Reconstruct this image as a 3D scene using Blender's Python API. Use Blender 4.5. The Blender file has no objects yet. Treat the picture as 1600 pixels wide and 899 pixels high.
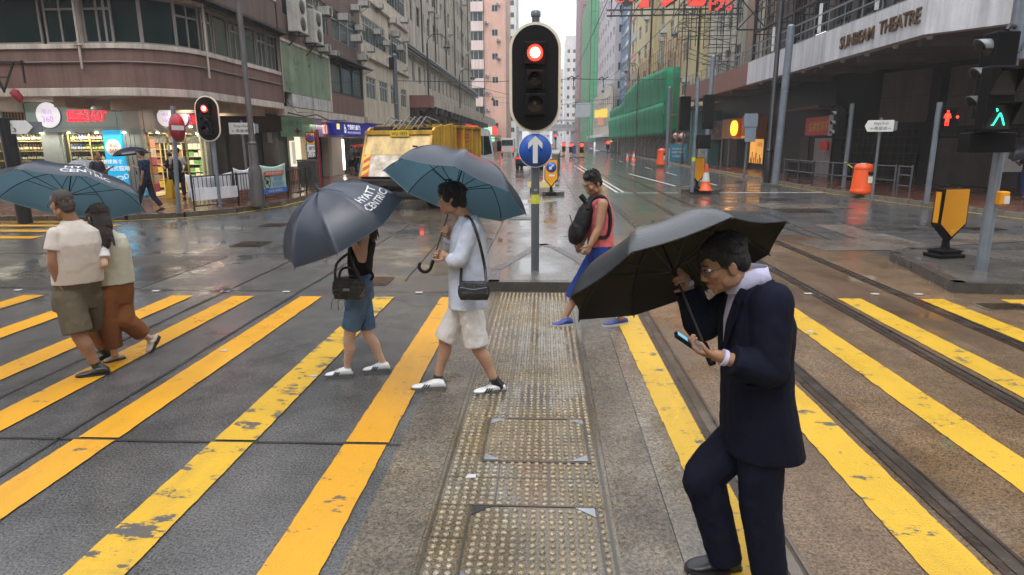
import bpy, bmesh, math, random
from mathutils import Vector as V, Matrix as MX
from math import sin, cos, pi, radians
RN = random.Random(11)
sc = bpy.context.scene
col = sc.collection
# ---------------------------------------------------------------- camera
CAM_H, FPX = 1.95, 1000.0
PITCH, YAW, ROLL = radians(12.7477), radians(2.858), radians(0.3)
cam = bpy.data.objects.new('camera', bpy.data.cameras.new('camera'))
col.objects.link(cam)
cam.data.sensor_width = 36.0
cam.data.lens = 36.0 * FPX / 1600.0
cam.data.clip_start, cam.data.clip_end = 0.05, 6000
CAMM = MX.Rotation(YAW, 4, 'Z') @ MX.Rotation(pi / 2 - PITCH, 4, 'X') @ MX.Rotation(-ROLL, 4, 'Z')
cam.matrix_world = MX.Translation((0, 0, CAM_H)) @ CAMM
sc.camera = cam
CR, CU, CF = CAMM.to_3x3() @ V((1, 0, 0)), CAMM.to_3x3() @ V((0, 1, 0)), CAMM.to_3x3() @ V((0, 0, -1))
# ---------------------------------------------------------------- sky, sun, exposure
W = bpy.data.worlds.new('World'); sc.world = W; W.use_nodes = True
wn, wl = W.node_tree.nodes, W.node_tree.links
wn.clear()
sky = wn.new('ShaderNodeTexSky'); sky.sky_type = 'NISHITA'; sky.sun_disc = False
SUN_EL, SUN_AZ = radians(62), radians(200)
sky.sun_elevation = SUN_EL; sky.sun_rotation = SUN_AZ
sky.air_density = 1.0; sky.dust_density = 6.0; sky.ozone_density = 1.0
hs = wn.new('ShaderNodeHueSaturation'); hs.inputs['Saturation'].default_value = 0.25
mixw = wn.new('ShaderNodeMix'); mixw.data_type = 'RGBA'; mixw.inputs[0].default_value = 0.6
mixw.inputs[7].default_value = (10.5, 11.0, 11.8, 1)     # the even white of the cloud layer
bg = wn.new('ShaderNodeBackground'); bg.inputs['Strength'].default_value = 0.14
wo = wn.new('ShaderNodeOutputWorld')
wl.new(sky.outputs[0], hs.inputs['Color']); wl.new(hs.outputs[0], mixw.inputs[6])
# an overcast sky: brightest overhead, dimmer towards the horizon
gtc = wn.new('ShaderNodeTexCoord'); gsx = wn.new('ShaderNodeSeparateXYZ'); gmr = wn.new('ShaderNodeMapRange')
wl.new(gtc.outputs['Generated'], gsx.inputs[0]); wl.new(gsx.outputs['Z'], gmr.inputs[0])
gmr.inputs[1].default_value = 0.0; gmr.inputs[2].default_value = 1.0; gmr.inputs[3].default_value = 0.80; gmr.inputs[4].default_value = 2.0
gmx = wn.new('ShaderNodeMix'); gmx.data_type = 'RGBA'; gmx.blend_type = 'MULTIPLY'; gmx.inputs[0].default_value = 1
wl.new(mixw.outputs[2], gmx.inputs[6]); wl.new(gmr.outputs[0], gmx.inputs[7]); wl.new(gmx.outputs[2], bg.inputs[0]); wl.new(bg.outputs[0], wo.inputs[0])
sun = bpy.data.objects.new('sun', bpy.data.lights.new('sun', 'SUN')); col.objects.link(sun)
sun.data.energy = 0.7; sun.data.angle = radians(40); sun.data.color = (1, .97, .93)
sun.rotation_euler = (pi / 2 - SUN_EL, 0, pi - SUN_AZ)
sc.view_settings.view_transform = 'Standard'; sc.view_settings.look = 'None'
sc.view_settings.gamma = 1; sc.view_settings.use_curve_mapping = False
sc.view_settings.exposure = 0.32
cy = sc.cycles
cy.max_bounces = 6; cy.diffuse_bounces = 3; cy.glossy_bounces = 3; cy.transmission_bounces = 4
cy.transparent_max_bounces = 8; cy.volume_bounces = 3; cy.caustics_reflective = False; cy.caustics_refractive = False
cy.sample_clamp_indirect = 4.0; cy.use_denoising = True

# ---------------------------------------------------------------- measuring helpers
def ray(px, py):
    return (CR * (px - 800) + CU * (449.5 - py) + CF * FPX)
def G(px, py, z=0.0):
    r = ray(px, py); t = (z - CAM_H) / r.z
    return V((r.x * t, r.y * t, z))
def D(px, py, Y):
    r = ray(px, py); t = Y / r.y
    return V((r.x * t, Y, CAM_H + r.z * t))
def DX(px, py, X):
    r = ray(px, py); t = X / r.x
    return V((X, r.y * t, CAM_H + r.z * t))

# ---------------------------------------------------------------- objects
def tag(o, label=None, cat=None, group=None, kind=None):
    if label: o['label'] = label
    if cat: o['category'] = cat
    if group: o['group'] = group
    if kind: o['kind'] = kind
    return o
def thing(name, label, cat, loc=(0, 0, 0), group=None):
    o = bpy.data.objects.new(name, None); col.objects.link(o)
    o.location = loc; o.empty_display_size = .2
    return tag(o, label, cat, group)
def wloc(o):
    p = V(o.location)
    return p
def link(name, me, m, parent=None, smooth=False):
    o = bpy.data.objects.new(name, me); col.objects.link(o)
    ms = m if isinstance(m, (list, tuple)) else [m]
    for x in ms: me.materials.append(x)
    if smooth:
        for p in me.polygons: p.use_smooth = True
    if parent is not None:
        o.parent = parent
        off = V(parent.location) if parent.type == 'EMPTY' else V((0, 0, 0))   # meshes are modelled in world coordinates
        o.matrix_parent_inverse = MX.Translation(-off)
    return o
def copy_tree(o, parent=None):
    c = o.copy(); col.objects.link(c)
    if parent is not None:
        c.parent = parent
    for ch in list(o.children): copy_tree(ch, c)
    return c
def place(proto, loc, rz=0, label=None, s=1, first=[]):
    o = copy_tree(proto); o.location = loc; o.rotation_euler = (0, 0, rz)
    if label: o['label'] = label
    return o

class MB:
    """collects shapes, then links them as one mesh"""
    def __init__(s): s.v, s.f, s.mi, s.sm = [], [], [], []
    def add(s, vs, fs, mi=0, smooth=False):
        b = len(s.v); s.v += [V(p) for p in vs]
        for f in fs: s.f.append([b + i for i in f]); s.mi.append(mi); s.sm.append(smooth)
        return s
    def box(s, c, d, rz=0, mi=0, u=None):
        x, y, z = d[0] / 2, d[1] / 2, d[2] / 2; c = V(c)
        r = MX.Rotation(rz, 3, 'Z') if u is None else u
        vs = [c + r @ V((a * x, b * y, e * z)) for a in (-1, 1) for b in (-1, 1) for e in (-1, 1)]
        return s.add(vs, [(0, 1, 3, 2), (4, 6, 7, 5), (0, 4, 5, 1), (2, 3, 7, 6), (0, 2, 6, 4), (1, 5, 7, 3)], mi)
    def bx(s, x0, x1, y0, y1, z0, z1, mi=0):
        return s.box(((x0 + x1) / 2, (y0 + y1) / 2, (z0 + z1) / 2), (abs(x1 - x0), abs(y1 - y0), abs(z1 - z0)), 0, mi)
    def bar(s, a, b, w, h=None, mi=0):
        a, b = V(a), V(b); h = h or w; t = (b - a)
        if t.length < 1e-6: return s
        t = t.normalized(); up = V((0, 0, 1)) if abs(t.z) < .95 else V((0, 1, 0))
        x = t.cross(up).normalized(); y = x.cross(t)
        vs = [p + x * (i * w / 2) + y * (j * h / 2) for p in (a, b) for i, j in ((-1, -1), (1, -1), (1, 1), (-1, 1))]
        return s.add(vs, [(0, 3, 2, 1), (4, 5, 6, 7), (0, 1, 5, 4), (1, 2, 6, 5), (2, 3, 7, 6), (3, 0, 4, 7)], mi)
    def quad(s, a, b, c, d, mi=0): return s.add([a, b, c, d], [(0, 1, 2, 3)], mi)
    def tube(s, pts, r, n=10, mi=0, caps=True, ex=None, smooth=True):
        """pts: points; r: radius or list; ex: optional (vector, factor) squash along a direction"""
        pts = [V(p) for p in pts]; m = len(pts)
        rs = r if isinstance(r, (list, tuple)) else [r] * m
        vs, fs = [], []; prev = None
        for i, p in enumerate(pts):
            t = (pts[min(i + 1, m - 1)] - pts[max(i - 1, 0)])
            t = t.normalized() if t.length > 1e-9 else V((0, 0, 1))
            if prev is None:
                a = V((0, 0, 1)) if abs(t.z) < .9 else V((0, 1, 0))
                x = t.cross(a).normalized()
            else:
                x = (prev - t * prev.dot(t)); x = x.normalized() if x.length > 1e-6 else t.orthogonal().normalized()
            prev = x; y = t.cross(x)
            for k in range(n):
                a = 2 * pi * k / n; q = (x * cos(a) + y * sin(a)) * rs[i]
                if ex is not None: q = q - ex[0] * (q.dot(ex[0]) * (1 - ex[1]))
                vs.append(p + q)
        for i in range(m - 1):
            for k in range(n):
                fs.append((i * n + k, i * n + (k + 1) % n, (i + 1) * n + (k + 1) % n, (i + 1) * n + k))
        s.add(vs, fs, mi, smooth)
        if caps:
            s.add([vs[k] for k in range(n)], [tuple(reversed(range(n)))], mi)
            s.add([vs[(m - 1) * n + k] for k in range(n)], [tuple(range(n))], mi)
        return s
    def lathe(s, c, prof, n=24, axis=None, mi=0, smooth=True, xd=None):
        """prof: list of (radius, height) along axis"""
        c = V(c); ax = V(axis or (0, 0, 1)).normalized()
        x = V(xd) if xd is not None else ax.orthogonal().normalized(); y = ax.cross(x); vs, fs = [], []; m = len(prof)
        for r, h in prof:
            for k in range(n):
                a = 2 * pi * k / n; vs.append(c + ax * h + (x * cos(a) + y * sin(a)) * r)
        for i in range(m - 1):
            for k in range(n): fs.append((i * n + k, i * n + (k + 1) % n, (i + 1) * n + (k + 1) % n, (i + 1) * n + k))
        s.add(vs, fs, mi, smooth)
        if prof[0][0] > 1e-4: s.add(vs[:n], [tuple(reversed(range(n)))], mi)
        if prof[-1][0] > 1e-4: s.add(vs[-n:], [tuple(range(n))], mi)
        return s
    def ell(s, c, r, rot=None, n=16, m=10, mi=0):
        c = V(c); vs, fs = [], []; rot = rot or MX.Identity(3)
        for i in range(m + 1):
            a = -pi / 2 + pi * i / m
            for k in range(n):
                b = 2 * pi * k / n
                vs.append(c + rot @ V((r[0] * cos(a) * cos(b), r[1] * cos(a) * sin(b), r[2] * sin(a))))
        for i in range(m):
            for k in range(n): fs.append((i * n + k, i * n + (k + 1) % n, (i + 1) * n + (k + 1) % n, (i + 1) * n + k))
        return s.add(vs, fs, mi, True)
    def prism(s, poly, vec, mi=0):
        """extrude a planar polygon (list of 3D points) along vec"""
        n = len(poly); a = [V(p) for p in poly]; vec = V(vec); b = [p + vec for p in a]
        s.add(a, [tuple(reversed(range(n)))], mi); s.add(b, [tuple(range(n))], mi)
        s.add(a + b, [(i, (i + 1) % n, n + (i + 1) % n, n + i) for i in range(n)], mi)
        return s
    def loft(s, rings, mi=0, smooth=True, caps=True):
        n = len(rings[0]); vs = [p for r in rings for p in r]; fs = []
        for i in range(len(rings) - 1):
            for k in range(n): fs.append((i * n + k, i * n + (k + 1) % n, (i + 1) * n + (k + 1) % n, (i + 1) * n + k))
        s.add(vs, fs, mi, smooth)
        if caps:
            s.add(rings[0], [tuple(reversed(range(n)))], mi); s.add(rings[-1], [tuple(range(n))], mi)
        return s
    def mesh(s, name, fix=True, weld=False):
        me = bpy.data.meshes.new(name)
        me.from_pydata([tuple(p) for p in s.v], [], s.f)
        me.polygons.foreach_set('material_index', s.mi)
        me.polygons.foreach_set('use_smooth', s.sm)
        me.update()
        if fix:
            bm = bmesh.new(); bm.from_mesh(me)
            if weld: bmesh.ops.remove_doubles(bm, verts=bm.verts, dist=1e-5)
            bmesh.ops.recalc_face_normals(bm, faces=bm.faces); bm.to_mesh(me); bm.free()
        return me
    def build(s, name, m, parent=None, bevel=0, fix=True, weld=False, seg=2):
        me = s.mesh(name, fix, weld)
        o = link(name, me, m, parent)
        if bevel:
            b = o.modifiers.new('bevel', 'BEVEL'); b.width = bevel; b.segments = seg; b.limit_method = 'ANGLE'; b.angle_limit = radians(40)
        return o

# ---------------------------------------------------------------- materials
def lin(h):
    if not isinstance(h, str): return tuple(h)
    h = h.lstrip('#'); o = []
    for i in (0, 2, 4):
        c = int(h[i:i + 2], 16) / 255
        o.append(c / 12.92 if c <= .04045 else ((c + .055) / 1.055) ** 2.4)
    return tuple(o)
_mats = {}
def nt(m): return m.node_tree.nodes, m.node_tree.links
def mat(name, c, r=.55, m=0., var=.15, s=5., bump=0., bs=40., spec=.5, emit=None, es=0., streak=0., rv=.12, st=(1, 1, 1), c2=None):
    if name in _mats: return _mats[name]
    a = bpy.data.materials.new(name); a.use_nodes = True; n, l = nt(a)
    p = n['Principled BSDF']; c = lin(c)
    p.inputs['Roughness'].default_value = r; p.inputs['Metallic'].default_value = m
    p.inputs['Specular IOR Level'].default_value = spec
    tc = n.new('ShaderNodeTexCoord'); mp = n.new('ShaderNodeMapping'); mp.inputs['Scale'].default_value = st
    l.new(tc.outputs['Object'], mp.inputs[0])
    nz = n.new('ShaderNodeTexNoise'); nz.inputs['Scale'].default_value = s; nz.inputs['Detail'].default_value = 7; nz.inputs['Roughness'].default_value = .65
    l.new(mp.outputs[0], nz.inputs['Vector'])
    rp = n.new('ShaderNodeValToRGB'); rp.color_ramp.elements[0].position = .3; rp.color_ramp.elements[1].position = .72
    d = lin(c2) if c2 else tuple(x * (1 - var) for x in c)
    rp.color_ramp.elements[0].color = (*d, 1); rp.color_ramp.elements[1].color = (*[min(1, x * (1 + var)) for x in c], 1)
    l.new(nz.outputs[0], rp.inputs[0]); out = rp.outputs[0]
    if streak:
        mp2 = n.new('ShaderNodeMapping'); mp2.inputs['Scale'].default_value = (2.2, 2.2, .12); l.new(tc.outputs['Object'], mp2.inputs[0])
        n2 = n.new('ShaderNodeTexNoise'); n2.inputs['Scale'].default_value = 1.3; n2.inputs['Detail'].default_value = 8; n2.inputs['Roughness'].default_value = .7
        l.new(mp2.outputs[0], n2.inputs['Vector'])
        r2 = n.new('ShaderNodeValToRGB'); r2.color_ramp.elements[0].position = .42; r2.color_ramp.elements[1].position = .66
        r2.color_ramp.elements[0].color = (1, 1, 1, 1); g = 1 - streak; r2.color_ramp.elements[1].color = (g, g * .97, g * .93, 1)
        l.new(n2.outputs[0], r2.inputs[0])
        mx = n.new('ShaderNodeMix'); mx.data_type = 'RGBA'; mx.blend_type = 'MULTIPLY'; mx.inputs[0].default_value = 1
        l.new(out, mx.inputs[6]); l.new(r2.outputs[0], mx.inputs[7]); out = mx.outputs[2]
    l.new(out, p.inputs['Base Color'])
    if rv:
        mr = n.new('ShaderNodeMapRange'); mr.inputs[3].default_value = max(.02, r - rv); mr.inputs[4].default_value = min(1, r + rv)
        l.new(nz.outputs[0], mr.inputs[0]); l.new(mr.outputs[0], p.inputs['Roughness'])
    if bump:
        nb = n.new('ShaderNodeTexNoise'); nb.inputs['Scale'].default_value = bs; nb.inputs['Detail'].default_value = 4
        l.new(mp.outputs[0], nb.inputs['Vector'])
        b = n.new('ShaderNodeBump'); b.inputs['Strength'].default_value = bump; b.inputs['Distance'].default_value = .02
        l.new(nb.outputs[0], b.inputs['Height']); l.new(b.outputs[0], p.inputs['Normal'])
    if emit is not None:
        p.inputs['Emission Color'].default_value = (*lin(emit), 1); p.inputs['Emission Strength'].default_value = es
    _mats[name] = a
    return a
def glassy(name, c, r=.06, alpha=.35, spec=.6):
    """window glass: tinted, reflecting, partly seen through"""
    if name in _mats: return _mats[name]
    a = mat(name, c, r, 0, .2, 2.5, spec=spec, rv=.03)
    n, l = nt(a); p = n['Principled BSDF']; tr = n.new('ShaderNodeBsdfTransparent'); mx = n.new('ShaderNodeMixShader')
    tr.inputs[0].default_value = (.9, .95, .93, 1); mx.inputs[0].default_value = alpha
    l.new(tr.outputs[0], mx.inputs[1]); l.new(p.outputs[0], mx.inputs[2]); l.new(mx.outputs[0], n['Material Output'].inputs[0])
    return a
def corrugate(a, scale, strength=.6, axis='Z', dist=.02):
    """horizontal slats or vertical ribs in the surface"""
    n, l = nt(a); p = n['Principled BSDF']; tc = n.new('ShaderNodeTexCoord')
    w = n.new('ShaderNodeTexWave'); w.bands_direction = axis; w.wave_profile = 'SAW' if axis == 'Z' else 'SIN'; w.inputs['Scale'].default_value = scale
    l.new(tc.outputs['Object'], w.inputs['Vector'])
    b = n.new('ShaderNodeBump'); b.inputs['Strength'].default_value = strength; b.inputs['Distance'].default_value = dist
    l.new(w.outputs['Fac'], b.inputs['Height']); l.new(b.outputs[0], p.inputs['Normal'])
    return a

WORK = bpy.data.scenes.new('workbench'); _n = [0]
def evaluated(o):
    """the mesh of one object with its modifiers, worked out in a scene of its own"""
    WORK.collection.objects.link(o); vl = WORK.view_layers[0]; vl.update(); dg = vl.depsgraph
    me = bpy.data.meshes.new_from_object(o.evaluated_get(dg)); WORK.collection.objects.unlink(o); return me
# ---------------------------------------------------------------- writing
def text_mb(s, size=1., extrude=.0, align='CENTER', bold=0., spacing=1.0, line=1.0):
    cu = bpy.data.curves.new('t', 'FONT'); cu.body = s; cu.size = size; cu.extrude = extrude; cu.align_x = align; cu.align_y = 'CENTER'
    cu.offset = bold; cu.space_character = spacing; cu.space_line = line; cu.resolution_u = 3
    o = bpy.data.objects.new('t', cu); me = evaluated(o)
    vs = [V(v.co) for v in me.vertices]; fs = [tuple(p.vertices) for p in me.polygons]
    bpy.data.objects.remove(o); bpy.data.curves.remove(cu); bpy.data.meshes.remove(me)
    return vs, fs
def sign_text(name, s, centre, right, up, h, m, parent, w=None, extrude=.003, bold=0., spacing=1., line=1., lift=.004):
    """lettering of total height h (and width w) laid on the plane through centre"""
    vs, fs = text_mb(s, 1., 0, bold=bold, spacing=spacing, line=line)
    if not vs: return None
    x0, x1 = min(v.x for v in vs), max(v.x for v in vs); y0, y1 = min(v.y for v in vs), max(v.y for v in vs)
    ky = h / max(1e-6, y1 - y0); kx = (w / max(1e-6, x1 - x0)) if w else ky
    right, up = V(right).normalized(), V(up).normalized(); nn = right.cross(up)
    mb = MB(); P = [V(centre) + right * ((v.x - (x0 + x1) / 2) * kx) + up * ((v.y - (y0 + y1) / 2) * ky) for v in vs]
    nv = len(P)
    mb.add([p + nn * (lift + extrude) for p in P], fs)
    if extrude > .004:
        ed = {}
        for f in fs:
            for i in range(len(f)):
                e = (f[i], f[(i + 1) % len(f)]); ed[e] = ed.get(e, 0) + 1
        side = [e for e in ed if (e[1], e[0]) not in ed]
        mb.add([p + nn * (lift + extrude) for p in P] + [p + nn * lift for p in P], [(b, a, nv + a, nv + b) for a, b in side])
    return mb.build(name, m, parent, fix=False)
# ================================================================ GROUND
def struct(o): o['kind'] = 'structure'; return o
def wetroad(name, c1, c2, r0=.12, r1=.42, grain=90, gb=.35, groove=0., ring=False, patch=.35, stain=None):
    if name in _mats: return _mats[name]
    a = bpy.data.materials.new(name); a.use_nodes = True; n, l = nt(a); p = n['Principled BSDF']
    tc = n.new('ShaderNodeTexCoord')
    def noise(s, d=6, sc_=(1, 1, 1), rough=.6):
        mp = n.new('ShaderNodeMapping'); mp.inputs['Scale'].default_value = sc_; l.new(tc.outputs['Object'], mp.inputs[0])
        z = n.new('ShaderNodeTexNoise'); z.inputs['Scale'].default_value = s; z.inputs['Detail'].default_value = d; z.inputs['Roughness'].default_value = rough
        l.new(mp.outputs[0], z.inputs['Vector']); return z.outputs[0]
    def ramp(x, a0, a1, p0, p1):
        r = n.new('ShaderNodeValToRGB'); r.color_ramp.elements[0].position = p0; r.color_ramp.elements[1].position = p1
        r.color_ramp.elements[0].color = (*a0, 1); r.color_ramp.elements[1].color = (*a1, 1); l.new(x, r.inputs[0]); return r.outputs[0]
    def mul(x, y, f=1.):
        m = n.new('ShaderNodeMix'); m.data_type = 'RGBA'; m.blend_type = 'MULTIPLY'; m.inputs[0].default_value = f
        l.new(x, m.inputs[6]); l.new(y, m.inputs[7]); return m.outputs[2]
    big = noise(patch, 5); fine = noise(grain, 3, rough=.8)
    c = ramp(big, lin(c1), lin(c2), .35, .65)
    c = mul(c, ramp(fine, (.3, .3, .3), (1.7, 1.67, 1.62), .36, .66))
    c = mul(c, ramp(noise(3.1, 8), (.72, .72, .72), (1.15, 1.15, 1.15), .3, .7))
    if stain:
        m = n.new('ShaderNodeMix'); m.data_type = 'RGBA'; l.new(ramp(noise(.55, 7, (1, .35, 1), .7), (0, 0, 0), (1, 1, 1), .42, .62), m.inputs[0])
        l.new(c, m.inputs[6]); st_ = n.new('ShaderNodeRGB'); st_.outputs[0].default_value = (*lin(stain), 1); l.new(mul(st_.outputs[0], ramp(fine, (.5, .5, .5), (1.4, 1.4, 1.4), .32, .7)), m.inputs[7]); c = m.outputs[2]
    l.new(c, p.inputs['Base Color'])
    mr = n.new('ShaderNodeMapRange'); mr.inputs[1].default_value = .36; mr.inputs[2].default_value = .62
    mr.inputs[3].default_value = r0; mr.inputs[4].default_value = r1; l.new(noise(.9, 6), mr.inputs[0]); l.new(mr.outputs[0], p.inputs['Roughness'])
    h = fine
    if groove:
        gv = noise(1.0, 4, (1.6, 52, 1), .55)
        ad = n.new('ShaderNodeMath'); ad.operation = 'MULTIPLY_ADD'; ad.inputs[1].default_value = groove * 2.4; l.new(gv, ad.inputs[0]); l.new(fine, ad.inputs[2]); h = ad.outputs[0]
    b = n.new('ShaderNodeBump'); b.inputs['Strength'].default_value = gb; b.inputs['Distance'].default_value = .006; l.new(h, b.inputs['Height'])
    pud = n.new('ShaderNodeMapRange'); pud.inputs[1].default_value = .40; pud.inputs[2].default_value = .53; pud.inputs[3].default_value = gb * .07; pud.inputs[4].default_value = gb   # a film of water fills the grain in the low spots
    l.new(mr.inputs[0].links[0].from_socket, pud.inputs[0]); l.new(pud.outputs[0], b.inputs['Strength'])
    nrm = b.outputs[0]
    if ring:   # rings where the rain drops strike the film of water
        vo = n.new('ShaderNodeTexVoronoi'); vo.inputs['Scale'].default_value = 3.2; vo.inputs['Randomness'].default_value = 1; l.new(tc.outputs['Object'], vo.inputs['Vector'])
        s1 = n.new('ShaderNodeMath'); s1.operation = 'MULTIPLY'; s1.inputs[1].default_value = 70; l.new(vo.outputs['Distance'], s1.inputs[0])
        s2 = n.new('ShaderNodeMath'); s2.operation = 'SINE'; l.new(s1.outputs[0], s2.inputs[0])
        mk = n.new('ShaderNodeMapRange'); mk.inputs[1].default_value = .28; mk.inputs[2].default_value = .12; l.new(vo.outputs['Distance'], mk.inputs[0])
        s3 = n.new('ShaderNodeMath'); s3.operation = 'MULTIPLY'; l.new(s2.outputs[0], s3.inputs[0]); l.new(mk.outputs[0], s3.inputs[1])
        b2 = n.new('ShaderNodeBump'); b2.inputs['Strength'].default_value = .22; b2.inputs['Distance'].default_value = .004; l.new(s3.outputs[0], b2.inputs['Height']); l.new(nrm, b2.inputs['Normal']); nrm = b2.outputs[0]
    l.new(nrm, p.inputs['Normal']); _mats[name] = a
    return a
def brick_wet(name, c1, c2, mortar, s=5.0, r=(.08, .3)):
    a = mat(name, c1, .2); n, l = nt(a); p = n['Principled BSDF']; tc = n.new('ShaderNodeTexCoord')
    br = n.new('ShaderNodeTexBrick'); br.inputs['Scale'].default_value = s; br.inputs['Color1'].default_value = (*lin(c1), 1); br.inputs['Color2'].default_value = (*lin(c2), 1); br.inputs['Mortar'].default_value = (*lin(mortar), 1)
    br.inputs['Mortar Size'].default_value = .02; l.new(tc.outputs['Object'], br.inputs['Vector']); l.new(br.outputs['Color'], p.inputs['Base Color'])
    nz = n.new('ShaderNodeTexNoise'); nz.inputs['Scale'].default_value = 1.2; nz.inputs['Detail'].default_value = 5; l.new(tc.outputs['Object'], nz.inputs['Vector'])
    mr = n.new('ShaderNodeMapRange'); mr.inputs[1].default_value = .35; mr.inputs[2].default_value = .65; mr.inputs[3].default_value = r[0]; mr.inputs[4].default_value = r[1]
    l.new(nz.outputs[0], mr.inputs[0]); l.new(mr.outputs[0], p.inputs['Roughness'])
    b = n.new('ShaderNodeBump'); b.inputs['Strength'].default_value = .35; b.inputs['Distance'].default_value = .01; l.new(br.outputs['Fac'], b.inputs['Height']); b.invert = True; l.new(b.outputs[0], p.inputs['Normal'])
    return a
M_ROAD = wetroad('wet_asphalt', (.066, .066, .068), (.098, .096, .094), .03, .20, 75, .42, .4)
M_CONC = wetroad('wet_concrete', (.115, .105, .092), (.16, .152, .14), .03, .18, 80, .25, .6, stain=(.075, .05, .03))
M_BRN = wetroad('stained_concrete', (.135, .086, .048), (.185, .128, .08), .05, .24, 70, .42, .7, stain=(.085, .055, .032))
M_GRAN = wetroad('kerb_granite_setts', (.085, .072, .055), (.15, .12, .085), .03, .2, 60, 1., .25, patch=1.6, ring=True)
M_STRIP = wetroad('smooth_concrete_strip', (.12, .095, .068), (.15, .125, .095), .05, .22, 60, .2, .2, ring=True)
M_DARK = mat('tar_seam', (.018, .017, .017), .4, bump=.3)
M_PATCH1 = wetroad('old_tarmac_patch', (.040, .038, .037), (.055, .052, .05), .1, .4, 80, .5)
M_PATCH2 = wetroad('brown_concrete_patch', (.10, .082, .066), (.125, .105, .09), .15, .4, 80, .4)
M_KERB = mat('kerb_stone', (.14, .135, .125), .3, var=.3, s=3, bump=.3, bs=60, rv=.15)
M_KERBD = mat('dark_kerb_stone', (.055, .05, .045), .25, var=.4, s=4, bump=.4, bs=50, rv=.12)
M_BRICKP = brick_wet('red_brick_paving', (.17, .062, .035), (.11, .04, .025), (.05, .035, .03), 2.6)

g = MB()
g.quad((-150, -60, 0), (150, -60, 0), (150, 440, 0), (-150, 440, 0))
struct(g.build('road', M_ROAD))
def sheet(name, poly, z, m):
    mb = MB(); mb.add([(x, y, z) for x, y in poly], [tuple(range(len(poly)))]); return struct(mb.build(name, m))
def curveX(Y):   # the tram lines swing right beyond the junction
    t = max(0, min(1, (Y - 44) / 34)); return 2.6 * t * t * (3 - 2 * t)
ys = [-4, 0, 4, 8, 12, 13.5]
sheet('tram_reserve_paving', [(.98, -4), (6.3, -4), (6.6, 8.2), (6.2, 9.6), (5.6, 13.5), (.98, 13.5)], .004, M_BRN)
mb = MB(); yy = [13.5] + [20 + 5 * i for i in range(50)]
for i in range(len(yy) - 1):
    a, b = curveX(yy[i]), curveX(yy[i + 1])
    mb.quad((.35 + a, yy[i], .004), (5.5 + a, yy[i], .004), (5.5 + b, yy[i + 1], .004), (.35 + b, yy[i + 1], .004))
struct(mb.build('tram_track_concrete', M_CONC, weld=True))
sheet('median_concrete', [(-1.0, 8.3), (.35, 8.3), (.35, 60), (-1.0, 40)], .004, M_CONC)
sheet('left_lane_concrete', [(-8.0, 21), (-1.02, 13), (-1.02, 140), (-8.0, 140)], .0035, M_CONC)
# strips beside the tactile path
sheet('kerb_sett_strip', [(-.93, -3), (-.575, -3), (-.63, 8.28), (-.95, 8.28)], .006, M_GRAN)
sheet('kerb_sett_strip', [(.33, -3), (.64, -3), (.70, 8.28), (.43, 8.28)], .006, M_GRAN)
sheet('smooth_concrete_strip', [(.64, -3), (.98, -3), (.82, 6.6), (.70, 6.6)], .007, M_STRIP)
# seams between the slabs
def seam(a, b, w=.03, z=.008):
    a, b = V(a), V(b); t = (b - a).normalized(); s = V((-t.y, t.x, 0)); n_ = max(2, int((b - a).length / .35)); mb = MB(); pr = None
    for i in range(n_ + 1):
        p = a + (b - a) * i / n_ + s * RN.uniform(-.008, .008); h = s * w / 2 * RN.uniform(.5, 1.4); q = (p - h + V((0, 0, z)), p + h + V((0, 0, z)))
        if pr: mb.quad(pr[0], pr[1], q[1], q[0])
        pr = q
    return struct(mb.build('road_seam', M_DARK, weld=True))
for a, b, w in [((-4.28, 1, 0), (-4.31, 15.5, 0), .035), ((-3.28, 2.6, 0), (-3.28, 15.5, 0), .03), ((-9, 3.84, 0), (-.93, 3.86, 0), .022), ((-12, 11.2, 0), (-4.3, 11.25, 0), .03),
                ((-6.2, 15.2, 0), (-4.31, 11.25, 0), .03), ((-2.0, 9, 0), (-2.35, 20, 0), .025), ((-9, 8.3, 0), (-1.0, 8.3, 0), .02), ((-2.3, 14, 0), (.3, 14.1, 0), .02), ((-1.02, 9.5, 0), (-1.02, 60, 0), .025),
                ((-1.0, 18, 0), (.35, 18, 0), .02), ((-1, 23, 0), (.35, 23, 0), .02), ((-6.6, 23, 0), (-1.02, 23.2, 0), .025), ((-6.6, 33, 0), (-1.02, 33.2, 0), .025), ((-4.6, 15.4, 0), (-4.6, 60, 0), .025), ((5.5, 13.5, 0), (11, 13.5, 0), .025), ((5.55, 13.4, 0), (5.5, 40, 0), .03)]:
    seam(a, b, w)
seam(G(1240, 352), G(1345, 395), .03); seam(G(1266, 352), G(1332, 350), .02)
for poly, m, z in [([G(1270, 351), G(1322, 351), G(1460, 386), G(1395, 393)], M_PATCH2, .008), ([G(1322, 351), G(1465, 352), G(1480, 366), G(1365, 366)], M_PATCH1, .009), ([G(1228, 377), G(1360, 375), G(1420, 392), G(1290, 392)], M_PATCH2, .0085),
                   ([G(1470, 365), G(1600, 368), G(1600, 378), G(1480, 384)], M_PATCH2, .0088), ([G(1170, 318), G(1290, 319), G(1340, 326), G(1200, 327)], M_PATCH2, .0085), ([(-8.2, 8.4, 0), (-5.6, 8.4, 0), (-5.6, 11, 0), (-8.2, 11, 0)], M_PATCH1, .005)]:
    mb = MB(); mb.add([(p[0], p[1], z) for p in poly], [tuple(range(len(poly)))]); struct(mb.build('road_patch', m))

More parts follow.
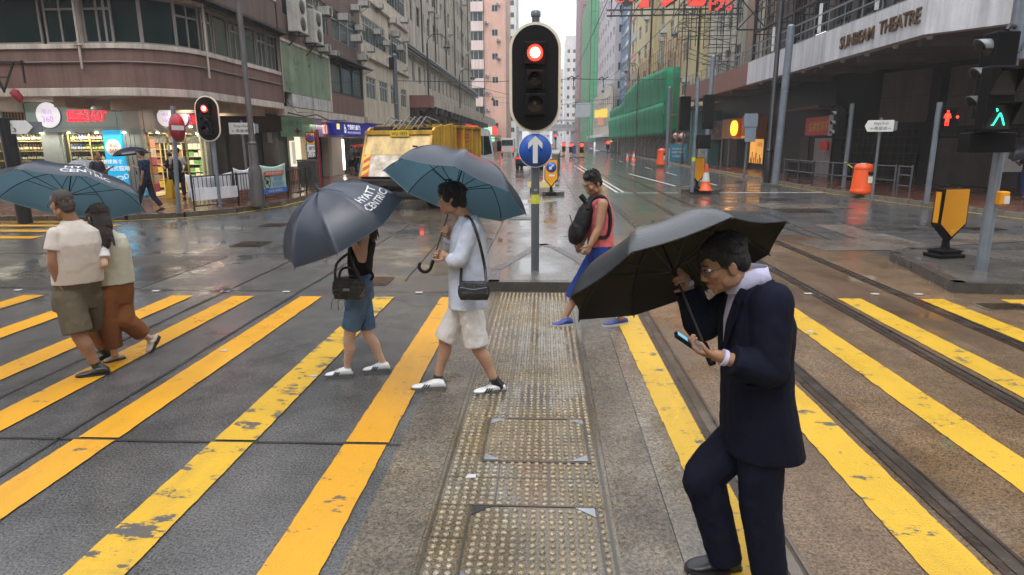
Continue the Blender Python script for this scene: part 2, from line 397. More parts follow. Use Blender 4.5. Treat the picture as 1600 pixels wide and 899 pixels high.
# ---- road paint
def paint(name, c, c2, worn=.5, r=.3):
    a = mat(name, c, r, var=.1, s=1.5, bump=.35, bs=110); n, l = nt(a); p = n['Principled BSDF']
    tc = n.new('ShaderNodeTexCoord'); mp = n.new('ShaderNodeMapping'); mp.inputs['Scale'].default_value = (1, 1, 1); l.new(tc.outputs['Object'], mp.inputs[0])
    def nz(s, sc_, lo, hi, d=9):
        m2 = n.new('ShaderNodeMapping'); m2.inputs['Scale'].default_value = sc_; l.new(tc.outputs['Object'], m2.inputs[0])
        z = n.new('ShaderNodeTexNoise'); z.inputs['Scale'].default_value = s; z.inputs['Detail'].default_value = d; z.inputs['Roughness'].default_value = .72; l.new(m2.outputs[0], z.inputs['Vector'])
        r_ = n.new('ShaderNodeMapRange'); r_.inputs[1].default_value = lo; r_.inputs[2].default_value = hi; l.new(z.outputs[0], r_.inputs[0]); return r_.outputs[0]
    old = p.inputs['Base Color'].links[0].from_socket
    def mixc(f, x, colr):
        m = n.new('ShaderNodeMix'); m.data_type = 'RGBA'; l.new(f, m.inputs[0]); l.new(x, m.inputs[6]); m.inputs[7].default_value = (*lin(colr), 1); return m.outputs[2]
    x = mixc(nz(2.2, (.5, 1.6, 1), 0.64 - .14 * worn, .70), old, c2)                     # thin older coat
    x = mixc(nz(3.6, (.9, 1.7, 1), .685 - .19 * worn, .70 - .19 * worn), x, (.07, .066, .06))  # worn through to the road
    x = mixc(nz(1.1, (1, 1, 1), .70, .74), x, (.3, .26, .16)); x = mixc(nz(48, (1, 1, 1), .66, .72, 3), x, (.10, .07, .02))
    gm = nz(1.3, (1.6, .25, 1), .50, .80, 7); m_ = n.new('ShaderNodeMath'); m_.operation = 'MULTIPLY'; m_.inputs[1].default_value = .45; l.new(gm, m_.inputs[0]); x = mixc(m_.outputs[0], x, (.16, .10, .03))   # tyre grime
    l.new(x, p.inputs['Base Color']); return a
M_YEL = paint('yellow_road_paint', (.56, .262, .005), (.44, .24, .01), .36)
M_YEL2 = paint('worn_yellow_road_paint', (.53, .31, .010), (.36, .24, .02), .72)
M_YEL3 = paint('old_yellow_road_paint', (.52, .31, .012), (.40, .27, .03), .5)
M_WHITE = paint('white_road_paint', (.55, .55, .52), (.4, .4, .38), .6)
def stripe(a, b, w, m, name='crossing_stripe', z=.010, jit=.0042):
    a, b = V(a), V(b); t = (b - a).normalized(); s = V((-t.y, t.x, 0)); n_ = max(2, int((b - a).length / .05)) if jit > .003 else max(2, int((b - a).length / 4)); mb = MB(); pr = None
    j1 = j2 = 0
    for i in range(n_ + 1):
        j1 = .45 * j1 + RN.uniform(-jit, jit) * .75; j2 = .45 * j2 + RN.uniform(-jit, jit) * .75
        p = a + (b - a) * i / n_ + V((0, 0, z)); q = (p - s * (w / 2 + j1), p + s * (w / 2 + j2))
        if pr: mb.quad(pr[0], pr[1], q[1], q[0])
        pr = q
    return struct(mb.build(name, m, weld=True))
xs = [(-5.75, M_YEL), (-4.74, M_YEL), (-3.92, M_YEL), (-3.02, M_YEL), (-2.07, M_YEL2), (-1.17, M_YEL)]
for x, m in xs:
    stripe((x, -2, 0), (x - .0, 3.845, 0), .285, m if x != -3.02 else M_YEL); stripe((x + .005, 3.88, 0), (x, 7.98, 0), .285, m)
stripe((-6.75, -2, 0), (-6.75, 7.95, 0), .285, M_YEL); stripe((-7.7, -2, 0), (-7.7, 7.95, 0), .285, M_YEL)
stripe((1.05, -2, 0), (.955, 7.6, 0), .27, M_YEL3, jit=.006)
for x in (1.92, 2.86, 3.86, 4.87, 5.85): stripe((x, -2, 0), (x, 8.05, 0), .29, M_YEL3, jit=.006)
for i, (y, xe) in enumerate([(13.2, -10.9), (14.25, -10.7), (15.2, -10.5), (16.0, -11.2), (12.1, -12.6)]): stripe((-22, y, 0), (xe, y, 0), .36, M_YEL)
# kerb lines, lane lines
def pline(pts, w, m, name): 
    for a, b in zip(pts, pts[1:]): stripe(a, b, w, m, name, jit=0)
pline([(-60, 16.02, 0), (-14, 15.95, 0), (-11, 16.2, 0), (-9.75, 16.95, 0), (-8.8, 18.1, 0), (-8.35, 20.3, 0), (-8.3, 60, 0), (-8.3, 140, 0)], .11, M_YEL3, 'yellow_kerb_line')
pline([(13.6, 13.8, 0), (12.1, 16.4, 0), (11.65, 18.7, 0), (11.2, 21.5, 0), (10.9, 24.4, 0), (10.75, 28, 0), (10.9, 33, 0), (11.4, 58, 0)], .11, M_YEL3, 'yellow_kerb_line')
stripe((6.5, 25.4, 0), (10.8, 25.6, 0), .22, M_WHITE, 'stop_line', jit=0)
stripe(G(983, 272), G(1073, 296), .14, M_WHITE, 'lane_line', jit=0); stripe(G(897, 259), G(964, 301), .12, M_WHITE, 'lane_line', jit=0); stripe(G(905, 259), G(974, 301), .10, M_WHITE, 'lane_line', jit=0)
stripe(G(962, 302), G(1060, 302), .15, M_WHITE, 'stop_line', jit=0)
for i in range(6): stripe((7.9, 30 + 9 * i, 0), (8.0, 34 + 9 * i, 0), .12, M_WHITE, 'lane_line', jit=0)
for i in range(7): stripe((-4.9, 28 + 8 * i, 0), (-4.9, 32 + 8 * i, 0), .1, M_WHITE, 'lane_line', jit=0)

# ---- tram rails set in the road
M_RUST = mat('rusty_flangeway', (.035, .02, .011), .3, var=.6, s=6, c2=(.012, .008, .005), bump=.3, bs=30)
M_RAIL = mat('rail_steel', (.16, .13, .105), .25, .85, var=.35, s=3)
for x0 in (1.17, 2.2, 3.57, 4.62):
    mb = MB(); yy = [-4, 6, 14, 24, 34, 42] + [44 + 2 * i for i in range(20)] + [90, 130, 200]
    for i in range(len(yy) - 1):
        for w0, w1, z, mi in ((-.085, .075, .011, 0), (-.03, .03, .015, 1), (.052, .07, .016, 1)):
            a, b = x0 + curveX(yy[i]), x0 + curveX(yy[i + 1])
            mb.quad((a + w0, yy[i], z), (a + w1, yy[i], z), (b + w1, yy[i + 1], z), (b + w0, yy[i + 1], z), mi)
    struct(mb.build('tram_rail', [M_RUST, M_RAIL], weld=True))

# ---- tactile path between the crossings
M_TAC = wetroad('tactile_concrete', (.115, .10, .08), (.12, .085, .035), .06, .22, 90, .12, patch=.9)
M_DOME = wetroad('tactile_dome', (.25, .225, .18), (.225, .165, .085), .08, .2, 50, .05, patch=.9)
M_TACD = mat('tactile_joint', (.05, .042, .03), .3)
M_STEEL = mat('steel_corner_plate', (.30, .31, .33), .25, .7, var=.2, s=9)
TX0, TX1, TP = -.56, .34, .05
covers = [(-.365, .285, 3.66, 4.27), (-.375, .285, 2.50, 3.135)]
def dome_field(mb, x0, x1, y0, y1, z, skip=None):
    ny = int(round((y1 - y0) / TP)); nx = int(round((x1 - x0) / TP)); px_, py_ = (x1 - x0) / nx, (y1 - y0) / ny
    for j in range(ny):
        for i in range(nx):
            x, y = x0 + (i + .5) * px_, y0 + (j + .5) * py_
            if skip and skip(x, y): continue
            n_ = 10 if y < 5 else 7; r = .0165
            vs = []; fs = []
            for rr, h in ((r, 0), (r * .9, .006), (r * .62, .0088)):
                vs += [(x + rr * cos(2 * pi * k / n_), y + rr * sin(2 * pi * k / n_), z + h) for k in range(n_)]
            vs.append((x, y, z + .0094))
            for q in range(2): fs += [(q * n_ + k, q * n_ + (k + 1) % n_, (q + 1) * n_ + (k + 1) % n_, (q + 1) * n_ + k) for k in range(n_)]
            fs += [(2 * n_ + k, 2 * n_ + (k + 1) % n_, 3 * n_) for k in range(n_)]
            mb.add(vs, fs, 2, True)
incov = lambda x, y: any(a - .028 < x < b + .028 and c - .028 < y < d + .028 for a, b, c, d in covers)
mb = MB(); mb.quad((TX0 - .02, -3, .008), (TX1 + .02, -3, .008), (TX1 + .06, 8.3, .008), (TX0 - .06, 8.3, .008))
dome_field(mb, TX0, TX1, 1.9, 8.25, .008, incov)
for x in (TX0 + .3, TX0 + .6): mb.quad((x - .004, -3, .0095), (x + .004, -3, .0095), (x + .004, 8.28, .0095), (x - .004, 8.28, .0095), 1)
for j in range(22):
    y = 1.95 + .3 * j; mb.quad((TX0, y - .004, .0098), (TX1, y - .004, .0098), (TX1, y + .004, .0098), (TX0, y + .004, .0098), 1)
for x in (TX0 - .015, TX1 + .012): mb.quad((x - .009, -3, .0105), (x + .009, -3, .0105), (x + .009, 8.28, .0105), (x - .009, 8.28, .0105), 1)
struct(mb.build('tactile_paving', [M_TAC, M_TACD, M_DOME], fix=False))
for k, (a, b, c, d) in enumerate(covers):
    lab = ['bumpy tactile manhole cover with steel corners, nearer the young man in white shorts', 'bumpy tactile manhole cover with steel corners, at the bottom edge of the picture'][k]
    t = thing('manhole_cover', lab, 'manhole cover', ((a + b) / 2, (c + d) / 2, .01), 'manhole covers in the tactile path')
    cs = .085
    def sk(x, y):
        u, v = min(x - a, b - x), min(y - c, d - y); return u + v < cs * 1.35 or u < .012
    mb = MB(); mb.bx(a, b, c, d, .006, .0125); dome_field(mb, a + .012, b - .012, c + .012, d - .012, .0125, sk); mb.build('tile_insert', [M_TAC, M_TACD, M_DOME], t, fix=False)
    mb = MB()
    for e in ((a - .02, a - .008, c - .02, d + .02), (b + .008, b + .02, c - .02, d + .02), (a - .008, b + .008, c - .02, c - .008), (a - .008, b + .008, d + .008, d + .02)): mb.bx(*e, .006, .0145)
    mb.build('frame', M_TACD, t)
    for sx, sy in ((0, 0), (1, 0), (0, 1), (1, 1)):
        x, y = (a, b)[sx], (c, d)[sy]; ux, uy = (1 - 2 * sx) * cs * 1.25, (1 - 2 * sy) * cs
        mb = MB(); mb.prism([(x, y, .0128), (x + ux, y, .0128), (x, y + uy, .0128)], (0, 0, .004)); 
        mb.build('corner_plate', M_STEEL if (sx, sy) not in ((0, 1),) or k == 0 else M_DARK, t)

# ---- pavements
def slab(name, poly, h, m, mk, kw=.16, closed=False, kerb_to=None):
    mb = MB(); mb.add([(x, y, h) for x, y in poly], [tuple(range(len(poly)))]); struct(mb.build(name, m))
    e = poly[:kerb_to] if kerb_to else poly + [poly[0]]
    mb = MB()
    for (x0, y0), (x1, y1) in zip(e, e[1:]):
        a, b = V((x0, y0, 0)), V((x1, y1, 0)); t = (b - a).normalized(); s = V((-t.y, t.x, 0)); L = (b - a).length; k = max(1, int(L / .9))
        for i in range(k):
            p, q = a + t * (L * i / k + .004), a + t * (L * (i + 1) / k - .004)
            mb.prism([p, q, q + s * kw, p + s * kw], (0, 0, h + .006))
    struct(mb.build('kerb', mk, bevel=.012))
LK = [(-8.6, 400), (-8.6, 140), (-8.6, 60), (-8.6, 20.3), (-9.05, 18.35), (-9.95, 17.25), (-11.05, 16.5), (-14, 16.25), (-80, 16.3)]
slab('left_pavement', LK + [(-80, 400)], .13, M_BRICKP, M_KERBD, kerb_to=len(LK))
RK = [(60, 11.5), (19, 12), (14.6, 13.4), (13.2, 14.9), (12.35, 16.5), (11.92, 18.7), (11.5, 21.5), (11.2, 24.4), (11.05, 28), (11.15, 33), (11.7, 58), (13, 100), (17, 160), (17, 400)]
slab('right_pavement', RK + [(60, 400)], .13, M_BRICKP, M_KERB, kerb_to=len(RK))
# traffic islands
M_ISL = wetroad('island_concrete', (.085, .08, .072), (.12, .112, .10), .06, .3, 70, .3)
def island(poly, h=.13, m=None, mk=None): slab('traffic_island', poly, h, m or M_ISL, mk or M_KERBD, .15)
island([(-.74, 8.34), (.8, 8.34), (.86, 8.9), (.62, 10.1), (.3, 11.2), (.05, 11.7), (-.15, 11.6), (-.4, 10.6), (-.78, 9.2)])
island([(5.62, 9.9), (5.35, 8.42), (6.2, 8.32), (12.5, 8.3), (12.5, 11.2), (6.3, 11.3), (5.75, 10.8)], .14)
island([(5.35, 25.5), (6.65, 25.0), (6.9, 25.6), (6.9, 27.8), (6.2, 28.2), (5.5, 27.6)], .13)
island([(-.05, 24.2), (.75, 24.2), (.8, 25.0), (.35, 25.4), (-.05, 25.1)], .13)
island([(1.1, 92), (2.6, 91), (3.2, 99), (1.6, 100)], .13); island([(3.3, 84), (5.2, 84), (5.4, 91), (3.6, 91)], .13)
# ================================================================ BUILDINGS: tools and materials
M_BROWN = mat('brown_render', (.165, .092, .075), .6, var=.14, s=2.5, bump=.35, bs=60, streak=.4)
M_PEBBLE = mat('brown_pebble_dash', (.13, .085, .07), .7, var=.35, s=28, bump=.9, bs=70, streak=.35)
M_CREAM = mat('stained_cream_render', (.52, .46, .40), .6, var=.12, s=2, bump=.2, bs=40, streak=.45)
M_BEIGE = mat('beige_render', (.52, .46, .37), .6, var=.10, s=1.5, bump=.2, bs=40, streak=.4)
M_WEATH = mat('weathered_concrete_render', (.47, .42, .36), .7, var=.2, s=.6, bump=.3, bs=20, streak=.6)
M_SOFF = mat('soffit_plaster', (.46, .40, .34), .6, var=.2, s=1.5, streak=.1)
M_FRAME = mat('grey_window_frame', (.20, .175, .165), .4, var=.15)
M_ALU = mat('aluminium_window_frame', (.42, .43, .43), .35, .5, var=.15)
M_GLASSD = glassy('dark_green_window_glass', (.010, .024, .022), .06, .9, .22)
M_GLASSG = glassy('grey_green_window_glass', (.05, .085, .07), .06, .8, .45)
M_CLEAR = glassy('shop_window_glass', (.05, .06, .06), .04, .10)
M_BLACK = mat('sooty_black', (.014, .013, .013), .5, var=.3)
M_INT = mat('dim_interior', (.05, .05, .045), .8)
M_PIPE = mat('painted_pipe', (.17, .12, .10), .5)
M_SHUT = corrugate(mat('roller_shutter', (.115, .105, .095), .4, .4, var=.2, s=2, streak=.3), 2.2, 1., 'Z', .03)
M_SHUTL = corrugate(mat('light_roller_shutter', (.34, .34, .35), .4, .4, var=.15, s=2, streak=.3), 2.2, 1., 'Z', .03)
M_ACW = mat('air_conditioner_casing', (.50, .49, .45), .5, var=.2, s=3, streak=.4)
M_GRILLE = corrugate(mat('air_conditioner_grille', (.10, .10, .10), .5), 9, .8, 'Z')
M_STEELD = mat('dark_painted_steel', (.022, .022, .024), .4, .3, var=.3)
M_GALV = mat('galvanised_steel', (.21, .235, .26), .38, .55, var=.16, s=4, streak=.15)
M_WHITE_L = mat('lit_white_acrylic', (.85, .85, .85), .3, emit=(1, .97, 1), es=.4)
M_RED_L = mat('lit_red_letters', (.75, .02, .04), .3, emit=(1, .03, .06), es=1.0)
M_TUBE = mat('fluorescent_tube', (.9, .9, .85), .3, emit=(1, .93, .78), es=9)
Z3 = V((0, 0, 1))
class Wall:
    """a plane of a building: a runs along u, b is the height"""
    def __init__(s, root, P0, u, n): s.root, s.P, s.u, s.n = root, V(P0), V(u).normalized(), V(n).normalized()
    def p(s, a, z, out=0.): return V((s.P.x, s.P.y, 0)) + s.u * a + s.n * out + Z3 * z
    def box(s, mb, a0, a1, z0, z1, o0, o1, mi=0):
        c = [s.p(a0, z0, o0), s.p(a1, z0, o0), s.p(a1, z0, o1), s.p(a0, z0, o1)]
        mb.prism(c, (0, 0, z1 - z0), mi); return mb
    def part(s, name, m, a0, a1, z0, z1, o0, o1, parent=None, bevel=0):
        return s.box(MB(), a0, a1, z0, z1, o0, o1).build(name, m, parent or s.root, bevel)
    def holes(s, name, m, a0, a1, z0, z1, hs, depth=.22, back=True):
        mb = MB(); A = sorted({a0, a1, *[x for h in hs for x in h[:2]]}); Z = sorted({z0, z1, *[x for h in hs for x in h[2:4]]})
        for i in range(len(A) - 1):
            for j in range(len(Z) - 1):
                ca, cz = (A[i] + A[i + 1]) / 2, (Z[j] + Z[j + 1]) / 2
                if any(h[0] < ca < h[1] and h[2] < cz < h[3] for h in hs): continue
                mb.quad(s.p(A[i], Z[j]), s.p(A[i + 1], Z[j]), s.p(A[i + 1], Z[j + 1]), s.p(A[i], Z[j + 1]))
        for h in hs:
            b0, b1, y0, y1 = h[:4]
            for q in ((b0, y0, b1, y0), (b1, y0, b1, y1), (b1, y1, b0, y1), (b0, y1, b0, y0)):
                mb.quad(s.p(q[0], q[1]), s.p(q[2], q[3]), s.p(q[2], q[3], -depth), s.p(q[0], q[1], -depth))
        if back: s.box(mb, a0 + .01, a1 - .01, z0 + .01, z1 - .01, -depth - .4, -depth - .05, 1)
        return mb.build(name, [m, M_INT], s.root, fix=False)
    def window(s, a0, a1, z0, z1, nx=2, fm=None, gm=None, rec=-.12, bar=.05, transom=None, name='window', parent=None, glass=True):
        mb = MB(); o0, o1 = rec - .03, rec + .03
        s.box(mb, a0, a1, z0, z0 + bar, o0, o1); s.box(mb, a0, a1, z1 - bar, z1, o0, o1)
        for k in range(nx + 1):
            x = a0 + bar / 2 + (a1 - a0 - bar) * k / nx; s.box(mb, x - bar / 2, x + bar / 2, z0 + bar, z1 - bar, o0, o1)
        if transom:
            z = z0 + (z1 - z0) * transom
            for k in range(nx):
                x0 = a0 + bar + (a1 - a0 - bar) * k / nx; x1 = a0 + (a1 - a0 - bar) * (k + 1) / nx; s.box(mb, x0, x1, z - bar / 2, z + bar / 2, o0 + .002, o1 - .002)
        f = mb.build(name, fm or M_FRAME, parent or s.root)
        if glass: s.box(MB(), a0 + .005, a1 - .005, z0 + .005, z1 - .005, rec - .012, rec - .004).build('pane', gm or M_GLASSD, f)
        return f
def off_path(path, d):
    out = []
    for i, p in enumerate(path):
        t = (V(path[min(i + 1, len(path) - 1)]) - V(path[max(i - 1, 0)])).normalized(); out.append((p[0] + t.y * d, p[1] - t.x * d))
    return out
def ribbon(name, path, z0, z1, o0, o1, m, parent, bevel=0):
    a, b = off_path([V((*p, 0)) for p in path], o0), off_path([V((*p, 0)) for p in path], o1)
    n = len(path); vs = [(x, y, z) for z in (z0, z1) for x, y in a] + [(x, y, z) for z in (z0, z1) for x, y in b]; fs = []
    A0, A1, B0, B1 = 0, n, 2 * n, 3 * n
    for i in range(n - 1):
        fs += [(A0 + i, A0 + i + 1, A1 + i + 1, A1 + i), (B0 + i, B1 + i, B1 + i + 1, B0 + i + 1), (A0 + i, B0 + i, B0 + i + 1, A0 + i + 1), (A1 + i, A1 + i + 1, B1 + i + 1, B1 + i)]
    fs += [(A0, A1, B1, B0), (A0 + n - 1, B0 + n - 1, B1 + n - 1, A1 + n - 1)]
    return MB().add(vs, fs).build(name, m, parent, bevel)
def seg_wall(root, a, b):
    a, b = V((*a, 0)), V((*b, 0)); u = (b - a).normalized(); return Wall(root, a, u, (u.y, -u.x, 0)), (b - a).length

# ---- air conditioners: one of each kind, then copies
def make_ac():
    r = thing('air_conditioner', '-', 'air conditioner')
    MB().bx(0, .75, -.35, .35, 0, .48).build('casing', M_ACW, r, .02)
    MB().bx(.75, .77, -.3, .12, .05, .43).build('grille', M_GRILLE, r)
    m = MB(); m.bar((0, -.3, -.02), (.7, -.3, -.02), .03); m.bar((0, .3, -.02), (.7, .3, -.02), .03); m.bar((0, -.3, -.4), (.6, -.3, -.03), .025); m.bar((0, .3, -.4), (.6, .3, -.03), .025); m.bar((.02, -.3, -.02), (.02, .3, -.02), .026); m.bar((.02, -.3, -.4), (.02, -.3, 0), .02); m.bar((.02, .3, -.4), (.02, .3, 0), .02); m.build('bracket', M_STEELD, r)
    return r
def make_acbig():
    r = thing('outdoor_condenser', '-', 'air conditioner')
    MB().bx(0, .45, -.5, .5, 0, 1.35).build('casing', M_ACW, r, .02)
    for z in (.35, 1.0): MB().lathe((.451, 0, z), [(.28, 0), (.28, .015), (.10, .03), (.02, .03)], 20, (1, 0, 0)).build('fan_grille', M_GRILLE, r)
    m = MB(); m.bar((-.1, -.45, -.04), (.5, -.45, -.04), .05); m.bar((-.1, .45, -.04), (.5, .45, -.04), .05); m.bar((-.1, -.45, -.6), (.45, -.45, -.05), .04); m.bar((-.08, -.46, -.04), (-.08, .46, -.04), .052); m.build('bracket', M_STEELD, r)
    return r
AC, ACB = make_ac(), make_acbig(); _ac_used = []
def ac(loc, rz, label, group, big=False, s=None):
    s = s or (1. if big else RN.uniform(.58, .76))
    p = ACB if big else AC
    o = p if p not in _ac_used else copy_tree(p)
    if p not in _ac_used: _ac_used.append(p)
    o.location = loc; o.rotation_euler = (0, 0, rz); o['label'] = label; o['group'] = group; o.scale = (s, s, s); return o
# ================================================================ LEFT SIDE: corner building with the wine shop
XS = -10.2
arc = [(-12.03 + 1.83 * sin(a), 19.83 - 1.83 * cos(a)) for a in [radians(7.5 * i) for i in range(13)]]
pfront = [(-34, 18.0), (-20, 18.0), (-14.5, 18.0)]
path = pfront + arc + [(XS, 21.5), (XS, 23.5), (XS, 25.55)]
cb = thing('corner_building', 'brown rendered corner building with rounded front and dark green windows above the wine shop', 'building', (-12, 20, 0))
ribbon('canopy_edge', path, 3.28, 3.5, -.5, .03, M_CREAM, cb, .012)
ribbon('wall_band', path, 3.5, 4.53, -.4, 0, M_BROWN, cb)
ribbon('sill', path, 4.53, 4.66, -.4, .05, M_CREAM, cb, .01)
ribbon('pipe', path, 4.16, 4.205, .0, .06, M_PIPE, cb, .015)
ribbon('inner_wall', path, 4.6, 9, -1.6, -1.5, M_INT, cb)
ribbon('lintel', path, 5.93, 6.02, -.4, .03, M_CREAM, cb, .01)
ribbon('ledge', path, 6.02, 6.10, -.4, .42, M_BLACK, cb)
mb = MB()
for i in range(40):
    y = 19.9 + i * .14; mb.bar((XS + .02, y, 5.9), (XS + .40, y, 6.01), .02)
mb.build('ledge_slats', M_BLACK, cb)
ribbon('upper_wall', path, 6.10, 7.2, -.4, -.02, M_PEBBLE, cb)
ribbon('upper_wall', path, 8.7, 14, -.4, -.02, M_PEBBLE, cb)
ribbon('upper_sill', path, 7.2, 7.28, -.4, .03, M_CREAM, cb)
# windows of the first floor: front, corner, street side
def X18(px): return D(px, 60, 18).x
segs = [((X18(-160), 18), (X18(-60), 18), 1, None), ((X18(-58), 18), (X18(64), 18), 1, None), ((X18(68), 18), (X18(121), 18), 2, .72), ((X18(128), 18), (X18(176), 18), 2, .72)]
segs += [(arc[0], arc[4], 1, None), (arc[4], arc[8], 1, None), (arc[8], arc[12], 2, .70)]
yy = [19.95, 20.65, 21.7, 22.65, 23.75, 24.6, 25.45]
for k in range(6): segs.append(((XS, yy[k]), (XS, yy[k + 1] - .06), 1 if k in (1, 3) else 2, None if k in (1, 3) else .72))
for a, b, nx, tr in segs:
    w, L = seg_wall(cb, a, b); w.window(0.02, L - .02, 4.67, 5.92, nx, M_FRAME, M_GLASSD if a[1] < 19.9 else M_GLASSG, -.12, .055, tr)
    w.window(0.05, L - .05, 7.3, 8.68, 2, M_FRAME, M_GLASSD, -.15, .05, .7)
w, L = seg_wall(cb, (X18(122), 18), (X18(127), 18)); w.part('pier', M_CREAM, 0, L, 4.66, 5.93, -.15, .02)
MB().tube([(X18(124.5), 17.93, 4.0), (X18(124.5), 17.93, 9)], .035, 8).tube([(X18(124.5), 17.95, 4.75), (X18(124.5) - .12, 17.9, 4.62), (X18(124.5) + .12, 17.9, 4.62)], .03, 6).build('downpipe', M_CREAM, cb)
MB().tube([(XS + .06, 19.86, 3.9), (XS + .06, 19.86, 9)], .035, 8).build('downpipe', M_CREAM, cb)
MB().tube([(XS + .06, 25.5, 3.5), (XS + .06, 25.5, 6)], .03, 8).build('downpipe', M_PIPE, cb)
mb = MB(); inner = off_path([V((*p, 0)) for p in path], -.4)
poly = [(x, y, 3.33) for x, y in inner] + [(-15, 25.55, 3.33), (-34, 25.55, 3.33)]
mb.prism(poly, (0, 0, .1)); mb.build('soffit', M_SOFF, cb)
for y in (19.9, 22.2, 24.6): MB().bx(-13.4, XS - .5, y, y + .35, 3.0, 3.325).build('beam', M_SOFF, cb)
for x in (-21, -17.6, -14.2): MB().bx(x, x + .35, 18.6, 21.2, 3.02, 3.324).build('beam', M_SOFF, cb)
MB().bx(-34, XS - .42, 25.45, 25.54, 3.45, 14).build('party_wall', M_INT, cb)
# end of the old sign frame hung at the left edge
t = thing('steel_sign_frame', 'rusty empty sign bracket with a red lamp sleeve at the far left', 'sign frame', (-15.2, 17.6, 4))
mb = MB()
for a, b in [((-15.6, 17.5, 4.6), (-15.6, 17.5, 3.5)), ((-15.6, 17.4, 4.15), (-14.1, 17.6, 4.15)), ((-14.9, 17.45, 4.15), (-14.7, 17.5, 3.35)), ((-14.3, 17.5, 4.15), (-14.7, 17.5, 3.4)), ((-14.15, 17.6, 4.2), (-14.15, 17.6, 3.6)), ((-15.6, 17.5, 3.75), (-14.5, 17.5, 3.75))]: mb.bar(a, b, .04)
mb.build('bracket', M_STEELD, t)
MB().box((-15.75, 17.5, 3.95), (.45, .12, 1.25)).build('sign_back', M_GALV, t, .02)
MB().tube([(-14.23, 17.35, 3.42), (-14.28, 17.33, 3.33), (-14.2, 17.35, 3.22), (-14.16, 17.35, 3.1)], [.07, .12, .11, .05], 10).build('cloth_cover', mat('red_cloth', (.25, .015, .02), .7, bump=.5, bs=12), t)

# ---- the wine shop
ws = thing('wine_shop', 'wine and snack shop with grey green fascia and red neon lettering on the corner', 'shop', (-16, 21.3, .13))
M_FASC = mat('grey_green_fascia', (.30, .40, .36), .4, var=.08, s=2)
M_FASC2 = mat('warm_grey_fascia', (.36, .33, .29), .45, var=.1, s=2)
M_PILL = mat('grey_panelled_pillar', (.30, .33, .32), .4, var=.1)
YS, XSH = 21.3, -13.4
def xs(px, Y=YS): return D(px, 200, Y).x
fw = Wall(ws, (0, YS, 0), (1, 0, 0), (0, -1, 0)); sw = Wall(ws, (XSH, 0, 0), (0, 1, 0), (1, 0, 0))
fw.part('fascia_board', M_FASC, xs(45), -13.95, 2.46, 3.32, -.1, .06, bevel=.01)
fw.part('fascia_board', M_FASC, -30, xs(45) - .9, 2.46, 3.32, -.1, .0, bevel=.01)
mb = MB(); fw.box(mb, xs(52), xs(186), 2.51, 2.53, .06, .075); fw.box(mb, xs(186) - .02, xs(186), 2.53, 3.1, .06, .075); mb.build('fascia_moulding', M_PILL, ws)
fw.part('fascia_end_panel', M_FASC2, -13.94, XSH + .05, 2.46, 3.32, -.1, .1, bevel=.01)
fw.part('head_beam', M_PILL, -30, XSH + .06, 2.36, 2.455, -.15, .12, bevel=.01)
mb = MB()
for k in range(9): fw.box(mb, xs(45) - .86 + k * .11, xs(45) - .81 + k * .11, 2.46, 3.3, -.2, -.1)
mb.build('timber_slat', mat('warm_timber', (.19, .10, .05), .5, var=.3, s=3, st=(6, 6, .6)), ws)
sw.part('fascia_board', M_FASC2, YS + .12, 25.5, 2.46, 3.32, -.1, .06, bevel=.01)
sw.part('head_beam', M_PILL, YS + .06, 25.5, 2.36, 2.455, -.15, .12, bevel=.01)
# pillars
fw.part('pillar', M_PILL, xs(64), xs(92), .13, 2.36, -.15, .08, bevel=.015)
fw.part('pillar', M_PILL, -13.98, XSH + .05, .13, 2.36, -.15, .10, bevel=.015)
sw.part('pillar', M_PILL, 25.2, 25.5, .13, 2.36, -.15, .1, bevel=.015)
sw.part('pillar', mat('dark_tiled_pillar', (.10, .12, .15), .3), 25.5, 25.95, .13, 3.3, -.2, .12)
mb = MB()
for x in (-13.9, -13.75, -13.6): fw.box(mb, x, x + .012, .2, 2.34, .1, .106)
mb.build('pillar_groove', M_BLACK, ws)
fw.part('stall_riser', M_PILL, -30, -13.98, .13, .45, -.12, .05)
# glazing
fw.window(-22, xs(64) - .01, .46, 2.35, 3, M_PILL, M_CLEAR, -.03, .04, name='shop_window')
fw.window(xs(92) + .01, xs(163), .46, 2.35, 1, M_PILL, M_CLEAR, -.03, .04, name='shop_window')
sw.window(YS + .35, 25.2, .16, 2.35, 3, mat('brass_frame', (.42, .30, .12), .3, .7), M_CLEAR, -.03, .045, name='shop_window')
# interior
room = MB(); room.bx(-30, XSH - .15, YS + .18, 29.5, .10, .135); room.build('shop_floor', mat('shop_floor_tile', (.45, .36, .25), .25), ws)
MB().bx(-30, -13.0, 26.2, 26.3, .13, 3.2).build('back_wall', mat('warm_shop_wall', (.62, .50, .34), .6), ws)
MB().bx(-30, XSH - .2, YS + .2, 26.2, 2.62, 2.7).build('ceiling', mat('shop_ceiling', (.6, .55, .46), .6), ws)
mb = MB()
for x in (-22, -20.4, -18.8, -17.2, -15.6, -14.2):
    for y in (22.6, 24.2, 25.4): mb.bx(x, x + .9, y, y + .16, 2.59, 2.615)
mb.build('ceiling_lamp', M_TUBE, ws)
mb = MB()
for i in range(9): mb.lathe((-21.5 + i * .95, YS - .13, 2.352), [(.05, 0), (.05, -.02), (.0, -.025)], 10)
for i in range(4): mb.lathe((XSH + .14, 22 + i * .85, 2.352), [(.05, 0), (.05, -.02), (.0, -.025)], 10)
mb.build('downlight', mat('lit_downlight', (.9, .85, .7), .3, emit=(1, .88, .62), es=14), ws)
def area(loc, size, e, c=(1, .86, .62), rot=(0, 0, 0)):
    l = bpy.data.objects.new('shop_light', bpy.data.lights.new('shop_light', 'AREA')); col.objects.link(l); l.location = loc; l.rotation_euler = rot
    l.data.shape = 'RECTANGLE'; l.data.size, l.data.size_y = size; l.data.energy = e; l.data.color = c; return l
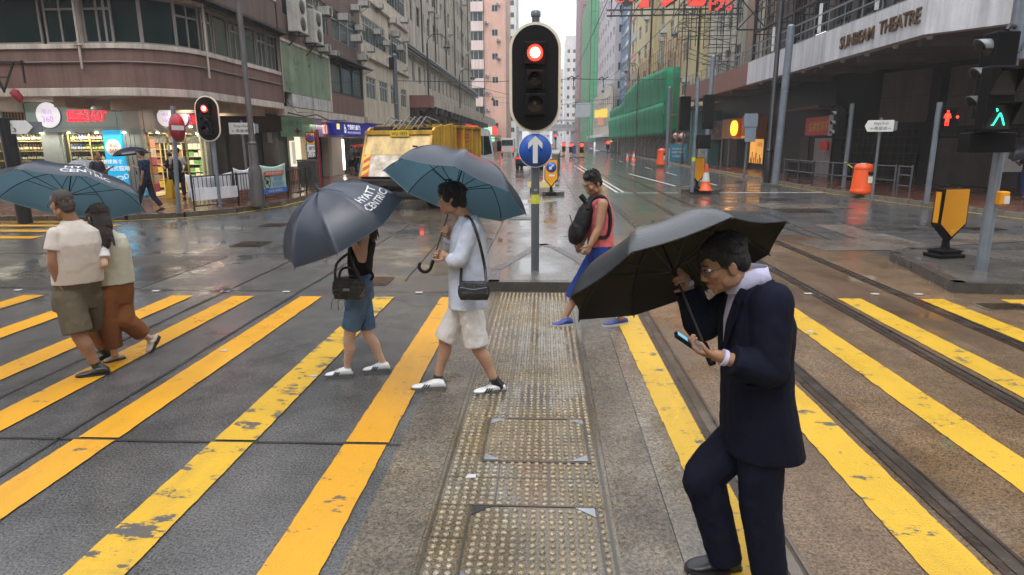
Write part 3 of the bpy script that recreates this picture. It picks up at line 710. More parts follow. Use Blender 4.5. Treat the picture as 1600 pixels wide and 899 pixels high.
area((-16.8, 21.40, 2.33), (6, .08), 95, (1, .84, .58), (radians(28), 0, 0)); area((-16.8, 22.9, 2.55), (6, .5), 60); area((-16.6, 19.6, 3.0), (6, .3), 26, (.95, 1, .95), (radians(40), 0, 0)); area((-12.3, 22.5, 3.15), (.4, 4), 40, (1, .84, .62)); area((-14.8, 23.8, 2.55), (2.2, 2.6), 190); area((-19.5, 24, 2.55), (4, 3), 200)
area((-13.0, 23.4, 2.3), (.1, 3.4), 30, (1, .85, .6)); area((-16.3, 20.9, 2.3), (5.5, .1), 34, (1, .9, .75))
# signs on the shop
cd = V((xs(82), YS - .10, 2.92))
def disc(name, c, n, r, m, parent, th=.08):
    return MB().lathe(c, [(r, 0), (r, th), (r * .97, th + .01), (0.0001, th + .01)], 40, n).build(name, m, parent)
dsc = disc('lit_disc_sign', cd + V((0, .06, 0)), (0, -1, 0), .41, M_WHITE_L, ws)
MB().lathe(cd + V((0, .06, 0)), [(.425, -.02), (.425, .06)], 40, (0, -1, 0)).build('sign_rim', mat('violet_sign_rim', (.12, .10, .45), .3), dsc)
M_LIL = mat('lilac_print', (.42, .22, .55), .4, emit=(.5, .25, .7), es=.5)
sign_text('sign_print', '優品', cd + V((0, -.045, .12)), (1, 0, 0), Z3, .17, M_LIL, dsc); sign_text('sign_print', '360', cd + V((0, -.045, -.13)), (1, 0, 0), Z3, .19, M_LIL, dsc)
LT = V((0, YS - .065, 0))
def lat(px, z): return V((xs(px), YS - .062, z))
M_REDB = mat('red_letter_sides', (.25, .01, .02), .4)
for s_, c, h, w in (('優品', lat(124, 2.945), .27, .60), ('BESTMART', lat(124, 2.755), .085, .60), ('360', lat(153, 2.89), .36, .62), ('°', lat(170, 3.03), .12, .12)):
    sign_text('neon_lettering', s_, c, (1, 0, 0), Z3, h, M_RED_L, ws, w, extrude=.05, bold=.004)
for y, x in ((22.2, XSH + .5), (23.0, XSH + .5)):
    d2 = disc('projecting_sign', (x, y - .07, 2.86), (0, -1, 0), .31, M_WHITE_L, ws, .14)
    MB().lathe((x, y - .07, 2.86), [(.325, .0), (.325, .10)], 36, (0, -1, 0)).build('sign_rim', mat('violet_sign_rim', 0), d2)
    sign_text('sign_print', '優品', (x, y - .228, 2.95), (1, 0, 0), Z3, .12, M_LIL, d2); sign_text('sign_print', '360', (x, y - .228, 2.76), (1, 0, 0), Z3, .14, M_LIL, d2)
    MB().bar((XSH, y, 2.86), (x - .3, y, 2.86), .03).build('sign_arm', M_STEELD, d2)
for s_, y, z, h, w in (('優品', 23.9, 2.98, .24, .8), ('BESTMART', 23.9, 2.74, .085, .8), ('360°', 24.85, 2.88, .34, .9)):
    sign_text('neon_lettering', s_, (XSH + .065, y, z), (0, 1, 0), Z3, h, M_RED_L, ws, w, extrude=.05, bold=.004)
# the tall blue poster
M_PBLUE = mat('blue_backlit_poster', (.02, .35, .62), .35, emit=(.02, .42, .75), es=.55)
M_PW = mat('white_print', (.8, .85, .85), .4, emit=(.9, 1, 1), es=.35)
po = thing('blue_poster', 'tall blue advertising poster with white drawings beside the wine shelves', 'poster', (xs(188), YS - .2, .2))
px0, px1 = xs(163) + .01, -14.0
MB().bx(px0, px1, YS - .16, YS - .02, .16, 2.42).build('poster_panel', M_PBLUE, po, .01)
pc = (px0 + px1) / 2; py_ = YS - .162
pd = MB().lathe((pc, py_ - .002, 1.86), [(.27, 0), (.27, .006), (.0001, .007)], 36, (0, -1, 0)).build('logo_disc', mat('cream_print', (.8, .74, .62), .4, emit=(1, .9, .75), es=.3), po)
sign_text('logo_print', '優品', (pc, py_ - .009, 1.94), (1, 0, 0), Z3, .14, mat('dark_red_print', (.25, .03, .04), .5), pd); sign_text('logo_print', '360', (pc, py_ - .009, 1.75), (1, 0, 0), Z3, .14, mat('dark_red_print', 0), pd)
sign_text('headline', '環球美食', (pc - .1, py_, 1.40), (1, 0, 0), Z3, .15, M_PW, po, .72, bold=.015); sign_text('headline', '一站式體驗', (pc, py_, 1.18), (1, 0, 0), Z3, .17, M_PW, po, .95, bold=.015)
mb = MB()
def ringp(cx, cz, r, w=.012, sq=1., a0=0, a1=2 * pi, n=24):
    for i in range(n):
        a, b = a0 + (a1 - a0) * i / n, a0 + (a1 - a0) * (i + 1) / n
        q = [(cx + (r + s * w) * cos(t), py_ - .004, cz + sq * (r + s * w) * sin(t)) for t, s in ((a, -1), (b, -1), (b, 1), (a, 1))]; mb.quad(*q)
ringp(pc - .25, .88, .12, sq=.45); ringp(pc + .1, .86, .17, sq=.4); ringp(pc + .1, .86, .1, .02, .5); ringp(pc + .32, .92, .07); ringp(pc - .2, .5, .22, .012, .6); ringp(pc - .2, .56, .12, .012, .5); ringp(pc + .25, .42, .16, .012, .35); ringp(pc + .2, .66, .05); ringp(pc + .28, .62, .06, .01, .6); ringp(pc - .05, .28, .3, .012, .3)
mb.build('line_drawing', M_PW, po, fix=False)
# shelves and bottles behind the glass
def shelf_unit(x0, x1, lab):
    t = thing('wine_shelf', lab, 'shelf', ((x0 + x1) / 2, YS + .5, .13))
    MB().bx(x0, x1, YS + .62, YS + .66, .14, 2.45).build('back_panel', mat('warm_shelf_back', (.24, .15, .07), .5), t)
    for k in range(6): MB().bx(x0, x1, YS + .28, YS + .615, .42 + k * .33, .445 + k * .33).build('board', mat('pale_wood', (.55, .40, .2), .4), t)
    for x in (x0, (x0 + x1) / 2 - .02, x1 - .04): MB().bx(x, x + .04, YS + .27, YS + .3, .14, 2.45).build('upright', mat('pale_wood', 0), t)
    return t
shelf_unit(-19.6, xs(64) - .05, 'lit wine shelf behind the window at the far left'); shelf_unit(xs(92) + .03, xs(163), 'lit wine shelf between grey pillar and blue poster')
bots = []
for nm, c, lc in (('dark', (.012, .02, .012), (.75, .7, .6)), ('red', (.035, .008, .01), (.7, .6, .4)), ('green', (.03, .07, .02), (.8, .75, .3)), ('clear', (.45, .35, .15), (.2, .12, .05)), ('blue', (.03, .05, .2), (.7, .7, .75))):
    mb = MB(); prof = [(.036, 0), (.037, .01), (.037, .16), (.03, .2), (.014, .225), (.013, .28), (.015, .282), (.0001, .285)]
    mb.lathe((0, 0, 0), prof, 10); mb.lathe((0, 0, 0), [(.0385, .05), (.0385, .13)], 10, mi=1)
    bots.append((nm, mb.mesh('bottle'), [mat('bottle_glass_' + nm, c, .1), mat('bottle_label_' + nm, lc, .5)]))
_first = {}
def bottle(x, y, z, k, s):
    nm, me, ms = bots[k]
    if nm not in _first:
        for m_ in ms: me.materials.append(m_)
        _first[nm] = bpy.data.objects.new('bottle', me); o = _first[nm]
    else: o = _first[nm].copy()
    col.objects.link(o); o.location = (x, y, z); o.scale = (s, s, s)
    tag(o, {'dark': 'dark wine bottle with pale label standing on a lit shop shelf', 'red': 'red wine bottle with tan label standing on a lit shop shelf', 'green': 'green bottle with yellow label standing on a lit shop shelf', 'clear': 'amber spirit bottle standing on a lit shop shelf', 'blue': 'blue bottle with silver label standing on a lit shop shelf'}[nm], 'bottle', nm + ' bottles in the wine shop window')
for (x0, x1, ks, step) in ((-18.55, xs(64) - .12, (0, 0, 1, 0), .105), (xs(92) + .1, xs(163) - .05, (3, 4, 2, 1, 0), .105)):
    for k in range(3, 6):
        x = x0
        kk = RN.choice(ks)
        while x < x1:
            if RN.random() < .2: kk = RN.choice(ks)
            bottle(x, YS + .36 + RN.uniform(-.02, .02), .445 + k * .33, kk, RN.uniform(.92, 1.06)); x += step
t = thing('price_banner', 'red and white price strip under the wine bottles', 'banner', (xs(125), YS + .2, 1.2))
MB().bx(xs(104), xs(162), YS + .2, YS + .21, 1.14, 1.30).build('strip', mat('price_strip', (.6, .16, .14), .5, c2=(.75, .72, .7), s=9), t)
# goods shelves seen through the side window
def goods_shelf(x0, x1, lab, y=25.75):
    t = thing('goods_shelf', lab, 'shelf', ((x0 + x1) / 2, y, .13))
    MB().bx(x0, x1, y + .3, y + .33, .14, 2.3).build('back_panel', mat('cream_shelf_back', (.55, .45, .3), .5), t)
    for k in range(7): MB().bx(x0, x1, y - .05, y + .295, .25 + k * .3, .275 + k * .3).build('board', mat('pale_wood', 0), t)
    for x in (x0, x1 - .04): MB().bx(x, x + .04, y - .06, y - .04, .14, 2.3).build('upright', mat('pale_wood', 0), t)
goods_shelf(-16.6, -15.45, 'tall goods shelf at the left inside the bright shop'); goods_shelf(-15.3, -14.55, 'narrow goods shelf at the middle of the bright shop'); goods_shelf(-14.4, -13.6, 'goods shelf of green and white packets at the right inside the shop')
packs = []
for nm, c in (('brown', (.28, .12, .05)), ('red', (.5, .05, .04)), ('green', (.12, .35, .1)), ('white', (.65, .62, .55)), ('amber', (.55, .32, .06))):
    packs.append((nm, MB().bx(-.09, .09, -.07, .07, 0, .2).mesh('packet'), mat('packet_' + nm, c, .4, var=.5, s=14)))
_pf = {}
for x0, x1, ks in ((-16.5, -15.5, (0, 0, 4, 1)), (-15.2, -14.6, (0, 4, 3)), (-14.33, -13.65, (2, 3, 2, 3))):
    for k in range(7):
        x = x0 + .1
        while x < x1:
            i = RN.choice(ks); nm, me, m_ = packs[i]
            if nm in _pf: o = _pf[nm].copy()
            else: me.materials.append(m_); o = bpy.data.objects.new('packet', me); _pf[nm] = o
            col.objects.link(o); o.location = (x, 25.79, .275 + k * .3); o.scale = (1, 1, RN.uniform(.7, 1.2)); tag(o, nm + ' food packet on a shelf inside the bright shop', 'packet', nm + ' packets inside the shop'); x += .2
t = thing('sale_banner', 'pale blue and red sale banner across the top of the shop entrance', 'banner', (XSH - .3, 23.4, 2.2))
MB().bx(XSH - .12, XSH - .1, YS + .5, 25.1, 2.0, 2.24).build('cloth', mat('sale_banner_cloth', (.5, .62, .68), .5, var=.5, s=10, c2=(.55, .15, .12)), t)
t = thing('poster_board', 'column of small pink and white flyers beside the shop entrance', 'poster', (XSH - .1, YS + .5, 1.2))
for k in range(6): MB().bx(XSH - .028, XSH - .02, YS + .38, YS + .72, .35 + k * .3, .62 + k * .3).build('flyer', mat('flyer_%d' % (k % 3), [(.6, .12, .25), (.7, .6, .5), (.65, .3, .2)][k % 3], .5, var=.5, s=12), t)
# yellow wet-floor board
t = thing('wet_floor_sign', 'yellow folding wet floor sign just inside the shop entrance', 'sign', (-13.05, 22.0, .13))
m_ = mat('yellow_plastic', (.75, .5, .02), .4)
for s_ in (-1, 1):
    MB().prism([(-13.05 - .13, 22 + s_ * .16, .13), (-13.05 + .13, 22 + s_ * .16, .13), (-13.05 + .09, 22 + s_ * .02, .75), (-13.05 - .09, 22 + s_ * .02, .75)], (0, .015 * s_, 0)).build('board', m_, t, .004)

# ================================================================ row along the street beyond the corner
rw = thing('dark_arcade_front', 'dark shutters and arcade front between the wine shop and the pharmacy', 'shop front', (-13, 30, .13))
aw = Wall(rw, (-12.9, 0, 0), (0, 1, 0), (1, 0, 0))
aw.part('wall', M_BLACK, 25.98, 31.6, .13, 3.3, -.4, 0)
for a, b, m in ((26.3, 28.2, M_SHUT), (29.4, 31.2, M_SHUT)): aw.part('shutter', m, a, b, .14, 2.5, 0, .05)
aw.part('fascia', mat('dark_red_fascia', (.06, .02, .015), .5), 28.3, 31.5, 2.55, 3.25, 0, .15)
sign_text('shutter_sign', '✚', (-12.84, 30.2, 2.25), (0, 1, 0), Z3, .3, mat('red_print', (.5, .03, .03), .5), aw.part('sign_plate', mat('white_plate', (.6, .6, .6), .4), 29.95, 30.45, 2.0, 2.48, .05, .07))
ph = thing('pharmacy', 'small pharmacy with green and purple sign and bright doorway', 'shop', (-12.8, 33, .13))
pw = Wall(ph, (-12.9, 0, 0), (0, 1, 0), (1, 0, 0))
M_PHS = mat('green_shop_sign', (.16, .27, .19), .4, var=.3, s=3, emit=(.3, .5, .3), es=.12); M_PHP = mat('purple_shop_sign', (.22, .12, .30), .4, var=.4, s=6, emit=(.4, .25, .5), es=.2)
pw.part('wall', M_BLACK, 31.6, 36.4, .13, 3.3, -.4, -.02)
pw.part('sign_board', M_PHS, 31.7, 33.5, 2.3, 3.25, 0, 1.1); pw.part('sign_board', M_PHP, 33.5, 34.6, 2.35, 3.25, 0, 1.1)
PX_ = -12.9 + 1.1
for s_, y, z, h, m in (('大藥房', 32.4, 2.95, .3, 'pale_print'), ('✚', 33.0, 2.6, .28, 'red_print'), ('參茸海味', 34.05, 2.8, .22, 'pale_print')):
    sign_text('sign_print', s_, (PX_ + .003, y, z), (0, 1, 0), Z3, h, mat(m, (.6, .65, .55), .5), ph)
for s_, y, z, h, m in (('大藥房', 0, 2.95, .3, 'pale_print'), ('✚', .3, 2.55, .28, 'red_print')):
    sign_text('sign_print', s_, (-12.35 + y, 31.695, z), (1, 0, 0), Z3, h, mat(m, 0), ph)
pw.part('doorway_light', mat('lit_doorway', (.8, .75, .65), .4, emit=(1, .9, .7), es=.8), 32.6, 34.2, .2, 2.3, -.015, 0)
pw.part('door_frame', mat('warm_shop_wall', 0), 32.45, 32.6, .14, 2.3, -.01, .3); pw.part('door_frame', mat('warm_shop_wall', 0), 34.2, 34.35, .14, 2.3, -.01, .3)
lb = pw.part('light_box', mat('lit_white_poster', (.8, .8, .75), .4, emit=(1, 1, .9), es=.7), 31.9, 32.4, .85, 2.1, .3, .4)
pw.part('poster_print', mat('poster_print', (.5, .55, .25), .4, var=.6, s=12, c2=(.7, .65, .6), emit=(.6, .6, .4), es=.5), 31.94, 32.36, .95, 2.05, .4, .405, lb)
pw.part('counter_goods', mat('orange_goods', (.6, .2, .05), .5, var=.7, s=12, c2=(.6, .5, .4)), 31.9, 32.6, .15, .84, .2, .45)
pw.part('shutter', M_SHUT, 34.5, 36.2, .14, 2.25, .0, .05)
sg = pw.part('sign_box', mat('grey_sign_box', (.35, .34, .32), .4), 34.75, 36.35, 2.3, 3.1, 0, .9)
lw = pw.part('lit_panel', M_WHITE_L, 34.9, 35.9, 2.5, 2.95, .9, .93, sg)
pw.part('red_bar', M_RED_L, 35.5, 35.62, 2.45, 3.0, .93, .96, sg)
sign_text('sign_print', '門市', (-11.965, 35.2, 2.72), (0, 1, 0), Z3, .3, mat('dark_print', (.05, .05, .06), .5), sg)
mb = MB(); pw.box(mb, 33.2, 36.2, 3.18, 3.26, .2, .5); mb.build('strip_lamp', mat('lit_strip', (.9, .9, .85), .3, emit=(1, .95, .8), es=5), ph)
area((-12.0, 34, 2.9), (1, 2.5), 30, (1, .9, .7))
# blue fronted bank
bk = thing('bank_branch', 'bank branch with long royal blue sign and pale doors behind the refuse truck', 'shop', (-12, 42, .13))
bw = Wall(bk, (-12.2, 0, 0), (0, 1, 0), (1, 0, 0))
bw.part('wall', mat('pale_stone_cladding', (.45, .38, .32), .4, var=.1), 36.6, 50, .13, 3.3, -.4, 0)
bw.part('stone_panel', mat('pale_stone_panel', (.62, .54, .46), .35, var=.06), 36.9, 38.9, .14, 2.35, 0, .06, bevel=.01)
bw.part('glass_door', M_GLASSD, 39.3, 44, .14, 2.35, 0, .04)
bw.part('stone_panel', mat('pale_stone_panel', 0), 44.2, 49.5, .14, 2.35, 0, .06, bevel=.01)
bw.part('light_strip', mat('lit_strip', 0), 39.05, 39.25, .4, 2.2, .02, .08)
M_BLUE = mat('royal_blue_sign', (.012, .02, .42), .3, emit=(.03, .05, .9), es=.12)
sb_ = bw.part('sign_board', M_BLUE, 36.55, 50, 2.42, 3.22, 0, .5, bevel=.01)
M_WL = mat('white_sign_letters', (.9, .9, .9), .4, emit=(1, 1, 1), es=.6)
for y0 in (39.9, 45.6):
    sign_text('sign_print', '交通銀行(香港)', (-11.695, y0 + .2, 2.9), (0, 1, 0), Z3, .34, M_WL, sb_, 2.7, bold=.02); sign_text('sign_print', 'BANK OF COMMUNICATIONS', (-11.695, y0 + .2, 2.6), (0, 1, 0), Z3, .12, M_WL, sb_, 2.7)
    sign_text('sign_print', 'b', (-11.695, y0 - 1.6, 2.8), (0, 1, 0), Z3, .5, M_WL, sb_, .36, bold=.03)
bw.part('sign_print', mat('yellow_lit', (.8, .6, .1), .4, emit=(1, .8, .2), es=1), 36.75, 37.25, 2.75, 3.05, .5, .505, sb_)
bw.part('red_lamp', mat('red_lamp', (.8, .02, .02), .4, emit=(1, .05, .05), es=4), 46.3, 46.6, 1.85, 2.3, .5, .65)
area((-11.3, 41, 2.35), (.5, 7), 30, (1, .9, .75))

# green glazed section and brown bay (floors above)
gb = thing('old_shophouse', 'stained shophouse with a green translucent panel and air conditioners beside the corner building', 'building', (XS, 31, 0))
gw = Wall(gb, (XS, 0, 0), (0, 1, 0), (1, 0, 0))
M_GRN = mat('green_translucent_sheet', (.20, .26, .16), .3, var=.25, s=1.3, streak=.45, c2=(.09, .15, .11))
gw.part('lower_panel', mat('flaking_white_panel', (.42, .42, .40), .6, var=.3, s=3, bump=.4, bs=15, streak=.5), 26.4, 31.3, 3.42, 3.93, -.2, .05)
gw.part('canopy_edge', M_CREAM, 25.6, 37, 3.05, 3.40, -.3, .03)
gw.part('translucent_panel', M_GRN, 25.65, 31.3, 3.95, 5.85, -.1, .02)
mb = MB(); gw.box(mb, 25.6, 31.4, 5.85, 5.95, -.1, .06); gw.box(mb, 31.3, 31.42, 3.42, 5.85, -.1, .06); gw.box(mb, 25.58, 25.66, 3.95, 5.85, -.1, .05); mb.build('panel_frame', M_CREAM, gb)
gw.part('lower_wall', M_BROWN, 31.45, 37.2, 3.42, 4.35, -.3, 0)
gw.holes('upper_wall', M_PEBBLE, 25.6, 37.2, 5.96, 15, [(26.2, 28.6, 6.9, 8.3), (29.2, 31.6, 6.9, 8.3), (32.2, 36.6, 6.9, 8.3), (26.2, 31, 9.6, 11), (32, 36.6, 9.6, 11)], .2)
for a, b, nx in ((31.5, 33.3, 1), (33.35, 35.2, 1), (35.25, 37.1, 1)): gw.window(a, b, 4.36, 5.9, nx, M_BLACK, M_GLASSG, -.05, .08)
gw.part('back_wall', M_INT, 25.7, 37.1, 3.4, 5.95, -1.6, -1.2)
mb = MB(); mb.prism([gw.p(31.3, 6.0, 0), gw.p(37.4, 6.0, 0), gw.p(37.4, 5.92, .6), gw.p(31.3, 5.92, .6)], (0, 0, .05)); 
for i in range(16): mb.bar(gw.p(31.4 + i * .39, 5.7, .02), gw.p(31.4 + i * .39, 5.92, .55), .025)
mb.build('awning', M_BLACK, gb)
for a, b, z0, z1 in ((26.2, 28.6, 6.9, 8.3), (29.2, 31.6, 6.9, 8.3), (32.2, 36.6, 6.9, 8.3), (26.2, 31, 9.6, 11), (32, 36.6, 9.6, 11)): gw.window(a, b, z0, z1, 3, M_ALU, M_GLASSG, -.1, .05, .7)
mb = MB()
for i in range(7): mb.tube([(XS + .1 + .05 * RN.random(), 26 + i * 1.7, 6.0 + RN.random() * .3), (XS + .15, 26.6 + i * 1.7, 5.7 + RN.random()), (XS + .1, 27.2 + i * 1.7, 6.4), (XS + .1, 27.5 + i * 1.7, 7.4)], .012, 5)
mb.build('cable', M_STEELD, gb)
mb = MB(); mb.tube([(XS + .12, 25.7, 3.15), (XS + .3, 27, 3.05), (XS + .25, 28.5, 3.2), (XS + .3, 30, 3.0), (XS + .2, 33, 3.1)], .03, 6); mb.tube([(XS + .1, 25.6, 3.6), (XS + .14, 26.6, 3.2), (XS + .12, 28.5, 3.3)], .012, 5); mb.build('cable_bundle', M_STEELD, gb)
MB().bx(-34, XS - 1.7, 25.6, 50, 3.45, 15).build('core', M_INT, gb); MB().bx(-34, -10.25, 25.6, 50.1, 3.3, 3.39).build('soffit', M_SOFF, gb); MB().bx(-34, -13.35, 26, 50, .1, 3.3).build('rear_wall', M_BLACK, gb)
g1 = 'air conditioners on the old shophouse'
for y, z in ((27.0, 6.3), (28.9, 6.15)): ac((XS + .05, y, z), 0, 'tall double fan condenser on a bracket above the green panel, %s of the two' % ('nearer' if y < 28 else 'farther'), g1, True)
for y, z in ((30.2, 6.0), (31.6, 5.95), (30.5, 7.6), (33.5, 7.9), (35.5, 7.2), (36.4, 7.9), (36.6, 6.4), (29.2, 8.3), (27.6, 8.4)): ac((XS, y, z), 0, 'stained window air conditioner on the brown upper wall', g1)
# beige block
bb = thing('beige_block', 'beige rendered low block with small windows and a barred upper window strip', 'building', (XS, 43, 0))
ew = Wall(bb, (XS, 0, 0), (0, 1, 0), (1, 0, 0))
h1 = [(37.9, 40.1, 4.5, 5.75), (41.0, 43.1, 4.5, 5.75), (44.0, 46.2, 4.5, 5.75), (47.1, 49.0, 4.5, 5.75)]; h2 = [(37.6, 43.0, 7.6, 9.0), (44.0, 49.6, 7.6, 9.0), (37.6, 43.0, 10.8, 12.2), (44.0, 49.6, 10.8, 12.2)]
ew.holes('wall', M_BEIGE, 37.2, 50, 3.35, 15, h1 + h2, .2)
ew.part('band', M_BEIGE, 37.2, 50, 3.1, 3.42, .0, .18, bevel=.02); ew.part('cornice', M_CREAM, 37.2, 50, 6.75, 6.95, 0, .2, bevel=.02); ew.part('cornice', M_CREAM, 37.2, 50, 9.9, 10.1, 0, .2, bevel=.02)
for a, b, c, d in h1: ew.window(a, b, c, d, 3, M_ALU, M_GLASSG, -.08, .07, .72)
for a, b, c, d in h2: ew.window(a, b, c, d, 7, M_ALU, M_GLASSG, -.06, .07, .7)
for z0 in (7.5, 10.7):
    mb = MB()
    for i in range(46): mb.bar(ew.p(38 + i * .24, z0 + .1, .06), ew.p(38 + i * .24, z0 + 1.0, .06), .02)
    mb.build('railing_bars', M_STEELD, bb)
g2 = 'air conditioners on the beige block'
for y, z in ((38.5, 7.1), (40.2, 8.3), (42.5, 8.0), (43.4, 7.0), (45.0, 8.9), (46.2, 8.2), (47.5, 7.0), (48.6, 9.1), (44.2, 9.6), (41, 9.9), (48.0, 10.3), (38.2, 10.2)): ac((XS, y, z), 0, 'window air conditioner on the beige wall with barred windows', g2)
for y, z in ((35.8, 8.8), (37.3, 9.3)): ac((XS, y, z), 0, 'window air conditioner under the dark awning at the shophouse edge', g1)
# weathered long block
gy = thing('weathered_block', 'long soot streaked tenement block with rows of dark small windows down the left side', 'building', (-11, 75, 0))
W2 = Wall(gy, (-11.2, 0, 0), (0, 1, 0), (1, 0, 0))
hs_ = []; rows = [(12.0 + 3.0 * j) for j in range(8)]
for j, z in enumerate(rows):
    for i in range(19):
        a = 50.9 + i * 2.75; hs_.append((a, a + (1.35 if i % 3 else 1.8), z, z + 1.6))
W2.holes('wall', M_WEATH, 50.2, 103, 9.4, 37, hs_, .3)
for k, (a, b, c, d) in enumerate(sorted(hs_, key=lambda h: h[0] + h[2])[:60]): W2.window(a, b, c, d, 2, M_FRAME, M_GLASSD, -.15, .06, .6)
mb = MB()
for (a, b, c, d) in sorted(hs_, key=lambda h: h[0] + h[2])[60:]:
    W2.box(mb, a, b, c, c + .06, -.18, -.12); W2.box(mb, (a + b) / 2 - .03, (a + b) / 2 + .03, c, d, -.18, -.12); W2.box(mb, a, b, c + .9, c + .96, -.179, -.121)
o = mb.build('window_frames', M_FRAME, gy); o['kind'] = 'stuff'
mb = MB()
for i in range(30):
    a = 51.9 + i * 1.72; W2.box(mb, a, a + .14, 9.4, 36, 0, .05)
mb.build('pilaster', M_WEATH, gy)
for i in range(7): MB().tube([W2.p(53.4 + i * 7.3, 9.5, .2), W2.p(53.4 + i * 7.3, 36, .2)], .07, 7).build('drain_pipe', M_BLACK, gy)
h3 = [(50.9 + 2.6 * i, 51.9 + 2.6 * i, 6.9, 8.3) for i in range(19)]
W3 = Wall(gy, (-10.6, 0, 0), (0, 1, 0), (1, 0, 0))
W3.holes('podium_wall', M_WEATH, 50.2, 103, 5.6, 9.2, h3, .25)
for k, (a, b, c, d) in enumerate(h3): W3.window(a, b, c, d, 2, M_FRAME, M_GLASSD, -.15, .07)
for z in (8.75, 9.05, 9.3): MB().tube([W3.p(50, z, .3), W3.p(103, z, .3)], .11, 8).build('service_pipe', M_BLACK if z < 9.2 else M_GALV, gy)
W3.part('podium_slab', M_WEATH, 50.1, 103, 9.2, 9.4, -1, .2)
W3.part('canopy', mat('red_brown_canopy_end', (.16, .06, .05), .5, streak=.3), 50.1, 51.6, 4.6, 5.5, -.3, 2.0); W3.part('canopy', M_WEATH, 51.6, 103, 4.75, 5.4, -.3, 2.0)
for i in range(18): W3.part('canopy_bracket', M_BLACK, 52.5 + i * 2.8, 53 + i * 2.8, 4.2, 4.75, 1.2, 2.05)
Wall(gy, (-13, 0, 0), (0, 1, 0), (1, 0, 0)).part('arcade_wall', M_INT, 50.1, 103, .13, 4.9, -.3, 0)
for i in range(11): MB().bx(-11.2, -10.6, 50.3 + i * 5.2, 50.9 + i * 5.2, .13, 4.75).build('arcade_column', M_WEATH, gy)
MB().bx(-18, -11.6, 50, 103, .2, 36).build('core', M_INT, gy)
for i in range(22):
    y = 52 + RN.random() * 48; j = RN.randrange(8); ac((-11.2, y, 11.3 + 3 * j), 0, 'small window air conditioner on the soot streaked tenement', 'air conditioners on the tenement')
# ================================================================ RIGHT SIDE: the theatre
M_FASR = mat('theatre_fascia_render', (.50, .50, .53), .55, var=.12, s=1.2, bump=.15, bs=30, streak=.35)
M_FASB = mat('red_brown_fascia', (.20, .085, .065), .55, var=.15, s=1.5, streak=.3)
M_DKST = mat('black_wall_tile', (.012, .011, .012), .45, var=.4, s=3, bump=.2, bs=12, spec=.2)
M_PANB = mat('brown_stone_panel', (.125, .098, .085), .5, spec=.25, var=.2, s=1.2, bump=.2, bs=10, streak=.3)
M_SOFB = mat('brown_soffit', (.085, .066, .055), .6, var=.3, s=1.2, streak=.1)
M_BRONZE = mat('bronze_letters', (.12, .07, .035), .4, .5, var=.3)
XR = 11.5; ZB, ZT = 5.08, 6.28
th = thing('theatre', 'dark theatre building with a long grey canopy carrying raised bronze letters', 'theatre', (14, 30, .13))
cpath = [(XR, 55.0), (XR, 38.6)]; cpath2 = [(XR, 38.6), (XR, 21.2)]; cpath3 = [(XR, 21.2), (13.0, 19.3), (16, 18.0), (24, 16.6), (36, 15.8)]
ribbon('canopy_fascia', cpath, ZB, ZT, -.35, 0, M_FASB, th, .01)
ribbon('canopy_fascia', cpath2, ZB, ZT, -.35, .03, M_FASR, th, .01)
ribbon('canopy_fascia', cpath3, ZB, ZT + .9, -.35, .03, M_FASR, th, .01)
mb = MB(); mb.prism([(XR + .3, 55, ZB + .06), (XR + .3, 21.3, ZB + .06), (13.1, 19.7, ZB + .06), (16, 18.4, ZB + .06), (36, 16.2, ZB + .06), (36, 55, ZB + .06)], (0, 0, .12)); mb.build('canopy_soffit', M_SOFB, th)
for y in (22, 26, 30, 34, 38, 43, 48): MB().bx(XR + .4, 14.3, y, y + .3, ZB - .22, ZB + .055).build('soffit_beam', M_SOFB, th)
for i in range(9):
    MB().lathe((XR + .55, 21.9 + i * 2.0, ZB + .055), [(.0001, -.1), (.07, -.09), (.1, -.04), (.1, 0)], 12).build('soffit_lamp', mat('pale_lamp_bowl', (.55, .5, .45), .4), th)
w = Wall(th, (XR, 0, 0), (0, -1, 0), (-1, 0, 0))   # a = -Y
for s_, q0, q1, zc in (('SUNBEAM', 1316, 1367, 5.64), ('THEATRE', 1375, 1437, 5.70)):
    ya0, ya1 = DX(q0, 60, XR).y, DX(q1, 60, XR).y
    sign_text('raised_letters', s_, (XR - .03, (ya0 + ya1) / 2, zc), (0, -1, 0), Z3, .44, M_BRONZE, th, ya0 - ya1, extrude=.05, bold=.012)
mb = MB()
for k, z in enumerate((6.35, 6.75, 7.15)): mb.tube([(XR + .15, 21.3, z), (XR + .15, 38.4, z)], .028, 6)
for i in range(12): mb.tube([(XR + .15, 21.4 + i * 1.45, ZT), (XR + .15, 21.4 + i * 1.45, 7.15)], .025, 6)
mb.build('handrail', M_GALV, th)
mb = MB()
for z in (6.4, 6.75, 7.1): mb.tube([(XR + .15, 38.8, z), (XR + .15, 54.8, z)], .028, 6)
for i in range(12): mb.tube([(XR + .15, 38.9 + i * 1.44, ZT), (XR + .15, 38.9 + i * 1.44, 7.1)], .025, 6)
mb.build('handrail', M_GALV, th)
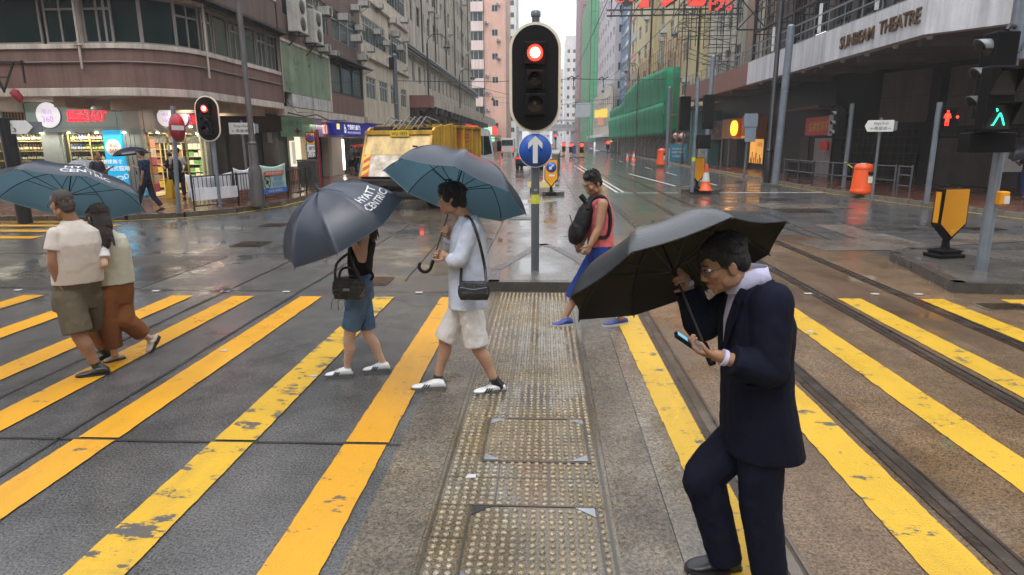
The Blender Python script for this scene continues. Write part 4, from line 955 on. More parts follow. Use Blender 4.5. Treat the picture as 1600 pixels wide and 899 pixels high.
# inner wall: shops at X=14.4, then the slanting entrance
plan = [(14.4, 58), (14.4, 33.6), (16.75, 28.85), (18.1, 25.2), (20.5, 22.5), (40, 20)]
ribbon('inner_wall', plan, .13, ZB + .05, -.5, 0, M_DKST, th)
def slant(i): return seg_wall(th, plan[i], plan[i + 1])
w2, L2 = slant(1); w3, L3 = slant(2); w4, L4 = slant(3)
def along(wl, px, py):   # where the sight line through a pixel meets a wall
    r = ray(px, py); A = wl.P; den = r.x * wl.u.y - r.y * wl.u.x
    return (r.x * (0 - A.y) - r.y * (0 - A.x)) / -den if abs(den) > 1e-9 else 0
def a_of(wl, px): 
    r = ray(px, 250); n = V((r.y, -r.x, 0)); return -(n.dot(V((wl.P.x, wl.P.y, 0)))) / n.dot(wl.u)
w2.part('stone_panel', M_PANB, max(.1, a_of(w2, 1367)), min(L2 - .2, a_of(w2, 1441)), 2.75, 4.95, 0, .08, bevel=.01)
w3.part('stone_panel', M_PANB, .25, 3.75, 2.55, 4.9, 0, .08, bevel=.01); w4.part('stone_panel', M_PANB, .1, 3.4, 2.6, 4.9, 0, .08)
w2.part('panel_joint', M_BLACK, max(.1, a_of(w2, 1367)), min(L2 - .2, a_of(w2, 1441)), 3.84, 3.86, .08, .084); w3.part('panel_joint', M_BLACK, .25, 3.75, 3.72, 3.74, .08, .084)
w3.part('roller_shutter', M_SHUT, .1, 3.6, .14, 2.05, 0, .05)
mb = MB()
for i in range(24):
    for j in range(3): w3.box(mb, .12 + i * .148, .22 + i * .148, 2.12 + j * .13, 2.2 + j * .13, .01, .03)
mb.build('vent_lattice', M_BLACK, th)
w3.part('column', M_DKST, 3.75, 4.0, .13, 5.0, 0, .3); w2.part('column', M_DKST, L2 - .35, L2, .13, 5.0, 0, .25)
mb = MB()
for i in range(14): w2.box(mb, .6 + i * .3, .63 + i * .3, .14, 2.6, .02, .06)
for j in range(7): w2.box(mb, .6, 4.6, .3 + j * .36, .33 + j * .36, .025, .055)
mb.build('folding_gate', mat('dull_gate_metal', (.05, .045, .035), .4, .6), th)
# wall above the canopy and its cage of dark bars
uw = Wall(th, (13.3, 0, 0), (0, 1, 0), (-1, 0, 0)); M_UP = mat('sooty_theatre_wall', (.085, .082, .08), .6, var=.3, s=1, streak=.5)
hsu = [(20 + 2.6 * i, 21.7 + 2.6 * i, 7.1, 9.3) for i in range(7)]
uw.holes('upper_wall', M_UP, 17, 40.2, 6.2, 16, hsu, .3)
for h in hsu: uw.window(*h, 3, M_STEELD, M_GLASSD, -.15, .06, .6)
for y in (40.4, 43.9): uw.part('pilaster', mat('tan_pilaster', (.22, .16, .125), .5, streak=.3), y, y + .55, 6.2, 16, 0, .35)
mb = MB()
for i in range(29): mb.bar((12.25, 20.5 + i * .7, 6.3), (12.25, 20.5 + i * .7, 11.6), .05)
for j in range(9): mb.bar((12.25, 20.4, 6.9 + j * .58), (12.25, 40.3, 6.9 + j * .58), .045)
for i in range(11): mb.bar((12.25, 20.5 + i * 1.96, 8.0), (13.3, 20.5 + i * 1.96, 8.0), .05); mb.bar((12.25, 20.5 + i * 1.96, 10.3), (13.3, 20.5 + i * 1.96, 10.3), .05)
for y in (20.4, 27.3, 34, 40.2): mb.bar((12.2, y, 6.3), (12.2, y, 11.8), .14)
mb.bar((12.2, 20.4, 7.0), (12.2, 40.3, 9.4), .06); mb.bar((12.2, 20.4, 8.1), (12.2, 40.3, 8.1), .1); mb.bar((12.2, 20.4, 10.3), (12.2, 40.3, 10.3), .1)
mb.build('steel_cage', M_STEELD, th)
for y in (30.5, 36.4, 25.5): MB().bx(12.0, 12.1, y, y + .12, 6.6, 7.8).build('light_batten', mat('pale_batten', (.6, .6, .6), .4), th)
MB().bx(11.7, 12.1, 29.0, 30.0, 6.32, 6.42).build('flood_lamp', mat('lit_flood', (.8, .8, .8), .4, emit=(1, 1, 1), es=1.2), th)
MB().bx(16, 40, 19.0, 58, 5.3, 15.8).build('core', M_INT, th)
lw = Wall(th, (13.6, 0, 0), (0, 1, 0), (-1, 0, 0)); hs5 = [(45.2 + 2.5 * i, 46.6 + 2.5 * i, 6.9, 8.6) for i in range(4)] + [(45.2 + 2.5 * i, 46.6 + 2.5 * i, 10, 11.6) for i in range(4)]
lw.holes('upper_wall', mat('pale_yellowed_wall', (.42, .40, .33), .6, var=.15, streak=.5), 40.9, 57, 6.2, 20, hs5, .3)
for h in hs5: lw.window(*h, 2, M_ALU, M_GLASSG, -.12, .06, .6)
MB().bx(13.9, 40, 40.9, 57, 5.3, 20).build('core', M_INT, th)
# roadside shops beneath the canopy
sw_ = Wall(th, (14.4, 0, 0), (0, 1, 0), (-1, 0, 0))
os_ = thing('lit_orange_shop', 'small shop with glowing orange window and wooden box signs under the theatre canopy', 'shop', (14.2, 40, .13))
ow = Wall(os_, (14.4, 0, 0), (0, 1, 0), (-1, 0, 0)); M_WOOD = mat('orange_wood_sign', (.34, .125, .025), .4, var=.2, s=2, st=(3, 3, .4))
def ya(px, X=14.4): return DX(px, 230, X).y
y0, y1 = ya(1196), ya(1152)
ow.part('box_sign', M_WOOD, y0 - .1, y0 + 1.4, 2.15, 3.6, .02, 1.2, bevel=.02)
ow.part('box_sign', M_WOOD, y0 + 2.9, y1 - .3, 2.15, 3.5, .02, 1.3, bevel=.02)
MB().lathe((14.4 - 1.3, y0 + 2.6, 2.85), [(.5, 0), (.5, .12), (.0001, .13)], 30, (-1, -.12, 0)).build('round_lamp_sign', mat('lit_orange_disc', (.9, .4, .05), .4, emit=(1, .36, .02), es=2.6), os_)
M_OG = mat('glowing_orange_window', (.75, .33, .05), .35, var=.5, s=1.1, emit=(1, .5, .1), es=.5, c2=(.25, .07, .02))
gl = ow.part('window_display', M_OG, y0 + .15, y0 + 3.0, .5, 2.1, .02, .06)
ow.part('door', mat('dark_wood', (.05, .025, .015), .3), y0 + 3.2, y0 + 4.2, .14, 2.1, .02, .06); ow.part('frame', mat('dull_gate_metal', 0), y0 - .1, y0 + .1, .14, 2.15, 0, .1); ow.part('frame', mat('dull_gate_metal', 0), y0 + 3.02, y0 + 3.18, .14, 2.15, 0, .1)
mb = MB()
for i, (a, h) in enumerate([(.5, .9), (.75, 1.1), (1.1, .8), (1.5, 1.2), (1.9, .9), (2.3, 1.25), (2.6, .85)]): ow.box(mb, y0 + a, y0 + a + .16, .5, h, .06, .07)
mb.build('silhouette_print', mat('brown_print', (.16, .035, .012), .5), gl, fix=False)
sign_text('window_print', '茶餐廳', (14.32, y0 + .9, 1.75), (0, -1, 0), Z3, .3, mat('brown_print', 0), gl)
area((13.2, y0 + 1.5, 2.3), (1.2, 2.5), 22, (1, .6, .25))
hs_shop = thing('herbal_shop', 'closed herbal tea shop with red and gold sign above a pale roller shutter', 'shop', (14.2, 34.5, .13))
hw = Wall(hs_shop, (14.4, 0, 0), (0, 1, 0), (-1, 0, 0)); ys0, ys1 = ya(1300), ya(1274)
hw.part('roller_shutter', M_SHUTL, ys0, ys1, .14, 2.1, .02, .06)
sb2 = hw.part('sign_board', mat('red_sign_board', (.30, .02, .015), .4, var=.2, emit=(.5, .03, .02), es=.1), ys0 - .45, ys1 + .95, 2.25, 3.15, .1, .25, bevel=.02)
hw.part('sign_frame', mat('dull_gate_metal', 0), ys0 - .5, ys1 + 1.0, 2.18, 3.22, .02, .1); hw.part('side_box', mat('grey_sign_box', 0), ys0 - 1.05, ys0 - .52, 2.2, 3.2, .02, .5)
sign_text('sign_letters', '益壽堂涼茶', (14.145, (ys0 + ys1) / 2 + .25, 2.7), (0, -1, 0), Z3, .5, mat('gold_letters', (.55, .36, .06), .35, .4), sb2, 2.4, bold=.02)
rb = hw.part('small_sign', mat('red_sign_board', 0), ys0 - .35, ys0 + .55, 1.5, 1.95, .3, .4)
hw.part('awning', mat('rusty_awning', (.12, .045, .03), .5, streak=.3), ys0 - .9, ys1 + 1.6, 3.55, 3.62, 0, 1.2); hw.part('side_door', M_BLACK, ys1 + .8, ys1 + 2.0, .14, 2.2, .01, .04)
cs_ = thing('corner_stall_shop', 'row of closed shops with hanging signs and glowing shrine lights under the red brown canopy', 'shop', (14.2, 50, .13))
cw = Wall(cs_, (14.4, 0, 0), (0, 1, 0), (-1, 0, 0))
a0, a1 = ya(1140), ya(1075)
cw.part('poster_board', mat('pale_poster_board', (.36, .33, .30), .5, var=.4, s=1.5, c2=(.2, .1, .09)), ya(1128), ya(1098), 2.1, 3.6, .02, .9)
for k in range(3): cw.part('glass_front', M_GLASSD, ya(1140) + k * 2.1, ya(1140) + k * 2.1 + 1.9, .3, 2.1, .01, .05); cw.part('door_post', mat('cream_post', (.42, .38, .32), .5), ya(1140) + k * 2.1 - .12, ya(1140) + k * 2.1, .14, 2.15, .0, .12)
cw.part('roller_shutter', M_SHUT, 49.5, 53, .14, 2.4, .01, .06); cw.part('teal_side_wall', mat('teal_paint', (.05, .16, .15), .5), 54.6, 54.8, .14, 4.4, 0, 2.4)
for k, (px, z0, z1, wd, m) in enumerate([(1088, .5, 1.7, .5, mat('blue_white_poster', (.35, .4, .55), .5, var=.6, s=5, c2=(.05, .1, .4))), (1096, .5, 1.6, .5, mat('cream_poster', (.5, .5, .4), .5, var=.4, s=6)), (1090, 2.1, 2.7, .5, mat('yellow_sign', (.7, .5, .05), .5, emit=(1, .8, .1), es=.3)), (1058, .6, 1.8, .5, mat('red_poster', (.5, .06, .05), .5, var=.6, s=8, c2=(.6, .5, .3))), (1064, .6, 1.8, .4, mat('red_poster', 0)), (1089, 1.6, 2.0, .3, mat('lit_white_small', (.8, .8, .8), .4, emit=(1, 1, 1), es=1.5))]):
    p = DX(px, 230, 12.9); MB().bx(p.x - wd / 2, p.x + wd / 2, p.y - .04, p.y + .04, z0 + .1, z1 + .1).build('hanging_sign', m, cs_)
p = DX(1089, 215, 12.9); m = M_RED_L
MB().prism([(p.x - .5, p.y, 2.75), (p.x + .35, p.y, 2.75), (p.x + .25, p.y, 3.2), (p.x + .05, p.y, 3.6), (p.x, p.y, 3.1)], (0, .1, 0)).build('lit_red_sign', m, cs_)
p = DX(1061, 220, 12.9)
for k in (-.3, .3): MB().lathe((p.x + k, p.y, 2.5), [(.3, 0), (.3, .06), (.0001, .06)], 20, (0, -1, 0)).build('round_sign', mat('red_white_round', (.6, .2, .2), .5, var=.6, s=6, c2=(.7, .65, .6)), cs_)

# the big neon sign on its frame over the road
ns = thing('neon_theatre_sign', 'large red neon character sign on a black steel frame reaching over the street', 'sign', (12.5, 45, 9.9))
mb = MB(); X0, X1, YN = 4.35, 12.6, 45.0
for z in (10.0, 10.35): mb.bar((X0 - .3, YN, z), (X1 + .2, YN, z), .09)
for z in (12.2, 14.2, 15.2): mb.bar((X0, YN + .25, z), (X1, YN + .25, z), .09)
for i in range(13): mb.bar((X0 + i * .68, YN + .25, 10.0), (X0 + i * .68, YN + .25, 15.2), .06); mb.bar((X0 + i * .68, YN - .1, 10.0), (X0 + i * .68, YN + .6, 10.0), .05)
for i in range(6): mb.bar((X0 + i * 1.4, YN + .6, 10.1), (X0 + (i + 1) * 1.4, YN + .6, 12.2), .05)
mb.build('steel_frame', M_STEELD, ns)
M_NEON = mat('red_neon_tube', (.62, .07, .05), .35, emit=(.9, .05, .03), es=.25, var=.1); M_NEOB = mat('black_sign_backing', (.02, .018, .02), .5)
for ch, x, h, wd in (('新', 5.95, 3.3, 3.0), ('光', 8.95, 3.3, 3.0)):
    sign_text('backing_character', ch, (x + .18, YN + .12, 12.1), (1, 0, 0), Z3, h, M_NEOB, ns, wd, extrude=.12, bold=.035)
    sign_text('neon_character', ch, (x, YN, 12.1), (1, 0, 0), Z3, h, M_NEON, ns, wd, extrude=.1, bold=.02)
for ch, z in (('院', 10.95), ('戲', 12.75)):
    sign_text('backing_character', ch, (11.45, YN + .12, z), (1, 0, 0), Z3, 1.5, M_NEOB, ns, 1.5, extrude=.1, bold=.03)
    sign_text('neon_character', ch, (11.35, YN, z), (1, 0, 0), Z3, 1.5, M_NEON, ns, 1.5, extrude=.1, bold=.008)
lt = thing('lattice_tower', 'dark steel lattice scaffold carrying the neon sign beside the yellow block', 'scaffold', (12, 47, 6))
mb = MB()
for x in (9.2, 10.1, 11.0, 11.9, 12.8):
    for y in (46, 47.6): mb.bar((x + (9.9 - 9.2) * 0, y, 7.0 if x > 11 else 8.2), (x, y, 13.5), .05)
for j in range(11):
    z = 7.2 + j * .55
    for y in (46, 47.6): mb.bar((9.2 if j > 2 else 11, y, z), (12.8, y, z), .04)
    for x in (9.2, 10.1, 11, 11.9, 12.8):
        if j > 2 or x > 10.9: mb.bar((x, 46, z), (x, 47.6, z), .035)
for j in range(4): mb.bar((9.2, 46, 8.6 + j * 1.1), (12.8, 46, 9.7 + j * 1.1), .035); mb.bar((12.8, 47.6, 8.6 + j * 1.1), (9.2, 47.6, 9.7 + j * 1.1), .035)
for k in range(3): mb.bar((11.6, 42 + k, 6.4), (11.6, 56, 9.5 - k * .4), .05); 
mb.build('lattice', M_STEELD, lt)
br = thing('sign_bracket', 'black cross braced steel bracket beside the tan pilaster', 'bracket', (12.5, 40.5, 8))
mb = MB(); c = [(11.2, 40.3, 8.3), (12.9, 40.3, 8.3), (12.9, 40.3, 10.1), (11.2, 40.3, 10.1)]
for i in range(4): mb.bar(c[i], c[(i + 1) % 4], .08)
mb.bar(c[0], c[2], .06); mb.bar(c[1], c[3], .06); mb.bar((11.2, 40.3, 10.1), (11.2, 44.9, 10.1), .07); mb.bar((12.9, 40.3, 9), (13.3, 40.3, 9), .07); mb.build('braces', M_STEELD, br)

# yellow blocks beyond the theatre
M_YELW = mat('pale_yellow_tower_render', (.52, .44, .24), .6, var=.1, s=.8, bump=.1, streak=.28)
M_PINKP = mat('faded_pink_panel', (.46, .22, .19), .6, streak=.3); M_BLUP = mat('faded_blue_panel', (.30, .38, .42), .6, streak=.3)
yb = thing('yellow_tower', 'pale yellow residential tower with bay windows behind the green netting', 'building', (14, 70, 0))
def block(root, x, y0, y1, zt, m, wins, colr=None, out=.0, zb=5, x2=26):
    w = Wall(root, (x, 0, 0), (0, 1, 0), (-1, 0, 0)); f = Wall(root, (0, y0, 0), (1, 0, 0), (0, -1, 0))
    hs1 = [h for h in wins]
    w.holes('street_wall', m, y0, y1, zb, zt, hs1, .25)
    f.part('side_wall', m, x + .26, x2, zb, zt, -.5, -.0)
    for h in hs1[:40]: w.window(*h[:4], 2, M_ALU, M_GLASSG, -.12, .07, .65)
    MB().bx(x + .7, x2, y0 + .55, y1, zb, zt - .05).build('core', M_INT, root)
    return w, f
def grid(y0, y1, n, z0, z1, dz, w, h): return [(y0 + (y1 - y0) * (i + .5) / n - w / 2, y0 + (y1 - y0) * (i + .5) / n + w / 2, z, z + h) for i in range(n) for z in [z0 + dz * k for k in range(int((z1 - z0) / dz))]]
w, f = block(yb, 13.0, 58.5, 74, 34, M_YELW, grid(60, 74, 2, 6.2, 32, 3.1, 2.0, 1.6))
w, f = block(yb, 13.9, 74, 84, 34, M_YELW, grid(74.4, 83.6, 2, 6.2, 32, 3.1, 2.0, 1.6))
for k in range(8):
    for y, m in ((75.2, M_PINKP), (80, M_BLUP)): w.part('spandrel_panel', m, y, y + 3, 4.9 + 3.1 * k, 6.1 + 3.1 * k, 0, .12)
w, f = block(yb, 12.9, 84, 96, 34, M_YELW, grid(84.5, 95.5, 2, 6.2, 32, 3.1, 2.2, 1.6))
w, f = block(yb, 13.9, 96, 110, 30, M_YELW, grid(96.5, 109.5, 3, 6.2, 28, 3.1, 2.2, 1.6))
for k in range(7): w.part('spandrel_panel', M_PINKP if k % 2 else M_BLUP, 97, 109, 4.9 + 3.1 * k, 6.1 + 3.1 * k, 0, .12)
for i in range(26):
    y = RN.choice([60.5, 73.5, 75.5, 79, 83, 85, 95, 97, 103]) + RN.random(); ac((13.0 if y < 74 or 84 < y < 96 else 13.9, y, 7 + 3.1 * RN.randrange(8) + RN.random() * .4), pi, 'small air conditioner on the pale yellow tower', 'air conditioners on the yellow tower', s=.9)
# green netted scaffold at street level
gs = thing('netted_scaffold', 'green debris net scaffold wrapped round the lower floors beyond the theatre', 'scaffold', (11.6, 85, 0))
M_NET = mat('green_debris_net', (.003, .17, .075), .7, spec=.2, var=.35, s=.6, bump=1., bs=5, st=(1, 1, .25), c2=(.003, .10, .05))
def net(pts_top, pts_bot, name='net_sheet', n=60, sag=.09):
    rings = []
    mb = MB(); P = []
    for i in range(n + 1):
        t = i / n; a = V(pts_bot[0]).lerp(V(pts_bot[1]), t); b = V(pts_top[0]).lerp(V(pts_top[1]), t); row = []
        for j in range(9):
            s_ = j / 8; p = a.lerp(b, s_); k = sag * (sin(t * n * .9) * .5 + sin(t * n * .37 + 2 * s_) * .5 + .7 * sin(pi * s_ * 2))
            nx_ = (V(pts_bot[1]) - V(pts_bot[0])).normalized(); nn = V((nx_.y, -nx_.x, 0)); row.append(p + nn * k)
        P.append(row)
    vs = [p for r in P for p in r]; fs = [(i * 9 + j, (i + 1) * 9 + j, (i + 1) * 9 + j + 1, i * 9 + j + 1) for i in range(n) for j in range(8)]
    o = MB().add(vs, fs, 0, True).build(name, M_NET, gs); sm = o.modifiers.new('thick', 'SOLIDIFY'); sm.thickness = .02; return o
XN = 11.55
net([(XN, 65, 5.7), (XN, 118, 5.9)], [(XN, 65, 2.55), (XN, 118, 2.55)], n=110); net([(XN + .15, 65, 8.9), (XN + .15, 84, 9.5)], [(XN + .15, 65, 5.5), (XN + .15, 84, 5.7)], n=50); net([(XN + .15, 84, 9.6), (XN + .15, 98, 8.6)], [(XN + .15, 84, 5.7), (XN + .15, 98, 5.7)], n=30); net([(XN + .15, 98, 7.6), (XN + .15, 118, 7.3)], [(XN + .15, 98, 5.7), (XN + .15, 118, 5.7)], n=40)
net([(14.5, 64.8, 9.0), (XN + .1, 65, 8.9)], [(14.5, 64.8, 2.6), (XN + .1, 65, 2.6)], n=16, sag=.1)
mb = MB()
for i in range(21): mb.bar((XN + .5, 60.3 + i * 2.9, .13), (XN + .5, 60.3 + i * 2.9, 9.2 + (RN.random() if i < 14 else -1.5)), .09); mb.bar((XN + 2, 60.3 + i * 2.9, .13), (XN + 2, 60.3 + i * 2.9, 3), .09); mb.bar((XN + .5, 60.3 + i * 2.9, 1.2), (XN + 1.6, 61.5 + i * 2.9, 2.6), .06)
for z in (2.5, 4.4): mb.bar((XN + .5, 60, z), (XN + .5, 118, z), .09)
mb.build('bamboo_pole', mat('dark_bamboo', (.09, .06, .035), .6), gs)
mb = MB()
for i in range(34): mb.bar((12.6, 60.5 + i * 1.3, 9), (12.6, 60.5 + i * 1.3, 11.0 + RN.random() * 2.0), .07)
for z in (10, 11, 12): mb.bar((12.6, 60, z), (12.6, 104, z - .6), .06)
mb.build('bare_bamboo', mat('bare_bamboo', (.26, .13, .06), .6), gs)
MB().bx(13.5, 14, 58.5, 120, .13, 5).build('dark_shop_wall', M_BLACK, gs)
# hoarding at the foot of the scaffold: each panel lifts off by itself
M_HOARD = mat('white_hoarding', (.58, .58, .56), .5, var=.12, s=1.5, streak=.45)
hb = thing('hoarding_panel', 'white hoarding panel in the row below the green netting', 'hoarding', (11.9, 63, .13))
MB().bx(11.85, 11.92, 61.6, 64.4, .16, 1.35).build('sheet', M_HOARD, hb); MB().bx(11.84, 11.86, 61.6, 61.7, .13, 1.4).build('post', M_STEELD, hb)
hb['group'] = 'white hoarding panels below the netting'
for i in range(1, 17):
    if i in (4,): continue
    o = copy_tree(hb); o.location = (11.9 + .01 * RN.uniform(-1, 1), 63 + 3.1 * i, .13)
t = thing('teal_notice_board', 'teal site notice board with white lines of text at the near end of the hoarding', 'notice board', (11.8, 60.3, .13))
tp = MB().box((12.0, 59.2, 1.0), (1.5, .06, 1.55)).build('board', mat('teal_board', (.02, .16, .24), .45), t)
for z, s_ in ((1.35, 'WORK SITE'), (1.05, 'KEEP OUT'), (.7, '工程進行中')): sign_text('board_text', s_, (12.0, 59.165, z), (1, 0, 0), Z3, .16, mat('white_print2', (.6, .65, .65), .5), tp, 1.1)
# ================================================================ FAR END OF THE STREET, in the mist
def tower(name, lab, x0, x1, y0, y1, z1, m, nx, ny, dz=3.1, win=M_GLASSD, ww=.5, zb=0.13, wh=1.4, fm=None, cat='building'):
    """block with window rows on the face towards the junction and on its street face"""
    t = thing(name, lab, cat, ((x0 + x1) / 2, (y0 + y1) / 2, 0)); street = 1 if x1 < 0 else -1
    f = Wall(t, (x0, y0, 0), (1, 0, 0), (0, -1, 0)); xs_ = x1 if street > 0 else x0; s = Wall(t, (xs_, y0, 0), (0, 1, 0), (street, 0, 0))
    rows_ = [5 + dz * k for k in range(int((z1 - 6) / dz))]; hf = []; hs = []
    for z in rows_:
        for i in range(nx): c = (x1 - x0) * (i + .5) / nx; hf.append((c - ww * (x1 - x0) / nx / 2, c + ww * (x1 - x0) / nx / 2, z, z + wh))
        for i in range(ny): c = (y1 - y0) * (i + .5) / ny; hs.append((c - ww * (y1 - y0) / ny / 2, c + ww * (y1 - y0) / ny / 2, z, z + wh))
    f.holes('front_wall', m, 0, x1 - x0, zb, z1, hf, .25); s.holes('street_wall', m, 0, y1 - y0, zb, z1, hs, .25)
    MB().bx(x0 + .7, x1 - .7, y0 + .7, y1, zb, z1 - .05).build('core', M_INT, t)
    n_ = 0
    for w, hh in ((f, hf), (s, hs)):
        for h in hh[:45]: w.window(*h, 2, fm or M_ALU, win, -.12, .08)
        if len(hh) > 45:
            mb = MB()
            for h in hh[45:]: w.box(mb, *h, -.16, -.1)
            o = mb.build('window_panes', win, t); o['kind'] = 'stuff'
    return t, f, s
M_PINK = mat('salmon_pink_render', (.58, .34, .26), .6, var=.08, s=.5, streak=.2); M_PALEP = mat('pale_pink_band', (.62, .50, .47), .6, var=.1, streak=.3)
M_LILAC = mat('lilac_grey_render', (.42, .40, .44), .6, var=.1, s=.5, streak=.3); M_MAROON = mat('maroon_tower_render', (.22, .09, .10), .6, var=.1, s=.5, streak=.2)
M_GTOW = mat('bright_green_net', (.07, .42, .20), .6, var=.15, s=.4, streak=.15); M_WTOW = mat('white_tower_render', (.60, .58, .58), .6, var=.08, s=.5, streak=.2); M_BLUG = mat('blue_curtain_glass', (.12, .2, .3), .15, var=.2)
t, f, s = tower('pink_tower', 'salmon pink residential tower with pale balcony bands at the far left end of the street', -13.4, -8.6, 150, 172, 58, M_PINK, 1, 3, 5.0, ww=.28)
lb_ = thing('balcony_tower', 'pale pink banded balcony wing left of the salmon pink tower', 'building', (-15, 150, 0)); lw_ = Wall(lb_, (-17, 149.5, 0), (1, 0, 0), (0, -1, 0))
MB().bx(-17, -13.45, 150.2, 172, .13, 58).build('core', M_INT, lb_)
for k in range(13):
    lw_.part('balcony_band', M_PALEP, 0, 3.5, 6 + 4 * k, 8 + 4 * k, -.6, .3); lw_.window(.1, 3.4, 8 + 4 * k, 10 + 4 * k, 3, M_ALU, M_GLASSD, -.3, .1)
for k in range(14): ac((-13.0 + RN.choice([.2, 2.8]), 149.95, 9 + 3.7 * k), -pi / 2, 'small air conditioner on the salmon pink tower', 'air conditioners on the pink tower', s=1.1)
tower('white_tower', 'pale misty tower beside the salmon pink tower', -10.6, -8.2, 196, 215, 75, M_WTOW, 1, 4, 3.2)
tower('lilac_tower', 'tall lilac grey tower with paired windows behind the green netting', 12.6, 19, 122, 160, 60, M_LILAC, 3, 7, 3.2, ww=.42)
gt, f, s = tower('glass_tower', 'narrow blue glass office slab between yellow and lilac towers', 13.6, 18, 111, 121.5, 45, M_BLUG, 3, 6, 2.2, win=M_BLUG, ww=.85, wh=1.5)
gn = thing('green_wrapped_tower', 'slim tower wrapped in bright green scaffold netting', 'building', (13, 185, 0))
for k in range(13): MB().bx(11.2, 14, 166, 205, 2 + 2.8 * k, 4.75 + 2.8 * k).build('net_storey', M_GTOW, gn, .06)
mb = MB()
for i in range(9): mb.bar((11.15, 166 + i * 4.8, 0), (11.15, 166 + i * 4.8, 38.6), .12)
for i in range(4): mb.bar((11.3 + i * .85, 165.9, 0), (11.3 + i * .85, 165.9, 38.6), .1)
mb.build('scaffold_poles', mat('dark_bamboo', 0), gn)
tower('maroon_tower', 'tall maroon tower fading into mist behind the green wrapped tower', 11.0, 16, 212, 240, 75, M_MAROON, 2, 5, 3.1, ww=.4)
tower('white_slab_tower', 'white tower with maroon stripes standing in the mist at the end of the street', 8.3, 12.6, 262, 285, 42, M_WTOW, 2, 4, 3.4, ww=.45)
tower('distant_tower', 'pale grey tower dissolving in mist, left of the white slab tower', 4.2, 9.4, 330, 350, 37, M_LILAC, 3, 4, 3.2)
tower('distant_tower', 'very faint wide tower closing the street behind the footbridge', -9, 3.4, 390, 410, 52, M_LILAC, 6, 4, 3.4)
tower('distant_tower', 'faint tower at the left kerb beyond the white misty tower', -16, -10.2, 245, 270, 40, M_WTOW, 3, 4, 3.2)
tower('low_block', 'low grey shop block under the lilac tower', 12.2, 18, 120, 160, 10.5, M_WEATH, 2, 8, 3.0) if False else None
lo = thing('low_shop_block', 'grey low shop block with small signs beyond the netting', 'building', (13, 135, 0)); lo_w = Wall(lo, (11.9, 0, 0), (0, 1, 0), (-1, 0, 0))
lo_w.holes('street_wall', M_WEATH, 119, 162, 3.4, 12, [(121 + 4 * i, 123.2 + 4 * i, z, z + 1.6) for i in range(10) for z in (5, 8.6)], .2); MB().bx(11.9, 12.5, 118.9, 119.2, 3.4, 12).build('end_wall', M_WEATH, lo)
for i in range(10):
    for z in (5, 8.6): lo_w.window(121 + 4 * i, 123.2 + 4 * i, z, z + 1.6, 2, M_ALU, M_GLASSD, -.1, .07)
lo_w.part('canopy', mat('pale_canopy', (.5, .5, .5), .5), 119, 162, 2.9, 3.4, -1, 1.4); lo_w.part('shop_front', M_INT, 119, 162, .13, 2.9, -1.2, -1); MB().bx(11.2, 11.5, 121.9, 122, 2.2, 3.4).build('green_sign', mat('green_sign2', (.03, .25, .18), .4), lo)
for y, z, c in ((125, 6.5, 'yellow_sign'), (131, 5.2, 'red_poster'), (140, 7, 'yellow_sign')): MB().bx(10.6, 11.85, y, y + .15, z, z + 1.6).build('hanging_sign', mat(c, (.6, .4, .05)), lo)
ll = thing('left_shop_block', 'low arcade of busy shops with lit red signs at the far left', 'building', (-12, 125, 0)); llw = Wall(ll, (-11, 0, 0), (0, 1, 0), (1, 0, 0))
llw.part('upper_wall', M_WEATH, 103.2, 149, 3.6, 7, -1, 0); llw.part('shop_front', M_INT, 103.2, 149, .13, 3.6, -3, -1.4); llw.part('canopy', M_BEIGE, 103.2, 149, 3.1, 3.6, -1.4, 1.2)
for y, z0, z1, m in ((88, 3.2, 5.4, 'a'), (97, 2.9, 3.9, 'a'), (112, 3.3, 4.6, 'b'), (126, 3.4, 5.0, 'a'), (118, 2.2, 3.0, 'b')):
    t = thing('shop_sign', '%s projecting over the left pavement %s' % (('lit red shop sign', 'lit green and white cross sign')[m == 'b'], {88: 'above the cab of the refuse truck', 97: 'just beyond the truck mirror', 112: 'beside the blue arrow sign', 126: 'farthest along', 118: 'low beside the arrow sign'}[y]), 'sign', (-9.6, y, z0))
    MB().bx(-10.4, -8.9, y, y + .2, z0, z1).build('panel', mat('red_lit_sign', (.7, .04, .04), .4, emit=(1, .05, .05), es=.8) if m == 'a' else mat('green_lit_sign', (.5, .7, .6), .4, emit=(.3, 1, .6), es=.8), t); MB().bar((-11, y + .1, z1 - .1), (-8.9, y + .1, z1 - .1), .06).build('arm', M_STEELD, t)
# footbridge across the end of the street
fb = thing('footbridge', 'grey covered footbridge crossing the far end of the street', 'footbridge', (0, 240, 0))
M_FB = mat('footbridge_concrete', (.42, .43, .45), .6, streak=.3)
MB().bx(-14, 14, 238, 242, 6.0, 7.0).build('deck', M_FB, fb); MB().bx(-14, 14, 237.6, 242.4, 9.6, 10).build('roof', M_FB, fb)
mb = MB()
for i in range(15): mb.bx(-14 + i * 2, -13.7 + i * 2, 238, 238.3, 7, 9.6)
mb.build('mullions', M_FB, fb)
for x in (-9.6, 3.2, 9.6): MB().bx(x, x + 1.6, 239, 241, 0, 6).build('pier', M_FB, fb)
MB().bx(-14, 14, 238.3, 238.36, 7, 8.3).build('parapet', mat('footbridge_glass', (.3, .33, .35), .2), fb)
t = thing('gantry_sign', 'grey back of a large road direction sign at the right of the footbridge', 'sign', (8.5, 150, 0)); MB().bx(7.0, 10.4, 150, 150.15, 7.5, 10.6).build('panel', mat('sign_back_grey', (.3, .33, .36), .4), t, .03); MB().tube([(10.2, 150.3, 0), (10.2, 150.3, 10)], .15, 8).build('post', M_GALV, t)
